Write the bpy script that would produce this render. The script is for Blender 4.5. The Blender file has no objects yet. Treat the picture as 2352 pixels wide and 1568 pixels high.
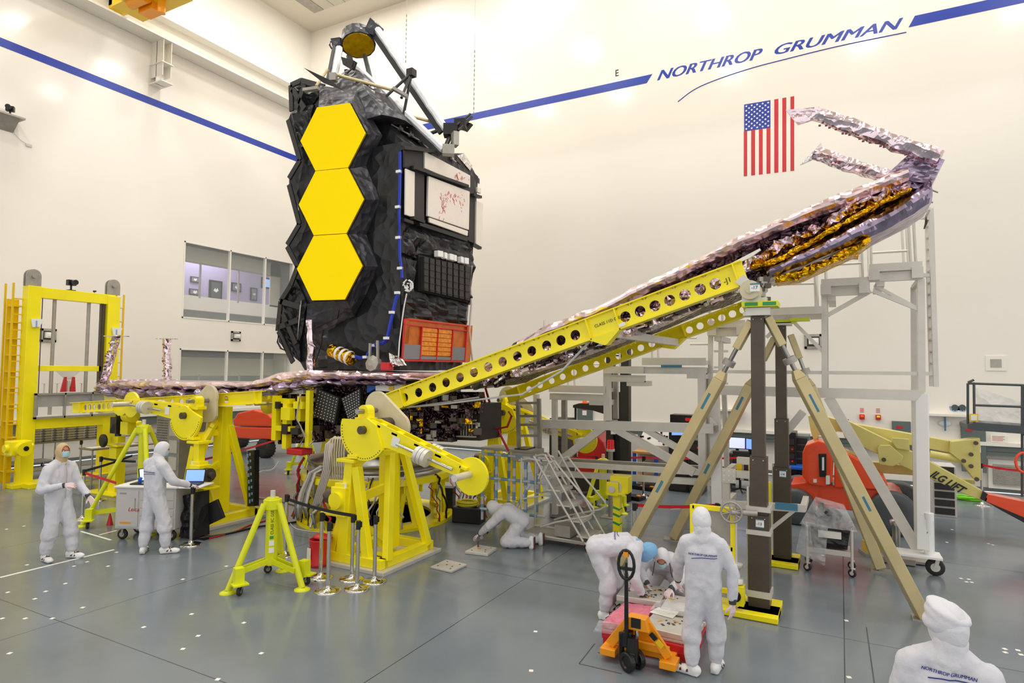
import bpy, math, random
from math import sin, cos, pi, radians, sqrt, atan2
from mathutils import Vector, Matrix, noise
random.seed(7)
V = Vector
# ---------------------------------------------------------------- camera
FPX = 1419.0
CAM = V((0, 0, 3.1))
RM = Matrix.Rotation(radians(28), 3, 'Z') @ Matrix.Rotation(radians(92.7), 3, 'X') @ Matrix.Rotation(0.011, 3, 'Z')
sc = bpy.context.scene
cd = bpy.data.cameras.new('camera')
cam = bpy.data.objects.new('camera', cd)
sc.collection.objects.link(cam)
cam.matrix_world = Matrix.Translation(CAM) @ RM.to_4x4()
cd.sensor_width = 36.0
cd.lens = FPX / 2352 * 36
cd.clip_start = 0.05
cd.clip_end = 200
sc.camera = cam
sc.view_settings.view_transform = 'Standard'
sc.view_settings.look = 'None'
sc.view_settings.gamma = 1
sc.view_settings.exposure = 0.12
# ---------------------------------------------------------------- world and lights
w = bpy.data.worlds.new('world')
sc.world = w
w.use_nodes = True
w.node_tree.nodes['Background'].inputs[0].default_value = (1.0, 0.985, 0.96, 1)
w.node_tree.nodes['Background'].inputs[1].default_value = 1.0
def area(name, loc, sx, sy, power, rot=(0, 0, 0), col=(1, 0.985, 0.955)):
    l = bpy.data.lights.new(name, 'AREA')
    l.shape = 'RECTANGLE'; l.size = sx; l.size_y = sy; l.energy = power; l.color = col
    o = bpy.data.objects.new(name, l)
    sc.collection.objects.link(o)
    o.location = loc; o.rotation_euler = rot
    return o
for ly in (18.2, 13.6, 8.4, 3.2):
    for lx in (-19.3, -15.6, -10.8, -4.8, 1.2, 7.0):
        area('ceiling_lamp', (lx + (0.6 if ly > 15 else 0), ly, 18.85), 0.9, 0.9, 150)
# ---------------------------------------------------------------- coordinate helpers (photo pixel -> point at a real distance)
def ray(px, py): return RM @ V(((px - 1176) / FPX, -(py - 784) / FPX, -1))
def at(px, py, D): return CAM + ray(px, py) * D
def onz(px, py, z=0.0):
    r = ray(px, py); return CAM + r * ((z - CAM.z) / r.z)
def onx(px, py, x):
    r = ray(px, py); return CAM + r * ((x - CAM.x) / r.x)
def ony(px, py, y):
    r = ray(px, py); return CAM + r * ((y - CAM.y) / r.y)
# ---------------------------------------------------------------- materials
def lin(c):
    c = c / 255.0
    return c / 12.92 if c <= 0.04045 else ((c + 0.055) / 1.055) ** 2.4
def rgb(r, g, b): return (lin(r), lin(g), lin(b), 1)
def mat(name, c, rough=0.5, metal=0.0, bump=0.0, bscale=20.0, var=0.0, vscale=5.0, coat=0.0, emit=0.0, alpha=1.0, trans=0.0, kind='noise', spec=0.5, dist=0.02):
    m = bpy.data.materials.new(name); m.use_nodes = True
    nt = m.node_tree; b = nt.nodes['Principled BSDF']
    col = rgb(*c)
    b.inputs['Base Color'].default_value = col
    b.inputs['Roughness'].default_value = rough
    b.inputs['Metallic'].default_value = metal
    b.inputs['Specular IOR Level'].default_value = spec
    b.inputs['Coat Weight'].default_value = coat
    b.inputs['Alpha'].default_value = alpha
    b.inputs['Transmission Weight'].default_value = trans
    if emit:
        b.inputs['Emission Color'].default_value = col
        b.inputs['Emission Strength'].default_value = emit
    tc = nt.nodes.new('ShaderNodeTexCoord')
    if bump:
        if kind == 'voro':
            t = nt.nodes.new('ShaderNodeTexVoronoi'); t.inputs['Scale'].default_value = bscale; o = t.outputs['Distance']
        elif kind == 'foil':
            n2 = nt.nodes.new('ShaderNodeTexNoise'); n2.inputs['Scale'].default_value = bscale * .4
            mx = nt.nodes.new('ShaderNodeVectorMath'); mx.operation = 'MULTIPLY_ADD'
            nt.links.new(tc.outputs['Object'], n2.inputs['Vector']); nt.links.new(n2.outputs['Color'], mx.inputs[0])
            mx.inputs[1].default_value = (.25, .25, .25); nt.links.new(tc.outputs['Object'], mx.inputs[2])
            t = nt.nodes.new('ShaderNodeTexVoronoi'); t.inputs['Scale'].default_value = bscale; t.feature = 'F1'
            nt.links.new(mx.outputs[0], t.inputs['Vector']); o = t.outputs['Distance']
        else:
            t = nt.nodes.new('ShaderNodeTexNoise'); t.inputs['Scale'].default_value = bscale; t.inputs['Detail'].default_value = 5; o = t.outputs[0]
        if kind != 'foil': nt.links.new(tc.outputs['Object'], t.inputs['Vector'])
        bp = nt.nodes.new('ShaderNodeBump'); bp.inputs['Strength'].default_value = bump; bp.inputs['Distance'].default_value = dist
        nt.links.new(o, bp.inputs['Height']); nt.links.new(bp.outputs[0], b.inputs['Normal'])
    if var:
        n = nt.nodes.new('ShaderNodeTexNoise'); n.inputs['Scale'].default_value = vscale; n.inputs['Detail'].default_value = 4
        nt.links.new(tc.outputs['Object'], n.inputs['Vector'])
        mr = nt.nodes.new('ShaderNodeMapRange'); mr.inputs[1].default_value = .3; mr.inputs[2].default_value = .7
        mr.inputs[3].default_value = 1 - var; mr.inputs[4].default_value = 1 + var
        nt.links.new(n.outputs[0], mr.inputs[0])
        vm = nt.nodes.new('ShaderNodeVectorMath'); vm.operation = 'SCALE'; vm.inputs[0].default_value = col[:3]
        nt.links.new(mr.outputs[0], vm.inputs['Scale']); nt.links.new(vm.outputs[0], b.inputs['Base Color'])
    return m
T = {}
T['wall'] = mat('wall_paint', (237, 231, 221), .13, bump=.05, bscale=3, var=.015, vscale=.4, spec=.35)
T['ceil'] = mat('ceiling_paint', (222, 214, 198), .6)
T['tile'] = mat('ceiling_tile', (205, 199, 184), .7, bump=.2, bscale=90)
T['blue'] = mat('blue_paint', (32, 58, 158), .3)
T['blueink'] = mat('blue_ink', (26, 44, 130), .6)
T['red'] = mat('red_paint', (200, 28, 38), .35)
T['stripe_red'] = mat('flag_red', (196, 40, 48), .4)
T['whitep'] = mat('white_paint', (236, 232, 222), .35)
T['yel'] = mat('yellow_paint', (253, 236, 16), .32, bump=.04, bscale=30, var=.05, vscale=2)
T['yeld'] = mat('amber_paint', (236, 196, 10), .35)
T['lime'] = mat('yellow_green_paint', (222, 226, 22), .32, var=.04)
T['alu'] = mat('aluminium', (214, 209, 200), .38, .3, bump=.05, bscale=60, var=.06, vscale=3)
T['alud'] = mat('dull_aluminium', (168, 163, 154), .42, .35, var=.1, vscale=6)
T['chrome'] = mat('chrome', (205, 202, 196), .12, 1)
T['steel'] = mat('brushed_steel', (160, 158, 154), .3, .9, var=.1)
T['gold'] = mat('mirror_gold', (255, 222, 2), .34, .8, spec=.3)
T['smgold'] = mat('secondary_gold', (255, 196, 8), .08, .6, var=.3, vscale=7)
T['kgold'] = mat('gold_foil', (232, 176, 20), .18, 1, bump=.9, bscale=11, kind='foil', dist=.05)
T['pink'] = mat('pink_foil', (238, 218, 226), .16, 1, bump=.5, bscale=8, kind='foil', dist=.05, var=.22, vscale=5)
T['purple'] = mat('purple_foil', (166, 150, 172), .22, 1, bump=.4, bscale=5, kind='foil', dist=.06, var=.35, vscale=4)
T['rose'] = mat('rose_brown_foil', (226, 202, 204), .24, 1, bump=.28, bscale=4, kind='foil', dist=.05, var=.3, vscale=3)
T['dfoil'] = mat('dark_foil', (84, 68, 76), .22, 1, bump=.9, bscale=12, kind='foil', dist=.06, var=.5, vscale=8)
T['silver'] = mat('silver_foil', (225, 222, 220), .18, 1, bump=.8, bscale=9, kind='foil', dist=.04)
T['blk'] = mat('black_blanket', (34, 34, 38), .33, .25, bump=.7, bscale=4, kind='foil', dist=.06, var=.3, vscale=2)
T['blk2'] = mat('black_blanket_grey', (62, 62, 68), .36, .3, bump=.8, bscale=5, kind='foil', dist=.05, var=.25, vscale=3)
T['black'] = mat('black_plastic', (18, 18, 20), .35)
T['satin'] = mat('black_satin', (40, 38, 37), .5, var=.1)
T['void'] = mat('dark_interior', (8, 8, 9), .7)
T['bolt'] = mat('dark_anodised_column', (84, 74, 64), .4, .3, var=.1)
T['bronze'] = mat('gold_anodised_leg', (204, 186, 138), .36, .3, var=.12, vscale=2)
T['tan'] = mat('tan_plate', (212, 200, 168), .5, var=.06)
T['cream'] = mat('cream_boom_paint', (212, 200, 118), .38, var=.04)
T['orange'] = mat('orange_body_paint', (238, 74, 22), .3, coat=.4)
T['amber'] = mat('orange_yellow_paint', (244, 156, 16), .35)
T['rubber'] = mat('rubber', (44, 42, 40), .7, bump=.4, bscale=30)
T['suit'] = mat('white_coverall', (212, 211, 218), .75, bump=.7, bscale=7, spec=.2, dist=.03)
T['hood'] = mat('white_hood', (220, 219, 224), .75, bump=.3, bscale=25, spec=.2)
T['tanhood'] = mat('tan_hood', (206, 176, 130), .75, bump=.3, bscale=25)
T['bluecap'] = mat('blue_cap', (128, 180, 222), .75, bump=.4, bscale=25)
T['mask'] = mat('mask_blue', (176, 214, 226), .8)
T['skin'] = mat('skin', (186, 120, 92), .5)
T['hair'] = mat('dark_hair', (40, 28, 24), .6)
T['glove'] = mat('glove', (232, 208, 206), .5)
T['cuff'] = mat('dark_cuff', (60, 62, 66), .6)
T['strap'] = mat('brown_strap', (84, 48, 48), .6)
T['white'] = mat('white_plastic', (238, 238, 236), .4)
T['cart'] = mat('cart_enamel', (206, 202, 198), .4)
T['grey'] = mat('grey_plastic', (120, 122, 124), .5)
T['dgrey'] = mat('dark_grey_paint', (72, 78, 80), .5)
T['panelg'] = mat('grey_green_panel', (96, 106, 102), .5)
T['scr'] = mat('screen_blue', (120, 160, 235), .3, emit=.9)
T['scrw'] = mat('screen_white', (196, 204, 246), .3, emit=.9)
T['kapton'] = mat('amber_film', (226, 140, 30), .25, .2, var=.25, vscale=14, spec=.6)
T['orangefilm'] = mat('orange_film', (196, 104, 30), .25, .3, var=.2, vscale=5)
T['tape'] = mat('blue_tape', (70, 130, 160), .5)
T['tapeb'] = mat('pale_blue_tape', (130, 170, 205), .5)
T['green'] = mat('green_tape', (40, 150, 80), .5)
T['hose'] = mat('green_hose', (130, 220, 30), .45)
T['yhose'] = mat('yellow_hose', (222, 206, 40), .4)
T['wire'] = mat('white_cable', (206, 196, 190), .5)
T['bwire'] = mat('blue_cable', (30, 60, 190), .4)
T['rwire'] = mat('red_cable', (180, 24, 30), .45)
T['belt'] = mat('black_belt', (26, 28, 30), .6)
T['redbelt'] = mat('red_belt', (214, 18, 40), .5)
T['wood'] = mat('bench_wood', (196, 150, 84), .5)
T['bluep'] = mat('blue_frame', (26, 92, 196), .4)
T['paper'] = mat('paper', (240, 238, 226), .7)
T['lavender'] = mat('gallery_wall', (176, 168, 196), .6)
T['officegreen'] = mat('grey_green_wall', (190, 190, 170), .6)
T['officegrey'] = mat('office_dark_grey', (110, 112, 106), .6)
T['pinkwrap'] = mat('pink_wrap', (216, 120, 140), .35, bump=.6, bscale=18)
T['lamp_red'] = mat('red_lens', (200, 20, 30), .2, emit=.25)
T['lamp_or'] = mat('orange_lens', (240, 100, 10), .2, emit=.3)
T['plast'] = mat('clear_plastic_film', (235, 235, 238), .12, alpha=.22, bump=1.0, bscale=9, kind='foil', dist=.05)
T['glass'] = mat('window_glass', (230, 236, 238), .03, alpha=.10)
T['screenpanel'] = mat('acrylic', (236, 240, 240), .05, alpha=.14)
T['frost'] = mat('plastic_wrapped_tube', (205, 208, 212), .35, bump=.3, bscale=30)
# ---------------------------------------------------------------- mesh builder
def frame(d, up=V((0, 0, 1))):
    d = d.normalized()
    if abs(d.dot(up)) > .999: up = V((0, 1, 0))
    s = d.cross(up).normalized()
    return s, s.cross(d).normalized()
class M:
    def __init__(s): s.v = []; s.f = []; s.mi = []; s.m = 0; s.sm = []; s.s = False
    def mat(s, i): s.m = i; return s
    def smooth(s, b=True): s.s = b; return s
    def add(s, vs, fs):
        n = len(s.v); s.v += [V(p) for p in vs]
        for f in fs: s.f.append([n + i for i in f]); s.mi.append(s.m); s.sm.append(s.s)
        return s
    def hexa(s, p): return s.add(p, [(3, 2, 1, 0), (4, 5, 6, 7), (0, 1, 5, 4), (1, 2, 6, 5), (2, 3, 7, 6), (3, 0, 4, 7)])
    def box(s, x0, x1, y0, y1, z0, z1):
        return s.hexa([(x0, y0, z0), (x1, y0, z0), (x1, y1, z0), (x0, y1, z0), (x0, y0, z1), (x1, y0, z1), (x1, y1, z1), (x0, y1, z1)])
    def cb(s, c, d, rz=0, R=None):
        c = V(c); R = R or Matrix.Rotation(rz, 3, 'Z')
        h = V(d) / 2
        return s.hexa([c + R @ V((a * h.x, b * h.y, e * h.z)) for e in (-1, 1) for a, b in ((-1, -1), (1, -1), (1, 1), (-1, 1))])
    def bar(s, p0, p1, wd, ht=None, up=V((0, 0, 1)), wd1=None, ht1=None):
        p0 = V(p0); p1 = V(p1); ht = ht or wd; wd1 = wd1 or wd; ht1 = ht1 or ht
        a, b = frame(p1 - p0, V(up))
        q = [p + a * i * w_ / 2 + b * j * h_ / 2 for p, w_, h_ in ((p0, wd, ht), (p1, wd1, ht1)) for i, j in ((-1, -1), (1, -1), (1, 1), (-1, 1))]
        return s.hexa(q)
    def tube(s, p0, p1, r, r1=None, n=10, cap=True):
        p0 = V(p0); p1 = V(p1); r1 = r if r1 is None else r1
        a, b = frame(p1 - p0)
        o = s.s
        vs = [p + (a * cos(2 * pi * i / n) + b * sin(2 * pi * i / n)) * q for p, q in ((p0, r), (p1, r1)) for i in range(n)]
        s.s = True
        s.add(vs, [(i, (i + 1) % n, n + (i + 1) % n, n + i) for i in range(n)])
        s.s = False
        if cap: s.add(vs, [tuple(range(n))[::-1], tuple(range(n, 2 * n))])
        s.s = o
        return s
    def path(s, pts, r, n=6, up=V((0, 0, 1))):
        pts = [V(p) for p in pts]; vs = []; k = len(pts)
        for i, p in enumerate(pts):
            d = pts[min(i + 1, k - 1)] - pts[max(i - 1, 0)]
            if d.length < 1e-6: d = V((0, 0, 1))
            a, b = frame(d, up); rr = r[i] if isinstance(r, (list, tuple)) else r
            vs += [p + (a * cos(2 * pi * j / n) + b * sin(2 * pi * j / n)) * rr for j in range(n)]
        o = s.s; s.s = True
        s.add(vs, [(i * n + j, i * n + (j + 1) % n, (i + 1) * n + (j + 1) % n, (i + 1) * n + j) for i in range(k - 1) for j in range(n)])
        s.s = False
        s.add(vs, [tuple(range(n))[::-1], tuple(range((k - 1) * n, k * n))]); s.s = o
        return s
    def prism(s, pts, t):          # planar polygon (3D points) extruded by vector t
        pts = [V(p) for p in pts]; t = V(t); n = len(pts)
        return s.add(pts + [p + t for p in pts], [tuple(range(n))[::-1], tuple(range(n, 2 * n))] + [(i, (i + 1) % n, n + (i + 1) % n, n + i) for i in range(n)])
    def lathe(s, prof, c=(0, 0, 0), ax=(0, 0, 1), n=20, smooth=True):
        c = V(c); ax = V(ax).normalized(); a, b = frame(ax)
        vs = [c + ax * h + (a * cos(2 * pi * i / n) + b * sin(2 * pi * i / n)) * max(r, 1e-4) for r, h in prof for i in range(n)]
        k = len(prof); o = s.s; s.s = smooth
        s.add(vs, [(i * n + j, i * n + (j + 1) % n, (i + 1) * n + (j + 1) % n, (i + 1) * n + j) for i in range(k - 1) for j in range(n)])
        s.s = False; s.add(vs, [tuple(range(n))[::-1], tuple(range((k - 1) * n, k * n))]); s.s = o
        return s
    def ball(s, c, r, n=12, R=None):
        c = V(c); r = V(r) if not isinstance(r, (int, float)) else V((r, r, r)); R = R or Matrix.Identity(3)
        k = n // 2 + 1; vs = []
        for i in range(k):
            th = pi * i / (k - 1)
            for j in range(n):
                ph = 2 * pi * j / n
                vs.append(c + R @ V((r.x * max(sin(th), 1e-3) * cos(ph), r.y * max(sin(th), 1e-3) * sin(ph), r.z * cos(th))))
        o = s.s; s.s = True
        s.add(vs, [(i * n + j, (i + 1) * n + j, (i + 1) * n + (j + 1) % n, i * n + (j + 1) % n) for i in range(k - 1) for j in range(n)])
        s.s = o
        return s
    def loft(s, rings, closed=True, cap=True):
        n = len(rings[0]); k = len(rings)
        vs = [p for r in rings for p in r]
        m = n if closed else n - 1
        s.add(vs, [(i * n + j, i * n + (j + 1) % n, (i + 1) * n + (j + 1) % n, (i + 1) * n + j) for i in range(k - 1) for j in range(m)])
        if cap and closed: s.add(vs, [tuple(range(n))[::-1], tuple(range((k - 1) * n, k * n))])
        return s
    def holed(s, o, du, dv, L, H_, holes, t, nseg=16):
        # plate of length L, height H_ with round holes [(u, r)], origin o (lower edge), thickness vector t
        o = V(o); du = V(du).normalized(); dv = V(dv).normalized(); t = V(t)
        P = lambda u, v, k: o + du * u + dv * v + t * k
        us = [0.0]
        for u, r in holes:
            us += [u - r * 1.3, u + r * 1.3]
        us.append(L)
        for i in range(0, len(us), 2):
            a, b = us[i], us[i + 1]
            s.hexa([P(a, 0, 0), P(b, 0, 0), P(b, 0, 1), P(a, 0, 1), P(a, H_, 0), P(b, H_, 0), P(b, H_, 1), P(a, H_, 1)])
        for u, r in holes:
            cv = H_ / 2; hw = r * 1.3; ring = []; out = []
            for j in range(nseg):
                an = 2 * pi * j / nseg
                c_, s_ = cos(an), sin(an)
                ring.append((u + r * c_, cv + r * s_))
                k = 1 / max(abs(c_), abs(s_))
                out.append((u + hw * c_ * k, cv + cv * s_ * k))
            for j in range(nseg):
                q = (j + 1) % nseg
                A = [ring[j], ring[q], out[q], out[j]]
                s.add([P(x, y, kk) for kk in (0, 1) for x, y in A], [(0, 1, 2, 3), (7, 6, 5, 4), (0, 4, 5, 1), (2, 6, 7, 3)])
        return s
    def split(s, name, m, parent=None, **k):     # one object per connected piece
        par = list(range(len(s.v)))
        def find(a):
            while par[a] != a: par[a] = par[par[a]]; a = par[a]
            return a
        for f in s.f:
            for i in f[1:]: par[find(i)] = find(f[0])
        grp = {}
        for fi, f in enumerate(s.f): grp.setdefault(find(f[0]), []).append(fi)
        for fl in grp.values():
            q = M(); mp = {}
            for fi in fl:
                g = []
                for i in s.f[fi]:
                    if i not in mp: mp[i] = len(q.v); q.v.append(s.v[i])
                    g.append(mp[i])
                q.f.append(g); q.mi.append(s.mi[fi]); q.sm.append(s.sm[fi])
            q.build(name, m, parent, **k)
    def build(s, name, m, parent=None, bevel=0, jit=0, sub=0, origin=None, seed=1):
        off = V((0, 0, 0)); q = parent
        while q is not None: off += q.location; q = q.parent
        if parent is None and origin is not None: off = V(origin)
        me = bpy.data.meshes.new(name)
        vs = s.v
        me.from_pydata([p - off for p in vs], [], s.f)
        ms = m if isinstance(m, (list, tuple)) else [m]
        for q in ms: me.materials.append(T[q] if isinstance(q, str) else q)
        me.polygons.foreach_set('material_index', s.mi)
        me.polygons.foreach_set('use_smooth', s.sm)
        me.update()
        o = bpy.data.objects.new(name, me)
        sc.collection.objects.link(o)
        if parent is not None: o.parent = parent
        elif origin is not None: o.location = off
        if bevel:
            b = o.modifiers.new('bevel', 'BEVEL'); b.width = bevel; b.segments = 2; b.limit_method = 'ANGLE'
        return o
def tag(o, label=None, cat=None, group=None, kind=None):
    if label: o['label'] = label
    if cat: o['category'] = cat
    if group: o['group'] = group
    if kind: o['kind'] = kind
    return o
def empty(name, loc, label=None, cat=None, group=None):
    o = bpy.data.objects.new(name, None); sc.collection.objects.link(o)
    o.location = V(loc); o.empty_display_size = .2
    return tag(o, label, cat, group)
def copy_tree(o, parent=None):
    c = o.copy(); sc.collection.objects.link(c)
    if parent is not None: c.parent = parent
    for ch in o.children: copy_tree(ch, c)
    return c
def dup(o, loc, rz=0, label=None):
    bpy.context.view_layer.update()
    c = copy_tree(o); c.location = V(loc); c.rotation_euler = (0, 0, rz)
    if label: c['label'] = label
    return c
def struct(o): o['kind'] = 'structure'; return o
def text_mesh(body, size, m, du, dv, origin, shear=0.0, extrude=.002, bold=0.0, stretch=1.0, align='LEFT'):
    cu = bpy.data.curves.new('txt', 'FONT'); cu.body = body; cu.size = size; cu.shear = shear
    cu.extrude = extrude; cu.offset = bold; cu.align_x = align; cu.resolution_u = 3
    ob = bpy.data.objects.new('txt', cu); sc.collection.objects.link(ob)
    bpy.context.view_layer.update()
    me = bpy.data.meshes.new_from_object(ob.evaluated_get(bpy.context.evaluated_depsgraph_get()))
    vs = [v.co.copy() for v in me.vertices]; fs = [tuple(p.vertices) for p in me.polygons]
    bpy.data.objects.remove(ob); bpy.data.curves.remove(cu); bpy.data.meshes.remove(me)
    du = V(du).normalized(); dv = V(dv).normalized(); dn = du.cross(dv)
    o = V(origin)
    if callable(stretch): return [stretch(v) for v in vs], fs
    return [o + du * v.x * stretch + dv * v.y + dn * v.z for v in vs], fs
def crumple(vs, amp, sc_=3.0, seed=0.0):
    out = []
    for p in vs:
        q = V(p) * sc_ + V((seed, seed * 1.7, -seed))
        out.append(V(p) + (noise.noise_vector(q) + noise.noise_vector(q * 2.7) * .5) * amp)
    return out
def lerp(a, b, t): return a + (b - a) * t
# ================================================================ ROOM
XL, YR, ZC = -22.0, 20.7, 19.0
# floor material: grey epoxy with faint mottling, slab seams
def floor_material():
    m = bpy.data.materials.new('epoxy_floor'); m.use_nodes = True; nt = m.node_tree; b = nt.nodes['Principled BSDF']; L = nt.links.new
    tc = nt.nodes.new('ShaderNodeTexCoord'); n = nt.nodes.new('ShaderNodeTexNoise'); n.inputs['Scale'].default_value = .5; n.inputs['Detail'].default_value = 6
    L(tc.outputs['Object'], n.inputs['Vector'])
    cr = nt.nodes.new('ShaderNodeValToRGB'); cr.color_ramp.elements[0].position = .3; cr.color_ramp.elements[1].position = .7
    cr.color_ramp.elements[0].color = rgb(110, 119, 126); cr.color_ramp.elements[1].color = rgb(128, 136, 142)
    L(n.outputs[0], cr.inputs[0])
    br = nt.nodes.new('ShaderNodeTexBrick'); br.inputs['Scale'].default_value = 1; br.offset = 0
    br.inputs['Brick Width'].default_value = 4.2; br.inputs['Row Height'].default_value = 4.2; br.inputs['Mortar Size'].default_value = .006
    br.inputs['Mortar Smooth'].default_value = 0
    L(tc.outputs['Object'], br.inputs['Vector']); L(cr.outputs[0], br.inputs['Color1']); L(cr.outputs[0], br.inputs['Color2'])
    br.inputs['Mortar'].default_value = rgb(60, 66, 70)
    L(br.outputs['Color'], b.inputs['Base Color'])
    b.inputs['Roughness'].default_value = .18; b.inputs['Specular IOR Level'].default_value = .45
    n2 = nt.nodes.new('ShaderNodeTexNoise'); n2.inputs['Scale'].default_value = 2.2; n2.inputs['Detail'].default_value = 3
    L(tc.outputs['Object'], n2.inputs['Vector'])
    bp = nt.nodes.new('ShaderNodeBump'); bp.inputs['Strength'].default_value = .12; bp.inputs['Distance'].default_value = .05
    L(n2.outputs[0], bp.inputs['Height']); L(bp.outputs[0], b.inputs['Normal'])
    return m
T['floor'] = floor_material()
struct(M().box(XL, 12, -8, YR, -.2, 0).build('floor', 'floor'))
# left wall with two window openings
W1 = (14.72, 20.05, 4.96, 7.9); W2 = (14.69, 20.05, 1.95, 3.8)
m = M()
m.box(XL - .25, XL, -8, W1[0], 1.25, ZC); m.box(XL - .25, XL, W1[1], YR, 1.25, ZC)
m.box(XL - .25, XL, W1[0], W1[1], W1[3], ZC); m.box(XL - .25, XL, W1[0], W1[1], W2[3], W1[2]); m.box(XL - .25, XL, W1[0], W1[1], 1.25, W2[2])
m.box(XL - .45, XL - .25, -8, YR, 0, 1.25)
struct(m.build('wall_left', 'wall'))
m = M(); m.box(XL - .25, 12, YR, YR + .25, 1.2, ZC); m.box(XL - .25, 12, YR + .2, YR + .45, 0, 1.2)
struct(m.build('wall_right', 'wall'))
struct(M().box(XL - 1, 12, -8, YR + .3, ZC, ZC + .2).build('ceiling', 'ceil'))
m = M()
for i in range(9):
    for j in range(9):
        x = -20.6 + i * 1.26; y = 19.55 - j * 1.26
        m.mat((i * 3 + j * 5) % 4 == 0 and 1 or 0)
        d = .05 if (i + j) % 2 else .03
        m.box(x, x + .57, y - 1.2, y, ZC - d, ZC + .02); m.mat(0); m.box(x + .63, x + 1.2, y - 1.2, y, ZC - .03, ZC + .02)
struct(m.build('trim_ceiling_tiles', ['tile', 'alud']))
# wall ledges, soffits and base strips
m = M(); m.mat(0); m.box(XL, XL + .12, -8, YR, 1.32, 1.43)
m.mat(1); m.box(XL - .2, XL + .06, -8, YR, 1.04, 1.32); m.mat(1); m.box(XL - .26, XL - .2, -8, YR, 0, .1)
struct(m.build('trim_left', ['whitep', 'panelg', 'black']))
m = M(); m.mat(0); m.box(XL, 12, YR - .12, YR, 1.24, 1.34)
m.mat(1); m.box(XL, 12, YR - .06, YR + .2, .98, 1.24); m.box(XL, 12, YR - .08, YR, 1.1, 1.115); m.mat(1); m.box(XL, 12, YR + .16, YR + .2, 0, .1)
struct(m.build('trim_right', ['whitep', 'panelg', 'black']))
# crane rail along the left wall
m = M()
m.box(XL + .02, XL + .75, -8, YR - .1, 14.86, 14.93); m.box(XL + .3, XL + .36, -8, YR - .1, 14.93, 15.6); m.box(XL + .02, XL + .78, -8, YR - .1, 15.6, 15.68)
for yy in range(-7, 21, 1): m.box(XL + .74, XL + .76, yy, yy + .015, 15.68, 15.86)
m.box(XL + .745, XL + .755, -8, YR - .1, 15.85, 15.865)
for yy in (1.8, 7.6, 13.35):
    m.box(XL, XL + .7, yy - .16, yy - .14, 13.55, 14.86); m.box(XL, XL + .7, yy + .14, yy + .16, 13.55, 14.86); m.box(XL + .3, XL + .33, yy - .16, yy + .16, 13.3, 15.6)
    m.box(XL, XL + .75, yy - .22, yy + .22, 13.3, 13.34); m.box(XL, XL + .75, yy - .22, yy + .22, 14.0, 14.03)
struct(m.build('trim_crane_rail', 'whitep'))
# blue wall stripes
m = M(); m.prism([(XL + .001, -8, 12.58), (XL + .001, YR, 12.6), (XL + .001, YR, 12.86), (XL + .001, -8, 12.84)], (.006, 0, 0))
struct(m.build('trim_stripe_left', 'blue'))
yw = YR - .006
m = M()
m.prism([(XL, yw, 13.1), (-5.82, yw, 13.12), (-5.62, yw, 13.4), (XL, yw, 13.38)], (0, .005, 0))
m.prism([(1.86, yw, 13.13), (12, yw, 13.15), (12, yw, 13.45), (2.02, yw, 13.43)], (0, .005, 0))
struct(m.build('trim_stripe_right', 'blue'))
# company lettering on the right wall
def word_fit(body, p_bl, width, height, shear, bold, m, mi=0, du=V((1, 0, 0)), dv=V((0, 0, 1)), lift=V((0, -.012, 0)), thick=False):
    vs, fs = text_mesh(body, 1.0, None, (1, 0, 0), (0, 1, 0), (0, 0, 0), shear=shear, extrude=.0, bold=bold)
    x0 = min(v.x for v in vs); x1 = max(v.x for v in vs); y0 = min(v.y for v in vs); y1 = max(v.y for v in vs)
    p = V(p_bl)
    m.mat(mi)
    for k, e in enumerate((0, .055, .11) if thick else (0,)):
        m.add([p + du * ((v.x - x0) / (x1 - x0) * (width - (.11 * height if thick else 0)) + e * height) + dv * ((v.y - y0) / (y1 - y0) * height) + lift * (.15 + .08 * k) for v in vs], fs)
    return m
lett = M()
word_fit('NORTHROP', (-5.46, YR, 13.13), 3.40, .34, .38, 0, lett, thick=True)
word_fit('GRUMMAN', (-1.72, YR, 13.15), 3.46, .31, .38, 0, lett, thick=True)
pts = [(1557, 233.5), (1594, 206), (1643, 184), (1724, 157), (1805, 135.6), (1926, 106), (2081.5, 74)]
cv = [ony(*p, YR - .004) for p in pts]
sm = []
for i in range(len(cv) - 1):
    p0 = cv[max(i - 1, 0)]; p1 = cv[i]; p2 = cv[i + 1]; p3 = cv[min(i + 2, len(cv) - 1)]
    for k in range(6):
        t = k / 6; sm.append(.5 * ((2 * p1) + (p2 - p0) * t + (2 * p0 - 5 * p1 + 4 * p2 - p3) * t * t + (3 * p1 - p0 - 3 * p2 + p3) * t ** 3))
sm.append(cv[-1]); lett.path(sm, .016, 4)
tag(lett.build('wall_lettering', 'blue', origin=(-2, YR, 13)), 'large blue slanted company name with a curved underline on the cream wall', 'sign')
m = M(); word_fit('E', ony(1413.5, 176, YR), .12, .24, 0, .02, m)
tag(m.build('wall_letter', 'black', origin=(-6.9, YR, 13.7)), 'single black capital letter above the blue stripe, left of the company name', 'sign')
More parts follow.
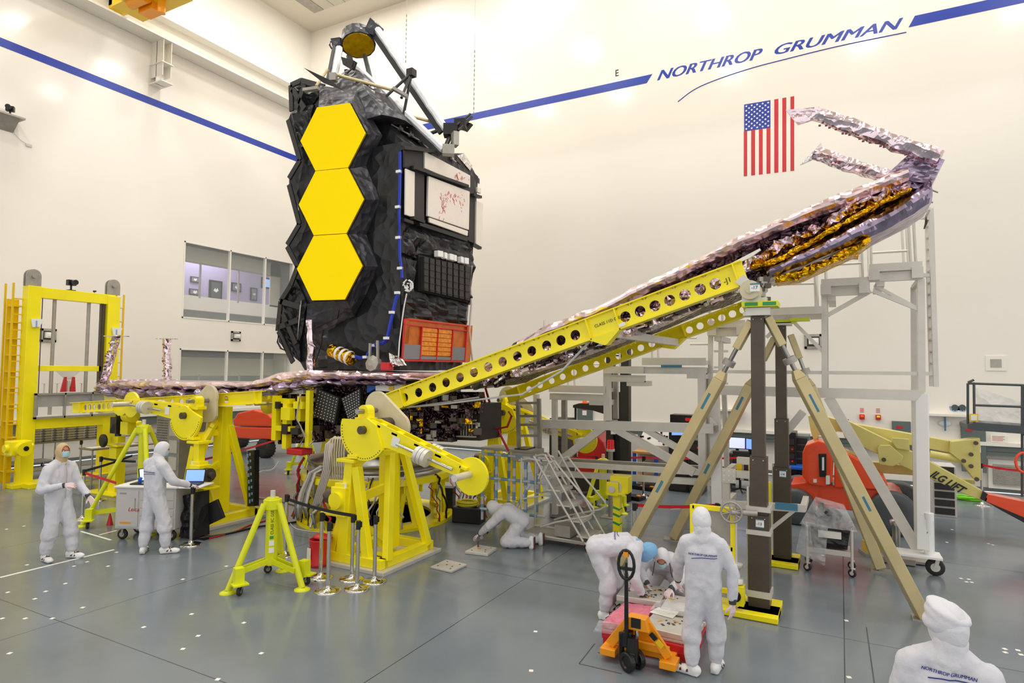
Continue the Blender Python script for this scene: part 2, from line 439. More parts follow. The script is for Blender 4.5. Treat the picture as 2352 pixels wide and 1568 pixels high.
# flag
fl = M()
def fq(xa, xb, t0=None, t1=None, mi=0, d=.008):
    top = lambda x: 240 + (x - 1709.2) * -.169; bot = lambda x: 404.7 + (x - 1708.4) * -.1125; can = lambda x: 301.5 + (x - 1709) * -.14
    a = {'t': top, 'c': can, 'b': bot}
    q = [ony(xa, a[t1](xa), YR - d), ony(xb, a[t1](xb), YR - d), ony(xb, a[t0](xb), YR - d), ony(xa, a[t0](xa), YR - d)]
    fl.mat(mi); fl.prism(q, (0, .006, 0))
zx = lambda z: 1400 + z / 2.471
for a, b_ in ((762, 781), (804, 826), (848, 869), (891, 913)): fq(zx(a), zx(b_), 'c', 'b')
for a, b_ in ((935, 958), (981, 1003), (1027, 1048)): fq(zx(a), zx(b_), 't', 'b')
fq(zx(764), zx(913), 't', 'c', 1)
cT = ony(zx(764), 240, YR - .015); cR = ony(zx(913), 230, YR - .015); cB = ony(zx(764), 301.5, YR - .015)
for i in range(9):
    for j in range(11):
        if (i + j) % 2: continue
        c = cT + (cR - cT) * ((i + .8) / 9.6) + (cB - cT) * ((j + .9) / 11.8)
        st = []
        for k in range(10):
            r = .042 if k % 2 == 0 else .017; a = pi / 2 + k * pi / 5
            st.append(c + V((r * cos(a), -.001, r * sin(a))))
        fl.mat(2); fl.prism(st, (0, .004, 0))
tag(fl.build('flag', ['stripe_red', 'blue', 'white'], origin=(-2, YR, 10.5)), 'red, white and blue stars and stripes flag hung vertically on the wall', 'flag')
# windows and rooms behind
def window(nm, W, mull):
    y0, y1, z0, z1 = W
    fr = M(); t = .05
    for a, b_ in ((z0, z0 + t), (z1 - t, z1)): fr.box(XL - .12, XL + .015, y0, y1, a, b_)
    for yy in [y0 + t / 2] + mull + [y1 - t / 2]: fr.box(XL - .12, XL + .015, yy - t / 2, yy + t / 2, z0, z1)
    root = struct(fr.build(nm, 'whitep'))
    g = M(); g.box(XL - .06, XL - .05, y0, y1, z0, z1)
    g.build('pane', 'glass', root)
    return root
window('window_1', W1, [16.75, 18.5]); window('window_2', W2, [16.75, 18.5])
m = M(); X1 = XL - .95; X2 = XL - 2.6
# upper gallery
m.mat(0).box(X1, XL - .25, 14.4, 20.8, 7.92, 8.1)                      # recess ceiling
m.mat(0).box(X2, XL - .25, 13.6, 20.8, 4.7, 4.94)
m.mat(1).box(X1 - .05, X1, 14.4, 20.4, 7.3, 7.92)
m.mat(2).box(X1 - .05, X1, 14.4, 20.4, 5.4, 5.97); m.mat(0).box(X1 - .05, X1 + .02, 14.4, 20.4, 4.94, 5.38)  # low grey band paints in the recess ceiling's reflection in the glass
m.mat(1).box(X1 - .05, X1, 19.58, 20.4, 5.9, 7.92); m.mat(1).box(X1, XL - .25, 20.25, 20.4, 4.94, 7.92)
m.mat(0).box(X1, XL - .25, 20.15, 20.26, 4.94, 7.92)
for yy in (16.09, 17.9): m.mat(4).box(X1 - .04, X1 + .03, yy - .03, yy + .03, 5.9, 7.35)
m.mat(4).box(X1 - .03, X1 + .02, 14.4, 19.6, 7.28, 7.34)
m.mat(3).box(X2, X2 + .05, 14, 22.5, 4.9, 9); m.mat(3).box(X2, X1 - .05, 22.3, 22.5, 4.9, 9); m.mat(3).box(X2, X1 - .05, 13.9, 14.1, 4.9, 9)
m.mat(1).box(X2, X1, 13.9, 22.5, 8.9, 9)
# lower office
m.mat(0).box(X1 - .05, XL - .25, 14.4, 20.8, 3.82, 4.0); m.mat(0).box(X1 - .06, X1 - .01, 14.4, 20.4, 3.5, 3.82)
m.mat(1).box(X1 - .05, X1, 14.4, 20.4, 2.75, 3.5); m.mat(0).box(X2, X2 + .05, 14, 22.5, 1.3, 3.4); m.mat(5).box(X2, X2 + .07, 14, 16.4, 1.3, 3.2); m.mat(1).box(X1 - .05, XL - .25, 19.9, 20.26, 1.9, 3.82)
for yy in (16.2, 18.1, 19.4): m.mat(4).box(X1 - .04, X1 + .03, yy - .025, yy + .025, 1.9, 2.8)
m.mat(1).box(X2, XL - .25, 14, 22.5, 1.2, 1.3)
struct(m.build('trim_gallery_rooms', ['officegrey', 'officegreen', 'whitep', 'lavender', 'alud', 'bluep']))
area('gallery_lamp', (X2 + .8, 16.5, 8.6), 1.2, 4, 130, col=(.92, .9, 1))
area('office_lamp', (X2 + .8, 17, 3.35), 1, 4, 26)
def picture(y0, y1, z0, z1, label, art='grey', nm='picture_frame', cat='picture', scr=None):
    m = M(); x = X2 + .05
    m.box(x, x + .05, y0, y1, z0, z1)
    r = m.build(nm, 'black', origin=(x, (y0 + y1) / 2, z0)); tag(r, label, cat)
    m = M(); e = min(y1 - y0, z1 - z0) * .14; m.mat(0).box(x + .05, x + .056, y0 + e, y1 - e, z0 + e, z1 - e)
    m.mat(1); c = ((y0 + y1) / 2, (z0 + z1) / 2); s = (y1 - y0) * .2
    m.prism([(x + .057, c[0] + s * a, c[1] + s * b_) for a, b_ in ((-1, -.2), (-.3, .7), (0, .1), (.6, .8), (1, -.1), (.1, -.8))], (.003, 0, 0))
    m.build('print' if not scr else 'screen', [art, 'paper'] if not scr else [scr, 'white'], r)
def px2(px, py): p = onx(px, py, X2 + .05); return p
for a, b_, lab in (((437, 634), (456, 650), 'small dark framed picture above another in the left gallery pane'), ((434, 662), (458, 679), 'wide dark framed picture below a smaller one in the left gallery pane'),
                  ((531, 648), (552, 671), 'square dark framed picture in the middle gallery pane'), ((575, 660), (589, 691), 'tall narrow dark framed picture right of the middle gallery pane')):
    p = px2(*a); q = px2(*b_); picture(min(p.y, q.y), max(p.y, q.y), min(p.z, q.z), max(p.z, q.z), lab)
p = px2(480, 642); q = px2(508, 690); picture(p.y, q.y, q.z, p.z, 'tall dark poster panel in the left gallery pane', 'dgrey')
p = px2(600, 636); q = px2(621, 664); picture(p.y, q.y, q.z, p.z, 'glowing blue wall screen in the right gallery pane', nm='wall_monitor', cat='monitor', scr='scr')
# recessed boxes in the walls
def niche(c, w_, h_, wall, label):
    c = V(c); r = empty('wall_camera_niche', c, label, 'wall niche', 'recessed wall boxes')
    def B(m, u0, u1, z0, z1, d0, d1):
        if wall == 'L': m.box(c.x + d0, c.x + d1, c.y + u0, c.y + u1, c.z + z0, c.z + z1)
        else: m.box(c.x + u0, c.x + u1, c.y - d1, c.y - d0, c.z + z0, c.z + z1)
    m = M(); t = .07
    B(m, -w_, w_, h_ - t, h_, .0, .05); B(m, -w_, w_, -h_, -h_ + t, .0, .05); B(m, -w_, -w_ + t, -h_, h_, .0, .05); B(m, w_ - t, w_, -h_, h_, .0, .05)
    m.build('frame', 'alud', r)
    m = M(); B(m, -w_, w_, -h_, h_, .001, .012); m.build('back', 'bolt', r)
    m = M(); B(m, -w_ * .5, w_ * .62, -h_ * .4, h_ * .45, .012, .14); B(m, -w_ * .3, w_ * .5, -h_ * .2, h_ * .25, .14, .16); m.build('camera_housing', 'white', r, bevel=.02)
niche(onx(541, 772, XL), .22, .2, 'L', 'small recessed camera box between the upper and lower windows')
niche(onx(110, 770, XL), .22, .21, 'L', 'recessed camera box seen through the yellow gantry frame')
niche(ony(1868, 784, YR), .24, .22, 'R', 'recessed camera box on the right wall behind the tripod columns')
m = M(); c = ony(2287, 834, YR); m.mat(0).box(c.x - .22, c.x + .22, YR - .02, YR, c.z - .2, c.z + .2); m.mat(1).box(c.x - .12, c.x + .12, YR - .03, YR - .01, c.z - .11, c.z + .11)
tag(m.build('wall_vent', ['whitep', 'alud'], origin=c), 'small square cream wall plate with a grey grille, far right', 'vent')
# corner camera shelf
p = V((XL, 8.6, 10.4)); r = empty('camera_shelf', p, 'grey wall bracket shelf at the left edge carrying a camera', 'shelf')
m = M(); m.box(XL, XL + .5, 8.0, 9.2, 10.45, 10.5); m.prism([(XL, 9.1, 10.45), (XL, 9.1, 10.1), (XL + .4, 9.1, 10.45)], (0, -1.1, 0)); m.build('bracket', 'alud', r)
m = M(); m.path([(XL + .02, 9.1, 10.4), (XL + .03, 9.12, 10.1), (XL + .02, 9.3, 9.95), (XL + .02, 9.5, 9.86)], .008, 4); m.box(XL, XL + .03, 9.44, 9.6, 9.82, 9.9); m.build('cord', 'wire', r)
def camera_body(p, label, s=1.0, rz=0):
    r = empty('camera', p, label, 'camera'); R = Matrix.Rotation(rz, 3, 'Z'); p = V(p)
    P = lambda *a: p + R @ V(a) * s
    M().cb(P(0, 0, .17), V((.16, .1, .12)) * s, R=R).build('body', 'black', r, bevel=.01)
    M().tube(P(0, -.05, .17), P(0, -.17, .17), .05 * s, .055 * s, 12).build('lens', 'black', r)
    M().tube(P(0, 0, 0), P(0, 0, .12), .02 * s, n=8).cb(P(0, 0, .01), V((.14, .1, .02)) * s, R=R).build('mount', 'black', r)
camera_body((XL + .25, 8.9, 10.5), 'black camera standing on the left wall shelf', 1.3, .9)
# right wall electrical items
def wall_panel(a, b_, label, danger=False, plug=False):
    p = ony(*a, YR); q = ony(*b_, YR); x0, x1 = sorted((p.x, q.x)); z0, z1 = sorted((p.z, q.z))
    r = empty('electrical_panel', ((x0 + x1) / 2, YR, z0), label, 'electrical panel')
    M().box(x0, x1, YR - .1, YR, z0, z1).build('door', 'panelg', r, bevel=.01)
    zt = z1 - .1
    if danger:
        m = M(); cx = x0 + (x1 - x0) * .42; sw = min(.22, (x1 - x0) * .36)
        zt = z1 - (.55 if z1 - z0 > 1 else .42)
        m.mat(0).box(cx - sw, cx + sw, YR - .108, YR - .1, zt - .2, zt + .02); m.mat(2).box(cx - sw * .95, cx + sw * .95, YR - .11, YR - .105, zt - .1, zt + .01)
        m.mat(1).box(cx - sw * .9, cx + sw * .9, YR - .111, YR - .108, zt - .09, zt)
        vs, fs = text_mesh('DANGER', .1, None, (1, 0, 0), (0, 0, 1), (cx - sw * .8, YR - .114, zt - .08), stretch=sw * 1.6 / .38, extrude=.001)
        m.mat(0).add(vs, fs); m.build('danger_sign', ['white', 'red', 'black'], r)
        m = M(); m.box(x0 + .1, x0 + .25, YR - .108, YR - .1, z1 - .2, z1 - .13); m.build('label_plate', 'red', r)
    else:
        m = M(); c = (x0 + x1) / 2; m.mat(0).box(c - .08, c + .08, YR - .108, YR - .1, z1 - .25, z1 - .08); m.mat(1).box(c - .08, c + .08, YR - .11, YR - .1, z1 - .08, z1 - .05); m.build('label_plate', ['white', 'red'], r)
    if plug:
        m = M(); c = (x0 + x1) / 2; m.tube((c, YR - .1, z0 + .13), (c, YR - .22, z0 + .03), .06, .05, 12); m.build('plug', 'bluep', r); M().box(c - .08, c + .08, YR - .14, YR - .1, z0 + .14, z0 + .22).build('socket', 'white', r)
wall_panel((1789, 948), (1808, 984), 'narrow grey-green electrical box with a blue plug', plug=True)
wall_panel((1914, 961), (1950, 984), 'low grey-green electrical box half behind the cream lift arm')
wall_panel((2048, 966), (2092, 1012), 'grey-green electrical cabinet with a danger sign above the lift arm', True)
wall_panel((2206, 972), (2265, 1085), 'tall grey-green electrical cabinet with a danger sign behind the lift end', True)
wall_panel((1328, 936), (1362, 966), 'grey-green electrical box seen through the aluminium platform frame')
def alarm(px, py, mi, label):
    c = ony(px, py, YR); r = empty('alarm_box', c, label, 'alarm')
    M().box(c.x - .065, c.x + .065, YR - .09, YR, c.z - .07, c.z + .075).build('box', 'red', r, bevel=.012)
    M().box(c.x - .04, c.x + .04, YR - .1, YR - .09, c.z + .0, c.z + .05).build('lens', mi, r)
    m = M(); 
    for k in range(4): m.box(c.x - .05, c.x + .05, YR - .004, YR, c.z + .13 + k * .035, c.z + .145 + k * .035)
    m.build('notice', 'stripe_red', r)
alarm(1980, 957, 'lamp_or', 'left red wall alarm box with an orange lens')
alarm(2017, 958, 'yel', 'right red wall alarm box with a yellow lens')
for px, lab in ((2193, 'left of two round dark wall vents edged with blue tape'), (2210, 'right of two round dark wall vents edged with blue tape')):
    c = ony(px, 935, YR); m = M(); m.mat(0).tube(c, c + V((0, -.05, 0)), .075, n=14)
    m.mat(1)
    for k in range(6): a = pi + k * pi / 5; m.cb(c + V((cos(a) * .09, -.01, sin(a) * .09)), (.07, .01, .05))
    tag(m.build('wall_port', ['dgrey', 'tapeb'], origin=c), lab, 'vent')
m = M(); p = ony(1640, 937, YR); q = ony(1708, 937, YR); m.box(p.x, q.x, YR - .3, YR, p.z - .06, p.z)
tag(m.build('wall_shelf', 'whitep', origin=p), 'short white wall ledge behind the tripod legs', 'shelf', )
m = M(); p = ony(2129, 948, YR); q = ony(2225, 951, YR); m.box(p.x, q.x, YR - .3, YR, p.z - .06, p.z)
tag(m.build('wall_shelf', 'whitep', origin=p), 'white wall ledge right of the tall white post', 'shelf')
p = ony(1680, 946, YR); m = M(); m.cb(p + V((0, -.04, 0)), (.07, .08, .09)); m.path([p, p + V((.01, -.01, -.2)), p + V((.03, -.01, -.75))], .006, 4)
tag(m.build('wall_outlet', 'alud', origin=p), 'grey wall socket with a thin cord under the short ledge', 'outlet')
p = ony(2170, 972, YR); m = M(); m.mat(0); m.v += []; m.ball(p + V((0, -.03, 0)), (.16, .03, .08), 10); m.mat(1); m.box(p.x - .02, p.x + .02, YR - .08, YR - .06, p.z - .2, p.z + .18)
tag(m.build('taped_bundle', ['white', 'tape'], origin=p), 'white plastic bundle fixed to the wall with a strip of blue tape', 'bundle')
# louvred wall grille at far right
r = empty('wall_grille', (3.8, YR, 0), 'large white louvred grille low on the wall, far right', 'grille')
p = ony(2279, 1054, YR + .15); q = ony(2350, 1130, YR + .15)
m = M(); m.box(p.x - .1, p.x + 1.7, YR + .1, YR + .2, .1, p.z); m.build('frame', 'whitep', r)
m = M()
for k in range(16): z = .2 + k * (p.z - .35) / 16; m.prism([(p.x, YR + .06, z), (p.x + 1.5, YR + .06, z), (p.x + 1.5, YR + .1, z + .05), (p.x, YR + .1, z + .05)], (0, 0, .008))
m.build('louvres', 'alud', r)
p = ony(2295, 1007, YR - .1); m = M(); m.mat(0).prism([p + V((-.18, 0, -.09)), p + V((.18, 0, -.09)), p + V((.18, 0, .09)), p + V((-.18, 0, .09))], (0, .01, 0))
m.mat(1)
for k in range(4): m.box(p.x - .15, p.x + .12 - .04 * (k % 2), p.y - .004, p.y, p.z + .05 - k * .035, p.z + .06 - k * .035)
tag(m.build('wall_notice', ['paper', 'stripe_red'], origin=p), 'white notice sheet with coloured lines standing on the ledge, far right', 'notice')
# overhead crane and hanging chains
c = at(350, -6, 19.5)
r = empty('overhead_crane', c, 'yellow overhead crane trolley cut by the top edge of the picture', 'crane')
m = M(); m.cb(c + V((0, 0, .05)), (2.6, 1.0, .5)); m.cb(c + V((.2, -.5, .15)), (1.8, .3, .7)); m.build('trolley', 'yeld', r)
m = M(); m.box(XL + .3, 12, c.y + .1, c.y + .6, c.z + .4, c.z + 1.3); m.box(XL + .2, XL + .7, c.y - .8, c.y + 1.4, 15.7, 16.1); m.box(XL + .3, XL + .6, c.y + .1, c.y + .6, 16.0, c.z + .5); m.build('bridge_girder', 'yeld', r)
m = M(); m.cb(c + V((-.2, .1, -.3)), (.7, .4, .25)); m.tube(c + V((.5, 0, -.2)), c + V((.5, 0, -.65)), .12); m.tube(c + V((-.6, -.3, -.2)), c + V((.2, -.3, -.2)), .18); m.build('hoist', 'amber', r)
for px, y1, d, lab in ((930, 175, 14.5, 'thin crane line with small tags hanging behind the upper telescope'), (1087, 262, 14.0, 'thin crane line with small tags hanging right of the telescope')):
    a = at(px + 1, y1, d); b_ = V((a.x, a.y, ZC)); r = empty('hanging_line', b_, lab, 'rope', None)
    m = M(); m.tube(a, b_, .005, n=4); m.build('cord', 'wire', r)
    m = M()
    for k in range(14): m.tube(a + V((0, 0, k * .11)), a + V((0, 0, k * .11 + .05)), .014, n=5)
    m.split('line_tag', 'alud', r)
# white floor tape lines and square markers
m = M()
def tape(a, b_, w_=.04):
    p = onz(*a); q = onz(*b_); d = (q - p).normalized(); s = V((-d.y, d.x, 0)) * w_ / 2
    m.prism([p - s, q - s, q + s, p + s], (0, 0, .003))
tape((0, 1326), (262, 1262), .05); tape((186, 1220), (255, 1240)); tape((228, 1228), (268, 1218))
struct(m.build('trim_floor_tape', 'paper'))
m = M()
marks = [(5, 1420), (18, 1360), (22, 1500), (62, 1297), (105, 1358), (55, 1208), (58, 1420), (120, 1420), (150, 1340), (170, 1300), (300, 1330), (330, 1440), (420, 1330), (455, 1460), (560, 1430), (600, 1500), (2225, 1330), (2207, 1328), (2220, 1336), (2232, 1337), (2308, 1490), (2338, 1493), (2309, 1498), (2345, 1503), (2187, 1216), (2175, 1245), (2270, 1248), (2280, 1251), (1930, 1260), (500, 1560), (1220, 1540), (1230, 1450), (440, 1410), (200, 1290), (15, 1215), (80, 1375), (248, 1300), (268, 1268), (1890, 1275), (1950, 1555), (1944, 1425), (520, 1300), (420, 1490), (190, 1395)]
for px, py in marks:
    p = onz(px, py); a = random.random() * .6; s = .022
    u = V((cos(a), sin(a), 0)) * s; v_ = V((-sin(a), cos(a), 0)) * s
    m.prism([p - u - v_, p + u - v_, p + u + v_, p - u + v_], (0, 0, .003))
tag(m.build('floor_marker', 'paper'), 'small white square stickers scattered on the grey floor', 'floor marker', kind='stuff')
m = M()
for P_ in [[(1330, 1524), (1428, 1547)], [(1330, 1524), (1366, 1478)], [(1373, 1498), (1405, 1508), (1418, 1490)], [(1990, 1440), (2008, 1568)]]:
    for a, b_ in zip(P_, P_[1:]):
        p = onz(*a); q = onz(*b_); d = (q - p).normalized(); s = V((-d.y, d.x, 0)) * .006; m.prism([p - s, q - s, q + s, p + s], (0, 0, .0025))
struct(m.build('trim_floor_hatch', 'dgrey'))
# ================================================================ SPACE TELESCOPE
def bil(a, b, c, d, u, v): return a * (1 - u) * (1 - v) + b * u * (1 - v) + c * u * v + d * (1 - u) * v
def patch(m, a, b, c, d, nx, ny, amp, back, fs=2.0, seed=0.0):
    # crumpled quilt: front grid a-b-c-d displaced, closed to a back sheet
    a, b, c, d, back = V(a), V(b), V(c), V(d), V(back)
    n = (b - a).cross(d - a).normalized()
    fr = []
    for j in range(ny + 1):
        for i in range(nx + 1):
            p = bil(a, b, c, d, i / nx, j / ny)
            e = 1.0 if 0 < i < nx and 0 < j < ny else .3
            q = noise.noise(p * fs + V((seed, 0, seed))) + .6 * abs(noise.noise(p * fs * 2.3 + V((0, seed, 3)))) 
            fr.append(p - back.normalized() * q * amp * e)
    bk = [p + back for p in (a, b, c, d)]
    N = len(fr); fs_ = [(j * (nx + 1) + i, j * (nx + 1) + i + 1, (j + 1) * (nx + 1) + i + 1, (j + 1) * (nx + 1) + i) for j in range(ny) for i in range(nx)]
    e1 = list(range(nx + 1)); e2 = [j * (nx + 1) + nx for j in range(ny + 1)]; e3 = [ny * (nx + 1) + i for i in range(nx, -1, -1)]; e4 = [j * (nx + 1) for j in range(ny, -1, -1)]
    for e, (p, q) in zip((e1, e2, e3, e4), ((0, 1), (1, 2), (2, 3), (3, 0))): fs_.append(tuple(e[::-1]) + (N + p, N + q))
    fs_.append((N + 3, N + 2, N + 1, N))
    return m.add(fr + bk, fs_)
def poly_at(lst, x):
    for (x0, y0), (x1, y1) in zip(lst, lst[1:]):
        if x0 <= x <= x1: return y0 + (y1 - y0) * (x - x0) / (x1 - x0 + 1e-9)
    return lst[0][1] if x < lst[0][0] else lst[-1][1]
def layer(m, up, lo, yn, yf, bulge=.1, n=40, amp=.05, seed=0.0, fs=3.0, nr=5):
    xa = max(up[0][0], lo[0][0]); xb = min(up[-1][0], lo[-1][0]); rings = []
    for i in range(n + 1):
        x = xa + (xb - xa) * i / n
        t = ony(x, poly_at(up, x), yn); b_ = ony(x, poly_at(lo, x), yn)
        e = .25 if i in (0, n) else 1
        r = []
        for k in range(nr + 1):
            p = lerp(t, b_, k / nr); q = p * fs + V((seed, seed, 0))
            bl = bulge * sin(pi * k / nr)
            nz = noise.noise(q) * amp + abs(noise.noise(q * 2.9)) * amp * .8
            r.append(p + V((noise.noise(q * 1.7) * amp * .4, -bl - nz * 1.2 * e, noise.noise(q * 1.3 + V((5, 5, 5))) * amp * .4)))
        far = yf - yn
        r += [b_ + V((0, far, 0)), t + V((0, far, 0))]
        rings.append(r)
    return m.loft(rings)
def foilboom(m, pts, w_, h_, amp=.03, seg=8, n=8, seed=0.0, up=V((0, 0, 1))):
    pts = [V(p) for p in pts]; P = []
    for a, b in zip(pts, pts[1:]):
        P += [lerp(a, b, k / seg) for k in range(seg)]
    P.append(pts[-1]); rings = []
    for i, p in enumerate(P):
        d = P[min(i + 1, len(P) - 1)] - P[max(i - 1, 0)]; a, b = frame(d, up); r = []
        for j in range(n):
            an = 2 * pi * (j + .5) / n; q = p + a * cos(an) * w_ / 2 + b * sin(an) * h_ / 2
            r.append(q + noise.noise_vector(q * 6 + V((seed, 0, 0))) * amp)
        rings.append(r)
    return m.loft(rings)
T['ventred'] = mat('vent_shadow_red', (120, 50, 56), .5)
TC = V((-8.4, 10.2, 0))
tel = empty('space_telescope', TC, 'large folded space telescope with gold hexagon mirrors, black blankets and pink foil', 'telescope')
wc = at(759.5, 463.5, 12.4); wd = V((.983, .183, 0)).normalized(); wn = V((.183, -.983, 0)).normalized()
def wp(px, py, off=0.0):                      # point on the folded wing plane, off metres behind it
    r = ray(px, py); c = wc - wn * off
    return CAM + r * ((c - CAM).dot(wn) / r.dot(wn))
S_ = .762
for k in (1, 0, -1):
    c = wc + V((0, 0, 1.322 * k)); z = V((0, 0, 1))
    hx = [c + wd * cos(pi * i / 3) * S_ * .995 + z * sin(pi * i / 3) * S_ * .995 for i in range(6)]
    M().prism(hx, -wn * .045).build('mirror_segment', 'gold', tel, bevel=.004)
m = M()
for k in (1, 0, -1):
    c = wc + V((0, 0, 1.322 * k)) - wn * .05; z = V((0, 0, 1))
    m.prism([c + wd * cos(pi * i / 3) * S_ * 1.01 + z * sin(pi * i / 3) * S_ * 1.01 for i in range(6)], -wn * .22)
m.build('wing_frame', 'void', tel)
# black zig-zag blanket flange behind the wing
z = V((0, 0, 1)); A = []
def hc(k, i): return wc + V((0, 0, 1.322 * k)) + wd * cos(pi * i / 3) * S_ * 1.02 + z * sin(pi * i / 3) * S_ * 1.02 - wn * .06
inner = [hc(1, 2), hc(1, 1), hc(1, 0), lerp(hc(1, 5), hc(0, 1), .5), hc(0, 0), lerp(hc(0, 5), hc(-1, 1), .5), hc(-1, 0), hc(-1, 5), hc(-1, 4)]
outer = [wp(*p, .42) for p in ((735, 196), (818, 209), (878, 311), (846, 380), (882, 458), (843, 539), (874, 612), (814, 726), (710, 771))]
m = M()
for i in range(len(inner) - 1):
    patch(m, inner[i], inner[i + 1], outer[i + 1], outer[i], 6, 6, .05, -wn * .06 + V((-.04, 0, 0)), 3.0, i * 3.1)
m.build('wing_blanket', 'blk2', tel)
m = M(); patch(m, wp(706, 697, .1), wp(782, 697, .1), wp(775, 730, .3), wp(700, 764, .3), 6, 5, .05, -wn * .1, 3); m.build('lower_flap', 'blk2', tel)
# main black body
yb = 9.62
sil = [(640, 740), (648, 690), (668, 655), (684, 612), (660, 566), (664, 552), (688, 515), (686, 480), (664, 424), (664, 408), (689, 368), (686, 335), (662, 275), (670, 255), (668, 196), (692, 185), (740, 200), (765, 205), (850, 250), (925, 325), (925, 525), (927, 700), (915, 850), (700, 850), (690, 832), (673, 818), (655, 800), (640, 785)]
bp = [ony(*p, yb + .25) for p in sil]
M().prism(bp, (0, 1.4, 0)).build('primary_backplane', 'blk', tel)
m = M()
for (a, b_, c, d), s in (([(668, 196), (692, 187), (735, 215), (700, 260)], 1), ([(668, 255), (720, 240), (705, 330), (690, 340)], 2), ([(648, 690), (680, 640), (705, 700), (690, 790)], 3), ([(640, 740), (690, 760), (690, 830), (660, 800)], 4), ([(705, 770), (790, 765), (850, 830), (720, 845)], 6), ([(800, 730), (925, 700), (915, 850), (830, 850)], 7), ([(860, 330), (925, 340), (925, 520), (870, 520)], 8), ([(860, 520), (925, 520), (925, 700), (840, 700)], 9)):
    q = [ony(*p, yb + .2) for p in (a, b_, c, d)]; patch(m, *q, 9, 9, .14, (0, .12, 0), 3.5, s * 5.0)
m.split('front_blanket', 'blk', tel)
m = M()   # dark edge frames of the folded hexagons on the left
for a, b_ in (((668, 196), (692, 185)), ((692, 185), (745, 200)), ((668, 196), (670, 255)), ((662, 275), (689, 368)), ((689, 368), (664, 410)), ((664, 424), (688, 515)), ((688, 515), (660, 562)), ((660, 566), (684, 612)), ((684, 612), (668, 655)), ((668, 655), (645, 692)), ((645, 692), (638, 760)), ((638, 752), (685, 735)), ((640, 760), (673, 832)), ((645, 692), (690, 705)), ((650, 720), (680, 790)), ((672, 205), (700, 250)), ((700, 195), (680, 250))):
    m.bar(ony(*a, yb + .1), ony(*b_, yb + .1), .035, .12)
m.split('edge_frame', 'satin', tel)
m = M(); m.path([ony(*p, yb - .05) for p in ((640, 770), (637, 785), (645, 800), (655, 805), (648, 790), (642, 775))], .02); m.path([ony(*p, yb) for p in ((745, 735), (738, 790), (725, 830), (700, 860))], .012); m.build('loose_cable', 'black', tel)
M().path([ony(*p, yb - .1) for p in ((692, 690), (688, 730), (682, 780), (690, 700))], .012, 4).build('white_cable', 'wire', tel)
# instrument box with radiators, face x = XI
XI = -7.6
def rx(px, py, off=0.0): return onx(px, py, XI + off)
def rbox(m, q, d0, d1):  # q: 4 pixels on the radiator face
    P = [rx(*p, 0) for p in q]; return m.prism([p + V((d0, 0, 0)) for p in P], (d1 - d0, 0, 0))
body = [rx(*p) for p in ((923, 325), (1045, 355), (1100, 405), (1088, 575), (1078, 700), (1062, 850), (920, 850))]
M().prism([p + V((-.02, 0, 0)) for p in body], (-1.9, 0, 0)).build('instrument_module', 'blk', tel)
m = M()
for q in ([(946, 345), (970, 352), (970, 520), (945, 512)], [(1073, 400), (1086, 408), (1086, 560), (1072, 553)], [(925, 335), (950, 345), (948, 395), (925, 385)], [(970, 383), (1073, 425), (1073, 445), (970, 402)], [(945, 505), (1072, 545), (1072, 552), (945, 514)]): rbox(m, q, 0, .05)
m.split('radiator_frame', 'satin', tel)
T['rad'] = mat('radiator_white', (236, 228, 218), .25, .25, bump=.2, bscale=12, var=.02)
for q, d in (([(925, 388), (946, 396), (945, 502), (924, 494)], .08), ([(968, 349), (1073, 404), (1073, 432), (968, 388)], .09), ([(976, 405), (1071, 441), (1069, 529), (974, 497)], .1), ([(978, 500), (1068, 531), (1067, 543), (979, 512)], .09), ([(1087, 462), (1102, 468), (1100, 570), (1086, 563)], .1), ([(1089, 430), (1097, 434), (1097, 446), (1089, 442)], .1)):
    m = M(); rbox(m, q, .04, d); m.build('radiator_panel', 'rad', tel, bevel=.012)
rng = random.Random(4)
m = M()
for cx, cy, n_, sx, sy in ((1018, 470, 40, 8, 26), (1040, 455, 30, 22, 12), (1055, 412, 20, 16, 8), (1060, 465, 10, 3, 18)):
    for k in range(n_):
        x = cx + rng.gauss(0, sx * .6); y = cy + rng.gauss(0, sy * .6); p = rx(x, y, .101)
        dy, dz = rng.uniform(-.06, .06), rng.uniform(-.08, .08)
        m.prism([p, p + V((0, dy, dz)), p + V((0, dy + .012, dz + .006)), p + V((0, .014, .004))], (.002, 0, 0))
tag(m.build('red_reflection_marks', 'stripe_red', tel), kind='stuff')
m = M()
for a, b_ in (((946, 384), (1073, 428)), ((946, 500), (972, 510)), ((960, 515), (1070, 552)), ((1085, 447), (1103, 453)), ((1084, 560), (1102, 570)), ((925, 505), (945, 512)), ((925, 340), (1000, 348))):
    m.bar(rx(*a, .12), rx(*b_, .12), .1, .06)
m.split('bracket', 'black', tel)
m = M()
for q, s in (([(925, 520), (975, 535), (970, 600), (925, 580)], 1), ([(970, 530), (1085, 570), (1085, 615), (955, 590)], 2), ([(930, 680), (1075, 700), (1073, 745), (927, 730)], 3), ([(925, 590), (955, 600), (950, 680), (927, 700)], 4), ([(1060, 600), (1086, 600), (1080, 700), (1062, 690)], 5)):
    P = [rx(*p, .05) for p in q]; patch(m, P[0], P[1], P[2], P[3], 12, 7, .16, (-.1, 0, 0), 4, s * 3.3)
m.split('side_blanket', 'blk', tel)
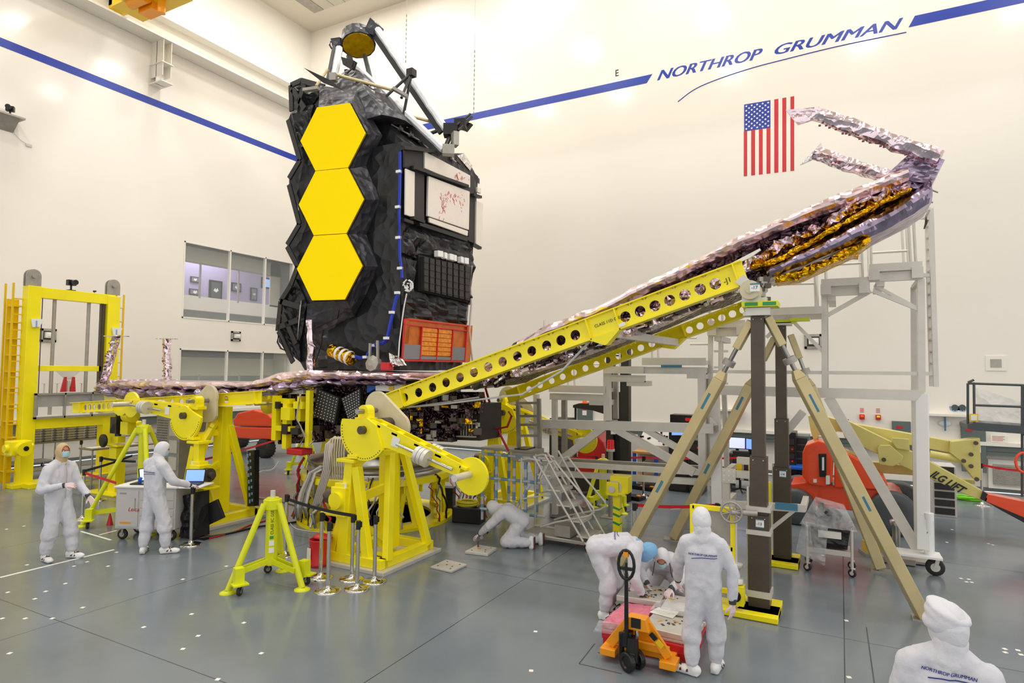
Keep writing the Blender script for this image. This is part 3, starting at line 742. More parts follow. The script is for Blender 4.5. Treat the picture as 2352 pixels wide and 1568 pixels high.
# dark louvre unit with white caps
m = M(); rbox(m, [(952, 585), (1068, 612), (1066, 695), (952, 668)], 0, .1); m.build('electronics_backing', 'void', tel)
for k in range(8):
    x0 = 956 + k * 13.7; y0 = 591 + k * 3.0; m = M()
    rbox(m, [(x0, y0), (x0 + 10.5, y0 + 2.5), (x0 + 10, y0 + 79), (x0, y0 + 76)], .1, .2)
    for j in range(5): rbox(m, [(x0, y0 + 12 + j * 15), (x0 + 10.5, y0 + 14 + j * 15), (x0 + 10.5, y0 + 15 + j * 15), (x0, y0 + 13 + j * 15)], .2, .215)
    m.build('louvre_unit', 'satin', tel)
for x0, x1 in ((983, 995), (999, 1005), (1011, 1020), (1021, 1027), (1037, 1043), (1046, 1055)):
    m = M(); y0 = 577 + (x0 - 983) * .25; rbox(m, [(x0, y0), (x1, y0 + 2), (x1, y0 + 16), (x0, y0 + 14)], .15, .26); m.build('white_cap', 'white', tel, bevel=.01)
# amber film panel in a red frame
m = M(); P = [(927, 731), (1072, 748), (1066, 832), (921, 829)]; rbox(m, P, .05, .16); m.build('film_backing', 'orangefilm', tel)
Q = [rx(*p, .17) for p in P]
def fb(u0, u1, v0, v1, m, d=.02): m.prism([bil(*Q, u, v) for u, v in ((u0, v0), (u1, v0), (u1, v1), (u0, v1))], (d, 0, 0))
m = M()
for u0, u1 in ((.27, .5), (.515, .74)):
    for r in range(6): fb(u0, u1, .17 + r * .115, .27 + r * .115, m, .012)
m.build('amber_cells', 'kapton', tel)
m = M(); fb(.01, .25, .6, .95, m); fb(.76, .99, .6, .95, m); fb(.26, .75, .87, .95, m); m.build('dark_band', 'grey', tel)
m = M()
for u0, u1, v0, v1 in ((0, 1, 0, .03), (0, 1, .13, .155), (0, 1, .965, 1), (0, .012, 0, 1), (.988, 1, 0, 1), (.25, .262, .13, .97), (.502, .512, .13, .97), (.745, .757, .13, .97)): fb(u0, u1, v0, v1, m, .035)
m.build('red_frame', 'red', tel)
m = M(); fb(-.01, 1.01, -.01, 1.01, m, .001); 
# harnesses
def zc4(x, y): return (620 + x / 3.564, 420 + y / 3.564)
def zc3(x, y): return (620 + x / 3.734, 20 + y / 3.734)
m = M()
bl = [(918, 350), (918, 395)] + [zc4(*p) for p in ((1060, 60), (1055, 200), (1055, 300), (1058, 450), (1060, 600), (1072, 700), (1078, 780))]
pts = [ony(*p, 9.45) for p in bl]
m.path(pts, .022, 6); m.path([p + V((.04, -.02, 0)) for p in pts], .018, 5)
p2 = [ony(*zc4(*p), 9.4) for p in ((1050, 900), (1030, 950), (1005, 1060), (985, 1150), (960, 1270), (930, 1310), (850, 1330), (815, 1380), (790, 1425), (740, 1435), (690, 1420))]
m.path(p2, .035, 6); m.path([p + V((.03, -.03, .02)) for p in p2], .02, 5)
m.build('blue_harness', 'bwire', tel)
m = M()
for i, p in enumerate(pts + p2):
    if i % 2: m.cb(p + V((0, -.03, 0)), (.1, .06, .05))
for k in range(26):
    a = rng.uniform(0, 6.28); p = ony(938, 655, 9.35); r = rng.uniform(.03, .13); m.tube(p + V((r * cos(a), 0, r * sin(a))), p + V((r * cos(a + .8), -.02, r * sin(a + .8))), .013, n=5)
m.path([ony(*zc4(*p), 9.42) for p in ((1120, 905), (1100, 1000), (1085, 1100), (1060, 1300), (1052, 1430))], .012, 5)
tag(m.build('white_connector', 'white', tel), kind='stuff')
m = M(); p = [rx(*q, .15) for q in ((1084, 610), (1080, 660), (1083, 700), (1078, 760), (1082, 800), (1088, 850))]; m.path(p, .025, 6)
p = [rx(*q, .12) for q in ((1076, 700), (1072, 750), (1066, 800))]; m.path(p, .012, 5); m.build('side_harness', 'wire', tel)
m = M(); a, b_ = ony(*zc4(510, 1370), 9.4), ony(*zc4(670, 1440), 9.35); m.mat(0).tube(a, b_, .14, n=14); d = (b_ - a)
m.mat(1)
for t in (.35, .6, .85): m.tube(a + d * t, a + d * (t + .1), .145, n=14)
m.build('wrapped_actuator', ['kgold', 'white'], tel)
m = M(); m.tube(ony(*zc4(915, 1130), 9.5), ony(*zc4(915, 1130), 9.42), .15, n=24); m.build('round_cover', 'satin', tel)
m = M(); c = ony(889, 841, 9.3); m.cb(c, (.2, .16, .15)); m.build('red_box', 'red', tel, bevel=.015)
m = M(); c = ony(*zc4(850, 1480), 9.3); m.lathe([(.02, -.1), (.14, -.08), (.16, .06), (.06, .1)], c, (0, -1, .2), 8, False); m.bar(c + V((-.1, 0, 0)), c + V((-.1, 0, .4)), .04); m.bar(c + V((.1, 0, 0)), c + V((.08, 0, .45)), .04); m.build('hinge_fitting', 'alud', tel)
m = M(); c = ony(*zc4(1025, 1440), 9.3); patch(m, c + V((-.15, 0, .12)), c + V((.1, 0, .0)), c + V((.2, 0, -.12)), c + V((-.1, 0, -.15)), 6, 6, .1, (0, .1, 0), 8); m.build('silver_scrap', 'silver', tel)
# top cover, aft optics nose
m = M(); a = [ony(*p, 9.9) for p in ((835, 238), (925, 322), (920, 345), (835, 262))]
patch(m, ony(838, 238, 9.8), rx(1050, 358, 0), rx(1100, 405, 0) + V((-.1, .2, 0)), ony(760, 205, 12), 12, 8, .05, (0, 0, -.12), 3)
m.build('top_cover', 'black', tel)
m = M(); a = ony(832, 240, 9.7); b_ = rx(1048, 366, .05)
for k in range(9):
    p = lerp(a, b_, (k + .5) / 9) + V((0, 0, -.05)); m.cb(p, (.1, .08, .06)); m.tube(p, p + V((0, 0, .12)), .02, n=6)
m.tube(a + V((0, 0, -.06)), b_ + V((0, 0, -.06)), .018, n=6)
m.build('latch_row', 'alud', tel)
def ring4(pp, y): return [ony(*p, y) for p in pp]
m = M(); t0 = at(802, 168, 13.6); nose = []
for cx, cy, w_, h_, dd in ((806, 158, .36, .2, 14.0), (812, 185, .75, .55, 13.7), (828, 225, 1.2, .9, 13.4), (850, 290, 1.7, 1.1, 13.2)):
    c = at(cx, cy, dd); r = []
    for k in range(12):
        an = 2 * pi * (k + .5) / 12; s_ = 1 / max(abs(cos(an)), abs(sin(an))) ** .6
        r.append(c + V((cos(an) * w_ / 2 * s_, sin(an) * h_ / 2 * s_, sin(an) * .1)) + noise.noise_vector(c * 3 + V((k, 0, 0))) * .05)
    nose.append(r)
m.loft(nose); m.build('optics_cover', 'blk2', tel)
m = M(); p = at(790, 150, 13.6); m.prism([p + V((-.1, 0, .22)), p + V((.28, 0, .05)), p + V((.2, 0, -.12)), p + V((-.03, 0, .02))], (0, .12, 0)); m.path([p + V((.3, 0, .0)), p + V((.3, 0, -.1)), p + V((.1, 0, -.2))], .015); m.build('nose_bracket', 'black', tel)
# black spike panel
m = M(); m.prism([at(697, 155, 12.6), at(757, 183, 12.5), at(790, 208, 12.4), at(742, 190, 12.5)], (0, .03, 0)); m.build('sun_vane', 'black', tel)
# secondary mirror head
sm = at(823.5, 104, 14.4); tt = (CAM - sm).normalized(); side = tt.cross(z).normalized(); upv = side.cross(tt).normalized()
rt = side * cos(radians(-8)) + upv * sin(radians(-8)); rt = side * .985 - upv * .17
dn = rt.cross(tt).normalized()
if dn.z > 0: dn = -dn
nn = (tt * cos(radians(44)) + dn * sin(radians(44))).normalized()
m = M(); m.lathe([(.34, -.02), (.36, 0), (.355, .012)], sm, nn, 36); m.build('secondary_mirror', 'smgold', tel)
m = M(); m.lathe([(.2, -.42), (.36, -.3), (.4, -.06), (.4, .0), (.365, .005), (.365, -.02)], sm, nn, 14, False); m.build('mirror_housing', 'blk2', tel)
m = M(); c = at(845, 66, 14.4); patch(m, at(835, 72, 14.2), at(850, 40, 14.2), at(862, 52, 14.2), at(856, 80, 14.2), 4, 4, .03, (0, .3, 0), 6); m.build('hinge_cover_upper', 'blk2', tel)
m = M(); patch(m, at(759, 88, 14.3), at(780, 85, 14.3), at(783, 102, 14.3), at(763, 106, 14.3), 4, 4, .03, (0, .3, 0), 6); m.path([at(760, 95, 14.2), at(757, 103, 14.2), at(762, 112, 14.2)], .02); m.build('hinge_cover_side', 'blk2', tel)
def strut(a, b_, da, db, name='strut', w_=.2, dark=True):
    p, q = at(*a, da), at(*b_, db); m = M(); ax, up_ = frame(q - p); tt_ = (CAM - p).normalized()
    sd = (q - p).normalized().cross(tt_).normalized()
    if sd.dot(side) < 0: sd = -sd
    foilboom(m, [p - sd * w_ * .2, q - sd * w_ * .2], w_ * .85, w_ * .7, .012, 26, 8)
    o = m.build(name, 'silver2', tel)
    if dark:
        m = M(); m.bar(p + sd * w_ * .36, q + sd * w_ * .36, w_ * .3, w_ * .45); m.build('strut_spine', 'satin', tel)
T['silver2'] = mat('white_wrap', (246, 246, 248), .5, 0, bump=.3, bscale=9, kind='foil')
strut((864, 72), (1020, 300), 14.3, 13.6, w_=.24); strut((820, 162), (1016, 348), 13.9, 13.1, w_=.24); strut((775, 110), (760, 190), 14.2, 13.4, w_=.2)
m = M(); m.tube(at(802, 130, 14.5), at(812, 165, 14), .07); m.tube(at(838, 128, 14.6), at(852, 185, 13.8), .055); m.split('rear_strut', 'dgrey', tel)
m = M(); m.tube(at(766, 170, 13.3), at(900, 206, 13), .035); m.tube(at(752, 160, 13.3), at(726, 198, 12.8), .03); m.tube(at(948, 268, 13.6), at(995, 281, 13.8), .03); m.split('gold_rod', 'bronze', tel)
m = M(); nd = at(945, 168, 13.5)
for q, d in (((853, 252), 13.0), ((920, 300), 13.3), ((922, 225), 13.2)): m.tube(nd, at(*q, d), .032)
m.cb(nd, (.16, .16, .16)); m.cb(at(1035, 300, 13.6), (.3, .25, .25), .5); m.cb(at(1058, 285, 13.8), (.25, .2, .2), .3)
m.tube(at(1040, 295, 13.6), at(1080, 262, 13.9), .03); m.tube(at(1052, 300, 13.6), at(1084, 268, 13.9), .03); m.tube(at(990, 306, 13.6), at(1030, 290, 13.7), .04); m.tube(at(1035, 310, 13.6), at(1020, 345, 13.2), .05); m.tube(at(1045, 315, 13.6), at(1028, 355, 13.2), .04)
m.prism([at(1040, 290, 13.9), at(1060, 275, 13.9), at(1082, 283, 13.9), at(1068, 300, 13.9)], (0, .1, 0))
m.build('lattice_strut', 'black', tel)
m = M(); m.bar(at(903, 203, 13), at(936, 222, 13), .12, .06); m.cb(at(766, 178, 13.2), (.14, .14, .16), .4); m.cb(at(1030, 345, 13.1), (.25, .2, .2), .6); m.cb(at(1045, 320, 13.4), (.12, .2, .3), .9); m.cb(at(715, 205, 12.6), (.35, .1, .06), .2); m.split('end_fitting', 'alud', tel)
m = M(); patch(m, rx(1040, 352, -.1), rx(1066, 352, -.1), rx(1098, 410, -.1), rx(1045, 372, -.1), 6, 6, .06, (-.4, 0, 0), 4); m.build('corner_cover', 'blk2', tel)
m = M(); patch(m, onx(1050, 357, XI), onx(1066, 352, XI), onx(1085, 380, XI), onx(1080, 392, XI), 3, 3, .03, (-.06, .05, 0)); m.build('corner_patch', 'silver', tel)
# spacecraft bus
m = M(); m.box(-9.75, -7.5, 9.5, 11.7, 1.75, 2.85); m.box(-9.4, -7.7, 9.7, 11.4, 1.61, 1.8); m.build('bus_core', 'dfoil', tel)
m = M()
for q, s in (([(640, 905), (735, 905), (735, 1015), (640, 1020)], 1), ([(930, 900), (1100, 900), (1100, 950), (935, 955)], 2), ([(935, 950), (1045, 950), (1040, 1015), (930, 1010)], 3), ([(730, 860), (850, 860), (845, 905), (730, 900)], 5)):
    P = [ony(*p, 9.45) for p in q]; patch(m, *P, 16, 9, .16, (0, .15, 0), 5, s * 2.1)
m.split('bus_blanket', 'dfoil', tel)
m = M()
for k in range(110):
    px = rng.choice((rng.uniform(640, 715), rng.uniform(935, 1100))); py = rng.uniform(905, 1015); c = ony(px, py, 9.3); m.mat(rng.choice((0, 0, 1, 2, 3)))
    m.cb(c, (rng.uniform(.03, .14), .12, rng.uniform(.03, .12)), rng.uniform(0, 1))
tag(m.build('bus_hardware', ['bolt', 'kgold', 'alud', 'dfoil'], tel), kind='stuff')
def zc5(x, y): return (600 + x / 2.8, 820 + y / 2.8)
m = M(); m.mat(0).prism([ony(*zc5(*p), 9.25) for p in ((100, 140), (270, 130), (270, 235), (100, 240))], (0, .3, 0)); m.mat(1)
for k in range(7): c = ony(*zc5(110 + k * 22, 165 + 30 * (k % 2)), 9.23); m.cb(c, (.06, .04, .03))
m.build('white_box', ['white', 'black'], tel)
for q in (((370, 205), (500, 262), (470, 428), (330, 382)), ((515, 265), (636, 200), (636, 365), (562, 415))):
    P = [ony(*zc5(*p), 9.15) for p in q]; m = M(); m.mat(0).prism(P, (0, .08, 0)); m.mat(1)
    for i in range(7):
        for j in range(9): c = bil(*P, (i + .6) / 7.2, (j + .6) / 9.2); m.cb(c + V((0, -.004, 0)), (.016, .006, .016))
    m.build('dotted_panel', ['satin', 'white'], tel)
m = M()
for mi, q in ((0, ((680, 105), (735, 105), (735, 200), (680, 230))), (1, ((735, 108), (925, 120), (925, 225), (735, 215))), (2, ((820, 120), (850, 120), (850, 215), (820, 215))), (2, ((750, 120), (925, 122), (925, 135), (750, 133))), (2, ((905, 125), (925, 125), (925, 190), (905, 185)))):
    m.mat(mi).prism([ony(*zc5(*p), 9.25 - .02 * mi) for p in q], (0, .15, 0))
m.build('painted_bus_panel', ['bluep', 'white', 'yeld'], tel)
m = M(); m.mat(0).prism([ony(*p, 9.25) for p in ((706, 870), (732, 868), (716, 960), (710, 960))], (0, .3, 0)); m.mat(1)
for k in range(4): c = ony(720, 888 + k * 20, 9.2); m.tube(c, c + V((0, -.05, 0)), .06, n=10)
m.build('side_panel', ['alud', 'kgold'], tel)
m = M(); P = [ony(*p, 9.6) for p in ((1048, 926), (1102, 928), (1102, 1012), (1045, 1010))]; m.mat(0).prism(P, (0, .8, 0)); m.mat(1)
for r in range(2):
    for c_ in range(5): a = bil(*P, .25 + c_ * .11, .1 + r * .45); b_ = bil(*P, .25 + c_ * .11, .42 + r * .45); m.bar(a, b_, .015, .03)
    for v_ in (.08, .44): m.path([bil(*P, u, v_ + r * .45) + V((0, -.04, 0)) for u in (.1, .3, .6, .9)], .015, 5)
m.build('avionics_box', ['satin', 'alu'], tel)
m = M()
for k in range(9):
    c = ony(735 + (k % 5) * 26, 985 + 12 * (k // 5), 9.4); m.mat(k % 2).cb(c, (.18, .2, .16), k)
m.build('lower_fittings', ['bolt', 'dfoil'], tel)
# pink foil vertical tube beside the mirror wing
m = M(); foilboom(m, [ony(712, 735, 9.2), ony(716, 790, 9.2), ony(713, 860, 9.2)], .17, .15, .03, 10); m.build('foil_mast', 'pink', tel)
# sunshield pallets
def pallet(side_):
    yn, yf = 9.05, 10.85
    if side_ == 'R':
        topU = [(925, 858), (1000, 868), (1060, 850), (1110, 832), (1200, 778), (1260, 744), (1379, 702), (1498, 640), (1617, 586), (1696, 541), (1823, 491), (1951, 436), (2024, 409), (2085, 382)]
        topL = [(925, 872), (1000, 880), (1060, 872), (1110, 858), (1200, 806), (1260, 776), (1379, 728), (1480, 680), (1602, 617), (1679, 580), (1778, 537), (1919, 482), (1990, 452), (2085, 415)]
        bot = [(925, 885), (1050, 900), (1150, 888), (1200, 864), (1325, 823), (1426, 781), (1498, 753), (1600, 709), (1646, 697), (1706, 668)]
        m = M(); layer(m, topU, topL, yn, yf, .1, 90, .06, 1); r = m.build('sunshield_pallet', 'rose', tel)
        core = [(p[0], p[1] + 7) for p in topU]
        low = bot + [(1770, 632), (1887, 585), (2005, 532), (2085, 492)]
        m = M(); layer(m, core, [(p[0], p[1] - 5) for p in low], yn + .2, yf - .75, .02, 60, .04, 2); m.build('pallet_core', 'dfoil', r)
        m = M(); layer(m, [(1110, 850), (1300, 780), (1500, 702), (1610, 642), (1734, 582), (1871, 512), (1963, 466), (2100, 410)], [(1110, 885), (1300, 826), (1500, 748), (1650, 678), (1734, 612), (1871, 540), (1963, 487), (2100, 432)], yn + .06, yn + .5, .06, 150, .13, 3, 7.0); m.build('ruffled_membrane', 'pink', r)
        m = M(); layer(m, [(1730, 608), (1800, 585), (1887, 536), (1963, 490), (2000, 472), (2091, 430)], [(1730, 618), (1800, 600), (1887, 550), (1963, 505), (2000, 486), (2091, 438)], yn - .06, yn + .2, .03, 60, .05, 4, 6.0); m.build('gold_edge_strip', 'kgold', r)
        m = M(); layer(m, [(1750, 622), (1887, 556), (1990, 500), (2091, 445), (2138, 408)], [(1765, 642), (1887, 590), (2005, 541), (2100, 492), (2143, 462)], yn - .02, yn + .75, .12, 60, .05, 5); m.build('lower_wrap', 'purple', r)
        m = M(); layer(m, [(1772, 634), (1830, 622), (1900, 592), (1960, 564), (2000, 542)], [(1780, 650), (1835, 642), (1900, 612), (1960, 584), (2000, 556)], yn - .02, yn + .35, .03, 40, .06, 6, 6.0)
        P = [ony(*p, yn + .2) for p in ((1925, 572), (1970, 548), (1972, 588), (1950, 587))]; patch(m, *P, 6, 6, .08, (0, .3, 0), 6)
        m.build('gold_underside', 'kgold', r)
        m = M(); P = [ony(*p, yn) for p in ((2035, 402), (2105, 338), (2170, 368), (2140, 425))]; patch(m, *P, 10, 8, .1, (0, 1.8, 0), 5)
        P = [ony(*p, yn + .03) for p in ((1990, 432), (2045, 395), (2135, 425), (2080, 440))]; patch(m, *P, 10, 6, .12, (0, .5, 0), 6)
        m.build('end_wrap', 'purple', r)
        m = M()
        for k in range(190):
            t = rng.random(); x = lerp(1090, 1700, t); yl = poly_at(bot, x); y = yl - rng.uniform(2, 34); c = ony(x, y, yn + rng.uniform(-.05, .12)); m.mat(rng.choice((0, 0, 1, 2, 3, 3)))
            m.cb(c, (rng.uniform(.05, .2), .1, rng.uniform(.02, .06)), 0, Matrix.Rotation(-.33 + rng.uniform(-.3, .3), 3, 'Y'))
        tag(m.build('underside_hardware', ['bolt', 'rose', 'silver', 'dfoil'], r), kind='stuff')
        m = M(); foilboom(m, [ony(2160, 362, yn), ony(2080, 335, yn), ony(1960, 292, yn), ony(1870, 262, yn)], .22, .2, .03, 12, 7); mast = m.build('folded_mast', 'pink', r)
        m = M(); a = [ony(*p, yn) for p in ((1805, 252), (1882, 245), (1886, 268), (1832, 285))]; patch(m, *a, 6, 5, .04, (0, .05, 0), 5); m.build('mast_flare', 'pink', r)
        m = M(); foilboom(m, [ony(2050, 412, yf), ony(1950, 378, yf), ony(1872, 350, yf)], .24, .22, .03, 12, 7); m.build('folded_mast', 'pink', r)
        m = M(); a = [ony(*p, yf) for p in ((1838, 378), (1886, 328), (1892, 350), (1862, 368))]; patch(m, *a, 5, 5, .03, (0, .05, 0), 5); m.build('mast_flare', 'silver', r)
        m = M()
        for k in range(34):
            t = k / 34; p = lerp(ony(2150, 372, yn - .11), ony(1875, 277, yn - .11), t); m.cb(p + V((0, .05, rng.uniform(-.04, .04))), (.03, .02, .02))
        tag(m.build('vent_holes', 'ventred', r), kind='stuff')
        m = M(); P = [ony(*p, yn - .02) for p in ((1684, 548), (1705, 543), (1712, 562), (1682, 572))]; patch(m, *P, 5, 5, .05, (0, .2, 0), 8); m.build('pale_blue_wrap', 'tapeb', r)
        m = M(); m.prism([ony(*p, yn - .15) for p in ((1672, 608), (1745, 570), (1748, 574), (1722, 592), (1690, 606))], (0, .03, 0)); m.build('white_blade', 'whitep', r)
        m = M(); m.tube(ony(2140, 436, yn), ony(2155, 442, yn), .01); m.tube(ony(2135, 462, yn), ony(2143, 465, yn), .01); m.split('edge_pin', 'alud', r)
    else:
        U = [(222, 884), (250, 874), (420, 877), (570, 879), (640, 858), (690, 850), (760, 850), (940, 856)]
        Lo = [(222, 896), (250, 892), (420, 894), (570, 893), (640, 884), (690, 874), (760, 870), (940, 872)]
        B_ = [(225, 903), (290, 917), (430, 914), (560, 909), (640, 904), (690, 893), (760, 885), (940, 884)]
        m = M(); layer(m, U, Lo, yn, yf, .08, 80, .07, 11); r = m.build('sunshield_pallet', 'rose', tel)
        m = M(); layer(m, Lo, B_, yn + .04, yf, .1, 90, .13, 12, 5.0); m.build('ruffled_membrane', 'purple', r)
        m = M(); P = [ony(*p, yn - .05) for p in ((220, 884), (252, 872), (262, 905), (224, 902))]; patch(m, *P, 8, 6, .1, (0, 1.8, 0), 6); m.build('end_wrap', 'purple', r)
        for top, bot_, yy in (((268, 772), (236, 882), yn), ((383, 778), (385, 880), yf)):
            a, b_ = ony(*top, yy), ony(*bot_, yy); m = M(); foilboom(m, [a, lerp(a, b_, .5) + V((.02, 0, 0)), b_], .19 if yy == yn else .22, .2, .03, 10, 7, seed=yy); q = m.build('folded_mast', 'pink', r)
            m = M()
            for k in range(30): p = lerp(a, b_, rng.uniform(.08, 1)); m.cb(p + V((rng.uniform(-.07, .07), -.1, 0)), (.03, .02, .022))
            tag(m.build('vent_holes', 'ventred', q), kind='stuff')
            m = M(); m.cb(a, (.5, .3, .02), .2); m.build('mast_flare', 'silver', r)
pallet('R'); pallet('L')
# ================================================================ GROUND SUPPORT STANDS AND BEAMS
def zc2(x, y): return (x / 3.484, 880 + y / 3.484)
def support_stand(O, s, label, arm=-16.5, full=True):
    O = V(O); r = empty('support_stand', O, label, 'support stand', 'yellow pivoting support stands')
    P = lambda x, y, z_: O + V((x * s, y, z_))
    m = M(); m.cb(P(0, 0, .03), (1.28, 1.52, .06)); m.build('floor_plate', 'alu', r, bevel=.006)
    m = M()
    for y in (-.6, .6): m.bar(P(-.53, y, .13), P(.53, y, .13), .16, .14)
    for x in (-.46, .46): m.bar(P(x, -.6, .13), P(x, .6, .13), .14, .14)
    m.cb(P(.2, -.2, .07), (.6, .9, .02)); m.build('base_frame', 'yel', r, bevel=.008)
    m = M(); m.mat(0).cb(P(.15, -.35, .085), (.42, .3, .015)); m.build('base_opening', 'void', r)
    # frame
    m = M()
    m.bar(P(.02, .12, .15), P(.0, .12, 2.3), .26, .24, V((0, 1, 0)))
    for x0, y0, x1, y1, z1 in ((.5, -.5, .12, .0, 2.05), (.5, .55, .14, .18, 2.05), (-.46, .5, -.1, .2, 1.9)):
        m.bar(P(x0, y0, .15), P(x1, y1, z1), .11, .13, V((0, 1, 0)))
    m.bar(P(-.28, -.6, .15), P(-.22, -.56, 1.62), .22, .16, V((0, 1, 0)), .15, .14)
    m.bar(P(.2, -.6, .15), P(-.1, -.56, 1.55), .14, .12, V((0, 1, 0)))
    m.bar(P(-.52, -.6, .15), P(-.3, -.56, 1.1), .11, .1, V((0, 1, 0)))
    m.bar(P(-.5, -.3, .15), P(-.28, -.5, 1.0), .09, .09)
    m.bar(P(-.2, -.5, 1.0), P(0, .1, 1.15), .08, .14); m.bar(P(-.2, -.5, .7), P(.02, .1, .25), .08, .1)
    m.bar(P(-.05, -.5, 1.72), P(.1, .1, 1.8), .1, .12); m.bar(P(.1, -.45, 1.75), P(.12, .1, 1.75), .25, .08)
    m.bar(P(-.2, -.55, 1.5), P(.06, 0, 2.0), .1, .1)
    m.build('frame', 'yel', r, bevel=.008)
    m = M(); m.cb(P(-.22, -.56, 1.65), (.36, .3, .05)); m.cb(P(-.1, -.6, 1.72), (.2, .16, .06)); m.build('clamp_plate', 'yel', r, bevel=.006)
    # tan teardrop plate
    def arc(cx, cz, R_, a0, a1, n=10): return [(cx + R_ * cos(radians(a0 + (a1 - a0) * k / n)), cz + R_ * sin(radians(a0 + (a1 - a0) * k / n))) for k in range(n + 1)]
    q = arc(.0, 2.5, .24, 50, 200) + arc(-.05, 2.2, .2, 200, 270, 4) + arc(.42, 2.18, .24, 300, 400)
    m = M(); m.prism([P(x, -.18, z_) for x, z_ in q], (0, -.06, 0)); m.build('pivot_plate', 'tan', r, bevel=.008)
    m = M(); m.tube(P(.28, -.22, 2.22), P(.28, -.42, 2.22), .11, n=20); m.build('pivot_drum', 'bolt', r)
    # pillow block
    m = M(); m.mat(0).cb(P(0, -.48, 2.3), (.3, .2, .06)); m.cb(P(0, -.48, 2.15), (.16, .14, .28)); m.cb(P(0, -.48, 2.36), (.22, .14, .1)); m.tube(P(0, -.4, 2.43), P(0, -.56, 2.43), .1, n=18)
    m.mat(1).tube(P(0, -.2, 2.43), P(0, -.7, 2.43), .04, n=14); m.build('pillow_block', ['yel', 'steel'], r)
    # sector and arm
    a = radians(arm); ca, sa = cos(a), sin(a); pc = (0.11, 2.15)
    A = lambda u, v_, y: P(pc[0] + u * ca - v_ * sa, y, pc[1] + u * sa + v_ * ca)
    q = [(.48 * cos(radians(t)), .48 * sin(radians(t))) for t in range(178, 345, 7)] + [(.2, .15), (.0, .19), (-.14, .12)]
    m = M(); m.mat(0).prism([A(u, v_, -.66) for u, v_ in q], (0, .05, 0)); m.mat(1)
    for t in range(190, 340, 6): c = A(.445 * cos(radians(t)), .445 * sin(radians(t)), -.665); m.tube(c, c + V((0, .004, 0)), .009, n=6)
    m.mat(2).tube(A(0, 0, -.6), A(0, 0, -.74), .065, n=16)
    m.build('sector_plate', ['yel', 'black', 'bolt'], r)
    m = M()
    for y in (-.62, -.44):
        m.prism([A(-.1, .12, y), A(.1, .2, y), (A(1.83, .13, y)), A(1.83, -.06, y), A(.5, -.12, y), A(.3, -.2, y)], (0, .02, 0))
    for u in (.15, .5, .95, 1.35, 1.8): m.prism([A(u, .16 - u * .03, -.62), A(u + .12, .16 - u * .03, -.62), A(u + .12, .12 - u * .03, -.62), A(u, .12 - u * .03, -.62)], (0, .2, 0))
    m.build('lever_arm', 'yel', r, bevel=.004)
    m = M(); m.tube(A(.7, .03, -.7), A(1.75, .03, -.7), .025, n=8); m.tube(A(.7, .03, -.36), A(1.75, .03, -.36), .025, n=8); m.split('guide_rod', 'chrome', r)
    for y in (-.72, -.34):
        m = M()
        for k in range(3): m.tube(A(1.12 + k * .07, .03, y), A(1.18 + k * .07, .03, y), .13, n=20)
        m.build('counterweight', 'alu', r)
    m = M(); m.mat(0).lathe([(.27, 0), (.27, .05)], A(1.99, .0, -.5), (0, -1, 0), 32, False); m.mat(1).tube(A(1.96, .02, -.55), A(1.96, .02, -.95), .05, n=16)
    m.build('end_disc', ['yel', 'alu'], r)
    # gearbox, drum
    m = M(); m.cb(P(-.42, -.58, .8), (.5, .35, .05)); m.cb(P(-.33, -.6, 1.03), (.3, .26, .4)); m.cb(P(-.33, -.6, 1.25), (.2, .2, .08)); m.tube(P(-.33, -.72, 1.03), P(-.33, -.8, 1.03), .13, n=16); m.bar(P(-.45, -.58, .8), P(-.3, -.58, .35), .08); m.build('gearbox', 'yel', r, bevel=.012)
    m = M(); m.tube(P(-.5, -.6, 1.05), P(-.62, -.6, 1.05), .13, n=16); m.tube(P(-.62, -.6, 1.05), P(-.72, -.6, 1.05), .06, n=10); m.build('cable_drum', 'bolt', r)
    m = M(); c = P(-.33, -.735, .95); m.mat(0).cb(c, (.1, .01, .12)); m.mat(1).cb(c + V((0, -.006, .05)), (.1, .006, .02)); m.build('data_plate', ['white', 'green'], r)
    m = M(); c = P(.55 * 1, -.63, 1.98) if s > 0 else P(.3, -.7, 1.9)
    c = A(.62, .03, -.626); m.prism([A(.55, -.05, -.625), A(.69, -.05, -.625), A(.69, .1, -.625), A(.55, .1, -.625)], (0, -.004, 0)); m.build('tag', 'white', r)
    m = M(); c = P(-.24, -.69, 1.25); m.mat(0).cb(c, (.11, .01, .09)); m.mat(1).cb(c + V((0, -.006, -.05)), (.11, .008, .02)); m.build('blue_tag', ['white', 'tape'], r)
    if full:
        vs, fs = text_mesh('LOAD BAR', .06, None, (s * ca, 0, sa), (-s * sa if s > 0 else sa, 0, ca), A(-.1, -.25, -.668), stretch=1, extrude=.001)
    return r
support_stand((-6.7, 8.15, 0), 1, 'largest yellow pivoting stand in front of the telescope, lever arm pointing down to the right')
support_stand((-11.25, 8.4, 0), -1, 'yellow pivoting stand under the left pallet, lever arm nearly level to the left', arm=4)
support_stand((-6.85, 12.95, 0), 1, 'yellow pivoting stand behind the telescope, seen past the wrapped work platform', arm=-15)
support_stand((-11.3, 12.0, 0), -1, 'far yellow pivoting stand mostly hidden behind the spacecraft body', arm=0)
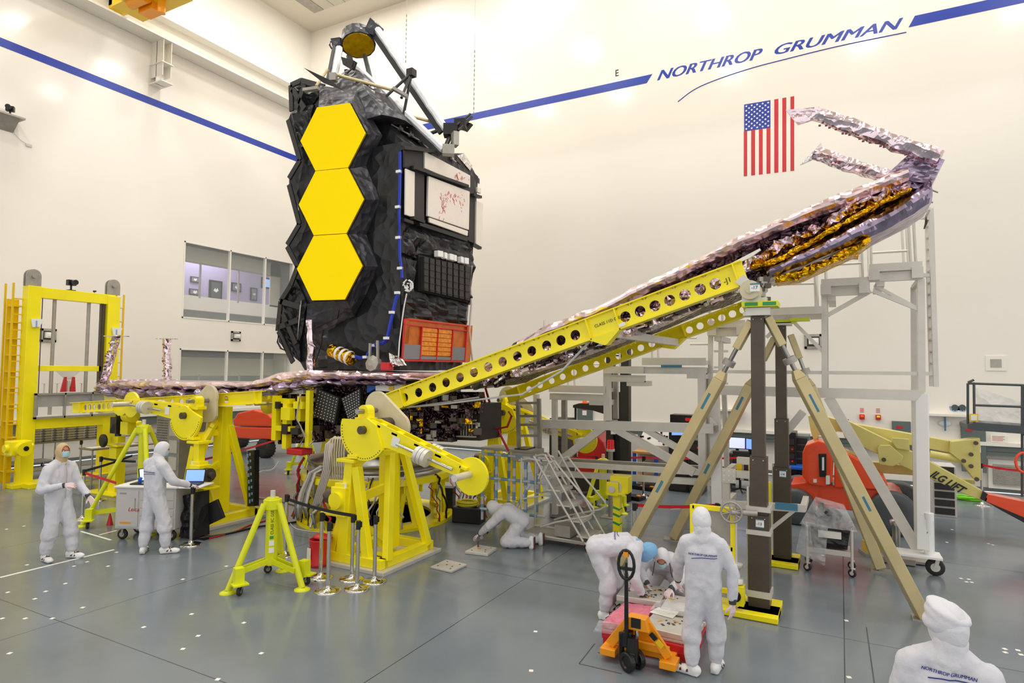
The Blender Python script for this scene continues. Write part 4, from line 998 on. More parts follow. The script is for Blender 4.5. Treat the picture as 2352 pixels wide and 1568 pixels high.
# perforated beams
def perf_beam(pa, pb, y, H_, holes, gus, label, thick=.12, txt=None, hr=.3):
    a = ony(*pa, y); b = ony(*pb, y); d = (b - a); L = d.length; du = d.normalized(); dv = du.cross(V((0, -1, 0))).normalized()
    if dv.z < 0: dv = -dv
    o = a - dv * H_ / 2; r = empty('perforated_beam', a, label, 'beam', 'yellow perforated beams')
    hs = []
    for px in holes:
        py = pa[1] + (pb[1] - pa[1]) * (px - pa[0]) / (pb[0] - pa[0]); u = (ony(px, py, y) - a).dot(du); hs.append((u, H_ * hr))
    hs.sort(); sp = [b_ - a_ for (a_, _), (b_, _) in zip(hs, hs[1:])]
    hs = [(u_, min(r_, .37 * min([q for q in (sp[max(i - 1, 0)], sp[min(i, len(sp) - 1)])]))) for i, (u_, r_) in enumerate(hs)]
    m = M(); m.holed(o, du, dv, L, H_, hs, (0, .02, 0), 18)
    for k in (0, 1): m.prism([o + dv * k * H_ + V((0, -thick / 2, 0)), o + du * L + dv * k * H_ + V((0, -thick / 2, 0)), o + du * L + dv * k * H_ + V((0, thick, 0)), o + dv * k * H_ + V((0, thick, 0))], dv * .018)
    for u in (L * .06, L * .98): m.prism([o + du * u + V((0, -thick / 2, 0)), o + du * (u + .02) + V((0, -thick / 2, 0)), o + du * (u + .02) + dv * H_ + V((0, -thick / 2, 0)), o + du * u + dv * H_ + V((0, -thick / 2, 0))], (0, thick, 0))
    m.build('web', 'yel', r)
    g0 = (ony(gus[0], pa[1] + (pb[1] - pa[1]) * (gus[0] - pa[0]) / (pb[0] - pa[0]), y) - a).dot(du); g1 = (ony(gus[1], pa[1] + (pb[1] - pa[1]) * (gus[1] - pa[0]) / (pb[0] - pa[0]), y) - a).dot(du)
    m = M(); q = [o + du * g0, o + du * (g0 + .2) - dv * H_ * .45, o + du * (g1 - .25) - dv * H_ * .45, o + du * g1]
    m.prism([p + V((0, -thick / 2, 0)) for p in q], (0, thick * 1.4, 0))
    for u in (g0 + .02, g1): m.prism([o + du * u + V((0, -thick / 2, 0)), o + du * (u + .02) + V((0, -thick / 2, 0)), o + du * (u + .02) + dv * H_ + V((0, -thick / 2, 0)), o + du * u + dv * H_ + V((0, -thick / 2, 0))], (0, thick, 0))
    m.build('gusset', 'yel', r)
    if txt:
        vs, fs = text_mesh(txt, .062, None, du, dv, o + du * (g0 + .12) + dv * H_ * .5 + V((0, -.006, 0)), extrude=.001); M().add(vs, fs).build('stencil', 'black', r)
        vs, fs = text_mesh('-J1', .1, None, du, dv, o + du * (L - .3) + dv * H_ * .35 + V((0, -.006, 0)), extrude=.001); M().add(vs, fs).build('stencil', 'black', r)
        c = o + du * (g0 + .5) + dv * .03; M().prism([c + V((0, -.07, 0)), c + du * .1 + V((0, -.07, 0)), c + du * .1 + dv * .05 + V((0, -.07, 0)), c + dv * .05 + V((0, -.07, 0))], (0, .005, 0)).build('tag', 'white', r)
    return r, a, b, du, dv
B1 = perf_beam((888, 928), (1712, 626), 8.7, .32, [929, 961, 993, 1024, 1056, 1088, 1121, 1154, 1188, 1221, 1255, 1288, 1321, 1436, 1470, 1504, 1538, 1573, 1608, 1643], (1350, 1418), 'long yellow perforated beam nearest the camera rising right to the tripod', txt='CLASS 11D GSE', hr=.25)
zz = lambda x: 1200 + x / 3.36
B2 = perf_beam((1165, 912), (1722, 706), 11.1, .24, [zz(x) for x in (50, 135, 225, 310, 397, 485, 570, 655, 742, 828, 913, 998, 1288, 1370, 1455, 1538, 1620, 1703)], (zz(1050), zz(1245)), 'second yellow perforated beam behind the nearest one, rising to the rear tripod column', hr=.26)
zl = lambda x: x / 3.564
B3 = perf_beam((166, 937), (600, 913), 8.35, .24, [zl(x) for x in (697, 733, 770, 810, 850, 890, 935, 1095, 1335, 1405, 1483, 1547, 1617, 1688, 1760, 1850)], (zl(945), zl(1075)), 'yellow perforated beam under the left foil pallet, holes growing to the right', hr=.3)
B4 = perf_beam((430, 908), (652, 912), 11.1, .24, [zl(x) for x in (1600, 1680, 1760, 1850, 1960, 2110, 2200)], (zl(1990), zl(2090)), 'short visible end of yellow perforated beam right of the left stand', hr=.25)
# cross strut between the right beams
m = M(); a = ony(1405, 765, 8.75); b_ = ony(1552, 786, 11.0); m.bar(a, b_, .1, .12); tag(m.build('cross_strut', 'alu', origin=a), 'grey aluminium strut joining the two rising yellow beams', 'strut')
# ring stand under the spacecraft
RC = V((-8.75, 10.4, 0)); r = empty('round_stand', RC, 'round yellow and steel stand carrying the spacecraft, wrapped in cables', 'stand')
def rot(a, R_, z_): return RC + V((cos(a) * R_, sin(a) * R_, z_))
m = M(); m.lathe([(1.15, 0), (1.62, 0), (1.62, .06), (1.15, .06), (1.15, 0)], RC, (0, 0, 1), 48, False); m.build('floor_ring', 'yel', r)
m = M(); m.lathe([(1.1, .86), (1.55, .86), (1.55, .98), (1.1, .98), (1.1, .86)], RC, (0, 0, 1), 48, False)
for k in range(24): a = 2 * pi * k / 24; m.cb(rot(a, 1.48, .78), (.1, .02, .14), a)
m.build('deck_ring', 'yel', r)
m = M(); m.lathe([(1.42, .98), (1.42, 1.06), (1.34, 1.06), (1.34, 1.2), (1.42, 1.2), (1.42, 1.26), (1.0, 1.36), (.95, 1.6)], RC, (0, 0, 1), 56); m.build('adapter_cone', 'steel', r)
for k in range(8):
    a = 2 * pi * k / 8 + .3; m = M(); m.bar(rot(a - .12, 1.45, .06), rot(a, 1.38, .86), .1, .12); m.bar(rot(a + .16, 1.45, .06), rot(a + .04, 1.38, .86), .1, .12); m.cb(rot(a, 1.45, .09), (.4, .2, .06), a + pi / 2); m.build('leg', 'yel', r, bevel=.006)
rng = random.Random(9)
def sag(a, b, dz, n=10, wob=.03):
    a = V(a); b = V(b); return [lerp(a, b, t / n) + V((rng.uniform(-wob, wob), rng.uniform(-wob, wob), -dz * 4 * (t / n) * (1 - t / n))) for t in range(n + 1)]
m = M()
for k in range(34):
    a = rng.uniform(3.3, 6.4); m.mat(rng.choice((0, 0, 0, 1, 2, 3))); p = rot(a, 1.56, rng.uniform(.7, 1.3)); q = rot(a + rng.uniform(-.25, .25), 1.66, .08); m.path(sag(p, q, -.05, 8, .05), rng.uniform(.012, .03), 5)
tag(m.build('hanging_cables', ['wire', 'grey', 'rwire', 'black'], r), kind='stuff')
for col, n_ in (('wire', 5), ('orangefilm', 7)):
    m = M()
    for k in range(n_):
        x = 757 + k * 5.5 if col == 'orangefilm' else 745 + k * 4; m.path([ony(x + 16, 1003, 8.55), ony(x + 3, 1008, 8.5), ony(x, 1040, 8.5), ony(x + 2, 1085 + 3 * k, 8.55), ony(x + 4, 1100, 8.6)] if col == 'orangefilm' else [ony(770, 1002, 8.6), ony(x + 4, 1020, 8.5), ony(x - 2, 1080, 8.5), ony(x - 14, 1120, 8.6), ony(x - 25, 1160, 8.8)], .018, 6)
    m.build('cable_bundle', 'wire' if col == 'wire' else 'tan', r)
m = M()
for k in range(12):
    o_ = rng.uniform(-8, 14); m.mat(k % 3); m.path([ony(742 + o_, 1070, 8.9), ony(715 + o_ * .8, 1085, 8.85), ony(697 + o_, 1130, 8.8), ony(690 + o_, 1165, 8.75), onz(694 + o_ * 1.4, 1196, .03), onz(712 + o_, 1212 + o_ * .3, .02), onz(735 + o_, 1216 + o_ * .3, .02)], .018, 6)
tag(m.build('floor_cable_bundle', ['wire', 'grey', 'alud'], r), kind='stuff')
# smaller yellow machines hugging the bus on its left
m = M(); c = ony(660, 960, 9.0)
for dx, dz, w_, h_ in ((-.25, 0, .12, .9), (.05, -.1, .12, 1.0), (.3, .2, .1, .5), (-.1, .35, .5, .1), (0, -.2, .45, .1), (.1, .1, .25, .25)): m.cb(c + V((dx, rng.uniform(-.1, .1), dz)), (w_, .14, h_))
m.cb(ony(710, 960, 9.0), (.1, .1, 1.1)); m.cb(ony(690, 930, 9.0), (.25, .15, .14)); m.split('side_jack', 'yel', r)
m = M(); m.tube(ony(636, 985, 9.0), ony(636, 925, 9.0), .03); m.cb(ony(657, 985, 8.9), (.16, .1, .2)); m.cb(ony(640, 930, 8.9), (.1, .1, .14)); m.cb(ony(680, 990, 8.9), (.2, .1, .12)); m.split('side_actuator', 'satin', r)
m = M(); c = ony(688, 1036, 9.0); m.cb(c, (.42, .3, .12)); m.build('red_tray', 'red', r, bevel=.02)
m = M(); m.path([ony(*p, 8.9) for p in ((690, 905), (680, 960), (700, 1000), (690, 1020))], .02); m.path([ony(*p, 8.9) for p in ((715, 990), (722, 1010), (712, 1020))], .015); m.build('hose', 'wire', r)
# ---------------------------------------------------------------- telescoping columns and inclined legs
def column(x, y, ztop, label, tagtxt=None, zs=(1.15, 1.9)):
    O = V((x, y, 0)); r = empty('telescoping_column', O, label, 'column', 'dark telescoping tripod columns')
    def sec(w_, z0, z1, nm='column_section'):
        m = M(); m.mat(0).cb((x, y, (z0 + z1) / 2), (w_, w_, z1 - z0)); m.mat(1)
        for sx in (-.3, .3): m.cb((x + sx * w_, y - w_ / 2, z1 - .04), (.012, .008, .012))
        return m.build(nm, ['bolt', 'white'], r, bevel=.006)
    sec(.26, .05, zs[0]); sec(.21, zs[0], zs[1]); sec(.165, zs[1], ztop)
    m = M(); m.cb((x, y, ztop + .03), (.34, .3, .05)); m.build('cap_plate', 'alu', r)
    if tagtxt:
        z_ = zs[0] - .1; m = M(); m.mat(0).cb((x + .02, y - .134, z_), (.1, .006, .11)); m.mat(1).cb((x + .02, y - .137, z_ - .05), (.1, .006, .012)); m.cb((x + .02, y - .137, z_ + .05), (.1, .006, .012))
        vs, fs = text_mesh(tagtxt, .05, None, (1, 0, 0), (0, 0, 1), (x - .02, y - .14, z_ - .02), extrude=.001); m.mat(2).add(vs, fs); m.build('number_tag', ['white', 'tape', 'black'], r)
    return r
C1 = V((-.97, 8.84, 0)); C2 = V((-.88, 11.3, 0))
c1 = column(C1.x, C1.y, 3.86, 'near dark telescoping column on a yellow base with two gold legs, label -13', '-13', (1.25, 2.0))
c2 = column(C2.x, C2.y, 3.9, 'rear dark telescoping column with two gold legs, label -14', '-14', (1.55, 2.35))
for (c, root, nm) in ((C1, c1, 1), (C2, c2, 2)):
    m = M(); m.bar(c + V((-.95 if nm == 1 else -.25, -.2, .04)), c + V((.25, -.2, .04)), .45, .07); m.cb(c + V((0, 0, .04)), (.5, .6, .07)); m.build('base_plate', 'yel', root, bevel=.008)
    m = M(); m.tube(c + V((-.13, -.05, .1)), c + V((-.13, -.05, 1.6)), .02); 
    if nm == 1:
        for z0, z1 in ((.2, .28), (1.0, 1.06), (1.3, 1.36)): m.cb(c + V((0, 0, (z0 + z1) / 2)), (.3, .3, z1 - z0))
    m.build('lift_screw', 'alu', root)
m = M(); q = [C1 + V((-.82, -.22, 0)), C1 + V((-.3, -.22, 0))]
for p in q: m.bar(p + V((0, 0, .08)), p + V((0, 0, 1.32)), .06)
for z_ in (.25, .8, 1.3): m.bar(q[0] + V((0, 0, z_)), q[1] + V((0, 0, z_)), .06)
m.bar(C2 + V((-.18, -.25, .05)), C2 + V((-.18, -.25, 1.32)), .06); m.build('guard_frame', 'yel', c1, bevel=.004)
m = M(); m.box(C1.x - .78, C1.x - .34, C1.y - .225, C1.y - .215, .86, 1.26); m.build('guard_panel', 'alud', c1)
m = M(); m.box(C1.x - .78, C1.x - .34, C1.y - .225, C1.y - .215, .1, .78); m.build('lower_guard', 'screenpanel', c1)
m = M(); hc_ = C1 + V((-.3, -.35, 1.3)); n_ = 20
m.path([hc_ + V((cos(2 * pi * k / n_) * .13, 0, sin(2 * pi * k / n_) * .13)) for k in range(n_ + 1)], .016, 6, V((0, 1, 0)))
for k in range(4): a = pi * k / 4 + .3; m.tube(hc_ - V((cos(a) * .13, 0, sin(a) * .13)), hc_ + V((cos(a) * .13, 0, sin(a) * .13)), .01, n=6)
m.tube(hc_, hc_ + V((0, .3, 0)), .03); m.tube(hc_ + V((0, 0, 0)), hc_ + V((.3, .1, 0)), .035); m.build('hand_wheel', 'alud', c1)
m = M(); p = C1 + V((-.25, -.3, .1)); m.mat(0).tube(p + V((0, 0, .0)), p + V((0, 0, .35)), .03); m.lathe([(.09, .3), (.09, .36), (.05, .36), (.05, .5), (.08, .5), (.08, .54)], p, (0, 0, 1), 16); m.tube(p + V((0, 0, .5)), p + V((0, 0, 1.15)), .015); m.mat(1).cb(p + V((0, -.02, .16)), (.2, .16, .24)); m.mat(2).tube(p + V((0, -.1, .16)), p + V((0, -.12, .16)), .07, n=14); m.build('screw_jack', ['alu', 'yel', 'black'], c1)
def incl_leg(top, foot, label, par, w_=.15):
    top = V(top); foot = V(foot); d = (foot - top); L = d.length; u = d.normalized(); r = bpy.data.objects.new('tripod_leg', None); sc.collection.objects.link(r); r.parent = par
    a = top + u * .42; b = top + u * .62; c = top + u * .78
    M().bar(top, a, .1, .1).build('upper_link', 'bronze', r, bevel=.008)
    M().tube(a, c, .03, n=10).build('turnbuckle_rod', 'steel', r)
    M().tube(top + u * .6, top + u * .68, .085, n=18).build('collar', 'alud', r)
    m = M(); m.bar(c, c + u * .12, .08, .08, wd1=w_, ht1=w_); m.bar(c + u * .12, foot - u * .06, w_, w_); m.build('tube', 'bronze', r, bevel=.008)
    m = M(); m.cb(foot + V((0, 0, .012)), (.3, .2, .024)); m.cb(foot + V((0, 0, .05)), (.08, .08, .06)); m.build('foot', 'alud', r)
    m = M(); f_ = c + u * .35; s_, t_ = frame(u); m.mat(0).bar(f_, f_ + u * .25, w_ * .5, w_ * 1.02, V((0, 1, 0)) if abs(u.y) < .8 else V((0, 0, 1))); f_ = top + u * L * .6; m.bar(f_, f_ + u * .2, w_ * .5, w_ * 1.03, V((0, 1, 0))); m.build('tape_label', 'tape', r)
incl_leg(C1 + V((-.08, 0, 3.8)), onz(1412, 1316), 'gold tripod leg reaching left behind the bending person', c1)
incl_leg(C1 + V((.12, -.02, 3.85)), onz(2126, 1424), 'gold tripod leg reaching forward right to the capped head', c1)
incl_leg(C2 + V((-.1, 0, 3.7)), onz(1545, 1240), 'darker gold tripod leg ending left on the floor behind the red belt', c2, .16)
incl_leg(C2 + V((.15, 0, 3.75)), onz(2025, 1312), 'gold tripod leg ending behind the near right leg', c2)
# pivot head at the top of the near column
hp = C1 + V((-.08, -.1, 4.2)); r = empty('pivot_head', C1 + V((0, 0, 3.9)), 'cream pivot drum and yellow plate on top of the near tripod column', 'pivot')
m = M(); c = ony(1724, 667, 8.6); m.tube(c + V((0, .2, 0)), c + V((0, -.1, 0)), .125, n=24); m.tube(c + V((0, -.1, 0)), c + V((0, -.12, 0)), .05, n=16); m.build('drum', 'tan', r)
m = M(); a_ = ony(1744, 698, 8.6); m.mat(0).cb(V((C1.x + .05, 8.75, a_.z)), (.44, .36, .07)); m.mat(1).cb(V((C1.x - .05, 8.565, a_.z)), (.16, .006, .045)); m.cb(V((C1.x + .17, 8.565, a_.z)), (.16, .006, .045)); m.build('yellow_plate', ['lime', 'green'], r, bevel=.005)
m = M(); m.cb((C1.x + .02, 8.8, a_.z - .09), (.3, .3, .1)); m.cb((c.x, 8.7, (c.z + a_.z) / 2 - .02), (.22, .2, .1)); m.bar(ony(1700, 640, 8.7), ony(1730, 668, 8.7), .16, .14); m.cb(ony(1735, 690, 8.8), (.3, .2, .06)); m.build('mount_block', 'alu', r)
m = M(); p = ony(1734, 660, 8.44); m.mat(0).cb(p, (.12, .01, .1)); m.mat(1).cb(p + V((0, -.002, .045)), (.12, .01, .02)); vs, fs = text_mesh('-17', .06, None, (1, 0, 0), (0, 0, 1), p + V((-.045, -.008, -.02)), extrude=.001); m.mat(2).add(vs, fs); m.build('number_tag', ['white', 'tape', 'black'], r)
m = M(); p = C2 + V((.0, 0, 3.97)); m.cb(p, (.5, .3, .06)); m.cb(p + V((.3, -.1, .02)), (.3, .2, .05)); m.build('rear_plate', 'lime', r)
m = M()
for k in range(16): m.mat(k % 2).cb(ony(1752 + rng.uniform(-6, 10), 655 + rng.uniform(-20, 35), 8.9), (.08, .1, .06), rng.uniform(0, 1))
tag(m.build('hinge_hardware', ['bolt', 'alud'], r), kind='stuff')
# ================================================================ ALUMINIUM PLATFORMS
rng = random.Random(21)
def Y(y): return lambda px, py: ony(px, py, y)
def members(m, y, segs, w_, dep=None):
    for s in segs:
        a = ony(*s[0], y); b = ony(*s[1], y); ww = s[2] if len(s) > 2 else w_
        m.bar(a, b, ww, dep or ww, V((0, 1, 0)))
r = empty('access_tower', ony(2115, 1000, 11.9) * 0 + V((-.2, 12.4, 0)), 'tall grey aluminium access tower behind the tripod, with two upper decks', 'scaffold')
YF, YB = 11.95, 13.1
def zB(x, y): return (1600 + x / 2.53, 820 + y / 2.53)
def zA(x, y): return (1600 + x / 3.137, 400 + y / 3.137)
m = M(); members(m, YF, [((1636, 895), (2122, 908), .17), ((1638, 905), (1652, 1290), .2), ((1893, 655), (1894, 905), .09), ((1632, 745), (1632, 900), .08), ((2115, 640), (2117, 900), .1), ((1636, 853), (2150, 858), .06), ((1750, 722), (1750, 895), .06)], .1)
m.build('front_frame', 'alu', r)
m = M(); 
for s in (((1632, 745), (1632, 900)), ((1893, 660), (1894, 905)), ((2115, 640), (2117, 900)), ((1636, 895), (2122, 908)), ((1640, 905), (1652, 1250)), ((2117, 905), (2125, 1290))):
    a, b = ony(*s[0], YF), ony(*s[1], YF); q = V((0, YB - YF, 0)); m.bar(a + q, b + q, .09, .09, V((0, 1, 0)))
for p in ((1632, 745), (1632, 895), (1893, 660), (1893, 903), (2115, 640), (2117, 903)): a = ony(*p, YF); m.bar(a, a + V((0, YB - YF, 0)), .07)
m.build('rear_frame', 'alu', r)
m = M(); a = ony(2118, 905, YF); b = V((1.12, YF - .25, .38)); m.bar(a, b, .17, .17); m.bar(ony(1640, 960, YF), V((-1.95, YF - .5, .1)), .18, .18); m.split('white_leg', 'white', r, bevel=.006)
m = M(); members(m, YF, [((1903, 912), (2108, 1262), .16), ((1845, 945), (1786, 1016), .13), ((1895, 727), (2000, 668), .07), ((2005, 668), (2114, 712), .06), ((2008, 655), (2102, 705), .05), ((1812, 728), (1895, 812), .06), ((1810, 728), (1760, 775), .06)], .1); m.split('diagonal_brace', 'alu', r)
for (x0, x1, y0) in ((1886, 1996, 646), (1996, 2118, 612), (1627, 1712, 741), (1748, 1888, 712)):
    a = ony(x0, y0, YF - .05); b = ony(x1, y0 - 2, YF - .05); m = M()
    m.box(a.x, b.x, YF - .08, YB, a.z - .1, a.z - .03) ; m.box(a.x, b.x, YF - .1, YF - .07, a.z - .1, a.z + .03)
    if y0 != 712:
        m.box(a.x, b.x, YF - .06, YF + .02, a.z - .26, a.z - .12)
        for x in (a.x + .07, b.x - .07): m.box(x - .08, x + .08, YF - .12, YF - .06, a.z - .24, a.z - .06)
        m.box(a.x + .1, a.x + .22, YF - .05, YB, a.z - .34, a.z - .24)
    m.build('deck', 'alu', r)
m = M()
rails = [((1871, 610), (1874, 712)), ((1895, 590), (1897, 646)), ((1979, 540), (1981, 640)), ((2000, 530), (2002, 612)), ((2085, 490), (2092, 612)), ((2097, 488), (2104, 612)), ((1748, 654), (1872, 651)), ((1896, 609), (1981, 604)), ((2001, 581), (2084, 576)), ((2062, 507), (2086, 505)), ((1656, 698), (1712, 698)), ((1658, 698), (1660, 745)), ((1632, 790), (1585, 790)), ((1632, 715), (1634, 745)), ((1585, 715), (1632, 715))]
for s in rails: m.tube(ony(*s[0], YF), ony(*s[1], YF), .022, n=8)
for s in rails[:6]: q = V((0, YB - YF, 0)); m.tube(ony(*s[0], YF) + q, ony(*s[1], YF) + q, .02, n=6)
m.split('guard_rail', 'alu', r)
m = M(); a0, a1 = ony(2138, 480, YF), ony(2150, 888, YF); q = V((0, .5, 0)); m.bar(a0, a1, .07, .1); m.bar(a0 + q, a1 + q, .07, .1)
for k in range(14): p = lerp(a0, a1, (k + 1) / 15); m.tube(p, p + q, .02, n=6)
m.bar(ony(2097, 487, YF), a0, .06); m.bar(ony(2094, 502, YF), ony(2130, 502, YF), .03); m.bar(ony(2116, 632, YF), ony(2142, 632, YF), .06)
m.build('side_ladder', 'alu', r)
m = M(); m.path([ony(*p, YF - .1) for p in ((2134, 482), (2128, 495), (2124, 525), (2131, 505))], .02, 5); m.build('chain', 'alud', r)
m = M(); p0 = ony(1640, 770, YF); p1 = ony(1640, 880, YF)
for k in range(4): p = lerp(p0, p1, k / 3); m.bar(p, p + V((.25, 0, 0)), .04)
m.bar(ony(1654, 745, YF), ony(1656, 895, YF), .05); m.build('inner_ladder', 'alu', r)
m = M(); c = V((1.14, YF - .25, .0))
m.mat(0).cb(c + V((-.15, 0, .3)), (.7, .4, .03)); m.tube(c + V((.05, 0, .3)), c + V((.05, 0, .95)), .07, n=14); m.cb(c + V((.05, 0, .6)), (.12, .1, .5)); m.mat(1).cb(c + V((.04, -.06, .62)), (.05, .01, .1)); m.build('leg_screw', ['white', 'green'], r)
def caster(m_, c, R_=.1, w_=.05, a=0.0):
    c = V(c); d = V((sin(a), cos(a), 0)); m_.mat(0).lathe([(R_ * .55, -w_ * .5), (R_ * .92, -w_ * .5), (R_, -w_ * .3), (R_, w_ * .3), (R_ * .92, w_ * .5), (R_ * .55, w_ * .5)], c + V((0, 0, R_)), d, 18); m_.mat(1).tube(c + V((0, 0, R_)) - d * w_ * .6, c + V((0, 0, R_)) + d * w_ * .6, R_ * .5, n=14)
    for s in (-1, 1): m_.bar(c + V((0, 0, R_)) + d * w_ * .7 * s, c + V((R_ * .3, 0, R_ * 2.1)) + d * w_ * .7 * s, R_ * .4, w_ * .15, d)
    m_.cb(c + V((R_ * .3, 0, R_ * 2.15)), (R_ * .9, w_ * 2, R_ * .15)); return m_
caster(M(), c + V((.12, 0, 0)), .13, .07).build('caster', ['rubber', 'alu'], r)
# stepped platform in the middle
r = empty('stepped_platform', V((-3.8, 12.0, 0)), 'grey aluminium stepped work platform in the middle, three deck levels', 'scaffold')
YF, YB = 11.65, 12.15
m = M(); members(m, YF, [((1240, 972), (1640, 984), .17), ((1395, 850), (1396, 965), .13), ((1274, 905), (1275, 1180), .1), ((1612, 850), (1614, 1100), .13), ((1240, 1062), (1620, 1085), .1), ((1245, 1085), (1640, 1108), .11), ((1232, 905), (1234, 1130), .1)], .1); m.build('front_frame', 'alu', r)
m = M()
for s in (((1395, 850), (1396, 965)), ((1274, 905), (1275, 1180)), ((1612, 850), (1614, 1100)), ((1240, 972), (1640, 984)), ((1240, 1062), (1620, 1085))):
    a, b = ony(*s[0], YF), ony(*s[1], YF); q = V((0, YB - YF, 0)); m.bar(a + q, b + q, .1, .1, V((0, 1, 0)))
for p in ((1240, 972), (1395, 972), (1640, 984), (1395, 850), (1612, 850)): a = ony(*p, YF); m.bar(a, a + V((0, YB - YF, 0)), .09)
m.build('rear_frame', 'alud', r)
m = M(); members(m, YF, [((1395, 975), (1260, 1078), .14), ((1398, 975), (1595, 1085), .14), ((1470, 978), (1625, 1068), .11)], .1); m.split('diagonal_brace', 'alu', r)
for (x0, x1, y0) in ((1263, 1392, 886), (1388, 1480, 843), (1476, 1622, 824)):
    a = ony(x0, y0, YF - .05); b = ony(x1, y0, YF - .05); m = M(); m.box(a.x, b.x, YF - .08, YB, a.z - .1, a.z - .03); m.box(a.x, b.x, YF - .1, YF - .07, a.z - .12, a.z + .02); m.box(a.x, b.x, YF - .06, YF + .05, a.z - .28, a.z - .15); m.box(b.x - .35, b.x, YF - .05, YB, a.z - .36, a.z - .26)
    m.build('deck', 'alu', r)
m = M(); m.prism([ony(1480, 832, YF - .13), ony(1530, 833, YF - .13), ony(1530, 840, YF - .13), ony(1480, 839, YF - .13)], (0, .01, 0)) if False else m.prism([ony(1518, 838, YF - .13), ony(1566, 838, YF - .13), ony(1566, 844, YF - .13), ony(1518, 844, YF - .13)], (0, .01, 0)); m.build('load_label', 'tape', r)
m = M()
for s in (((1250, 735), (1252, 885)), ((1303, 800), (1305, 885)), ((1318, 840), (1320, 885)), ((1497, 740), (1498, 825)), ((1510, 740), (1512, 825)), ((1423, 785), (1424, 840)), ((1314, 836), (1395, 836)), ((1425, 774), (1500, 774)), ((1585, 712), (1632, 716)), ((1630, 712), (1632, 760)), ((1510, 776), (1600, 776))):
    m.tube(ony(*s[0], YB), ony(*s[1], YB), .02, n=6)
m.split('guard_rail', 'alu', r)
m = M()
for x in (1190, 1238): m.bar(ony(x, 915, YF - .3), ony(x + 2, 1060, YF - .3), .07)
for y_ in (925, 955, 975, 1000): m.bar(ony(1190, y_, YF - .3), ony(1240, y_, YF - .3), .05)
m.build('side_steps', 'alud', r)
# wrapped work platform
r = empty('work_platform', V((-5.8, 11.2, 0)), 'low work platform with tape-wrapped tube frame and black mat on top', 'platform')
x0, x1, y0, y1, zt = -6.45, -5.3, 10.85, 11.4, 1.55
m = M(); m.box(x0, x1, y0, y1, zt - .05, zt); m.box(x0 + .7, x1, y0 - .02, y1, zt - .22, zt - .05); m.build('deck', 'alud', r, bevel=.005)
M().box(x0 + .75, x1 - .15, y0 + .02, y1 - .1, zt, zt + .02).build('mat', 'black', r)
T['wrap'] = mat('taped_tube', (214, 216, 222), .4)
m = M()
for x in (x0 + .03, x0 + .35, x0 + .75, x0 + 1.0):
    for y in (y0 + .02, y1): 
        for k in range(9): m.mat(k % 2); m.tube((x, y, .1 + k * .155), (x, y, .1 + (k + 1) * .155), .03 + .004 * (k % 2), n=8)
for z_ in (.32, .95, 1.42):
    for k in range(9): m.mat(k % 2); m.tube((x0 + k * .16, y0, z_), (x0 + (k + 1) * .16, y0, z_), .026 + .004 * (k % 2), n=8)
for k in range(8): m.mat(k % 2); a = V((x1 + .1, y0 - .3, .95)); b = V((x1 - .3, y0 - .4, .25)); m.tube(lerp(a, b, k / 8), lerp(a, b, (k + 1) / 8), .03, n=8)
m.build('wrapped_frame', ['wrap', 'tapeb'], r)
# rolling stair ladder
r = empty('rolling_ladder', V((-4.5, 10.5, 0)), 'rolling aluminium stair ladder with tube handrails in front of the platform', 'ladder')
xt, xb, ya, yb_ = -4.95, -4.0, 10.2, 10.8
for k in range(5):
    t = k / 4; c = V((lerp(xt + .2, xb + .02, t), 10.5, lerp(1.22, .22, t))); m = M()
    m.mat(0).cb(c, (.26, .58, .025)); m.cb(c + V((.13, 0, -.02)), (.01, .58, .05)); m.mat(1)
    for j in range(6): m.cb(c + V((-.1 + j * .04, 0, .014)), (.008, .56, .006))
    m.build('tread', ['alu', 'alud'], r)
m = M()
for y in (ya, yb_):
    m.tube((xt, y, 1.55), (xb + .02, y, .15), .022, n=8); m.tube((xt + .22, y, 1.6), (xb + .2, y, .15), .02, n=8)
    m.tube((xt - .25, y, 1.5), (xt - .25, y, .15), .02, n=8); m.tube((xt - .25, y, .75), (xt + .35, y, .9), .015, n=6); m.tube((xt - .25, y, .15), (xb + .15, y, .12), .025, n=8)
    m.path([(xt - .3, y, 1.45), (xt - .1, y, 1.5), (xt + .12, y, 1.48), (xt + .2, y, 1.38), (xt + .1, y, 1.15)], .02, 8)
    m.path([(xt + .15, y, 1.15), (xt + .3, y, 1.45), (xt + .42, y, 1.5), (xt + .55, y, 1.35), (xb + .2, y, .75), (xb + .22, y, .68), (xb + .12, y, .6), (xb - .5, y, .42), (xb - .8, y, .3)], .02, 8, V((0, 1, 0)))
m.build('tube_frame', 'alu', r)
m = M(); m.box(-4.55, -4.25, 10.25, 10.75, .16, .36); m.build('ballast_box', 'alud', r); M().box(-5.2, -3.95, ya - .03, yb_ + .03, .1, .14).build('base_tray', 'alud', r)
for p in ((-3.9, ya, 0), (-3.9, yb_, 0)): caster(M(), p, .06, .04, .3).build('caster', ['rubber', 'alu'], r)
# mirror-finish weights and small pieces on the floor below
p = onz(1300, 1195); r = empty('steel_plinth', p, 'polished steel block low behind the rolling ladder', 'block'); M().cb(p + V((0, .3, .16)), (.8, .5, .3)).build('block', 'steel', r, bevel=.01); M().lathe([(.14, .3), (.1, .4), (.13, .5)], p + V((0, .3, 0)), (0, 0, 1), 12).build('flange', 'chrome', r)
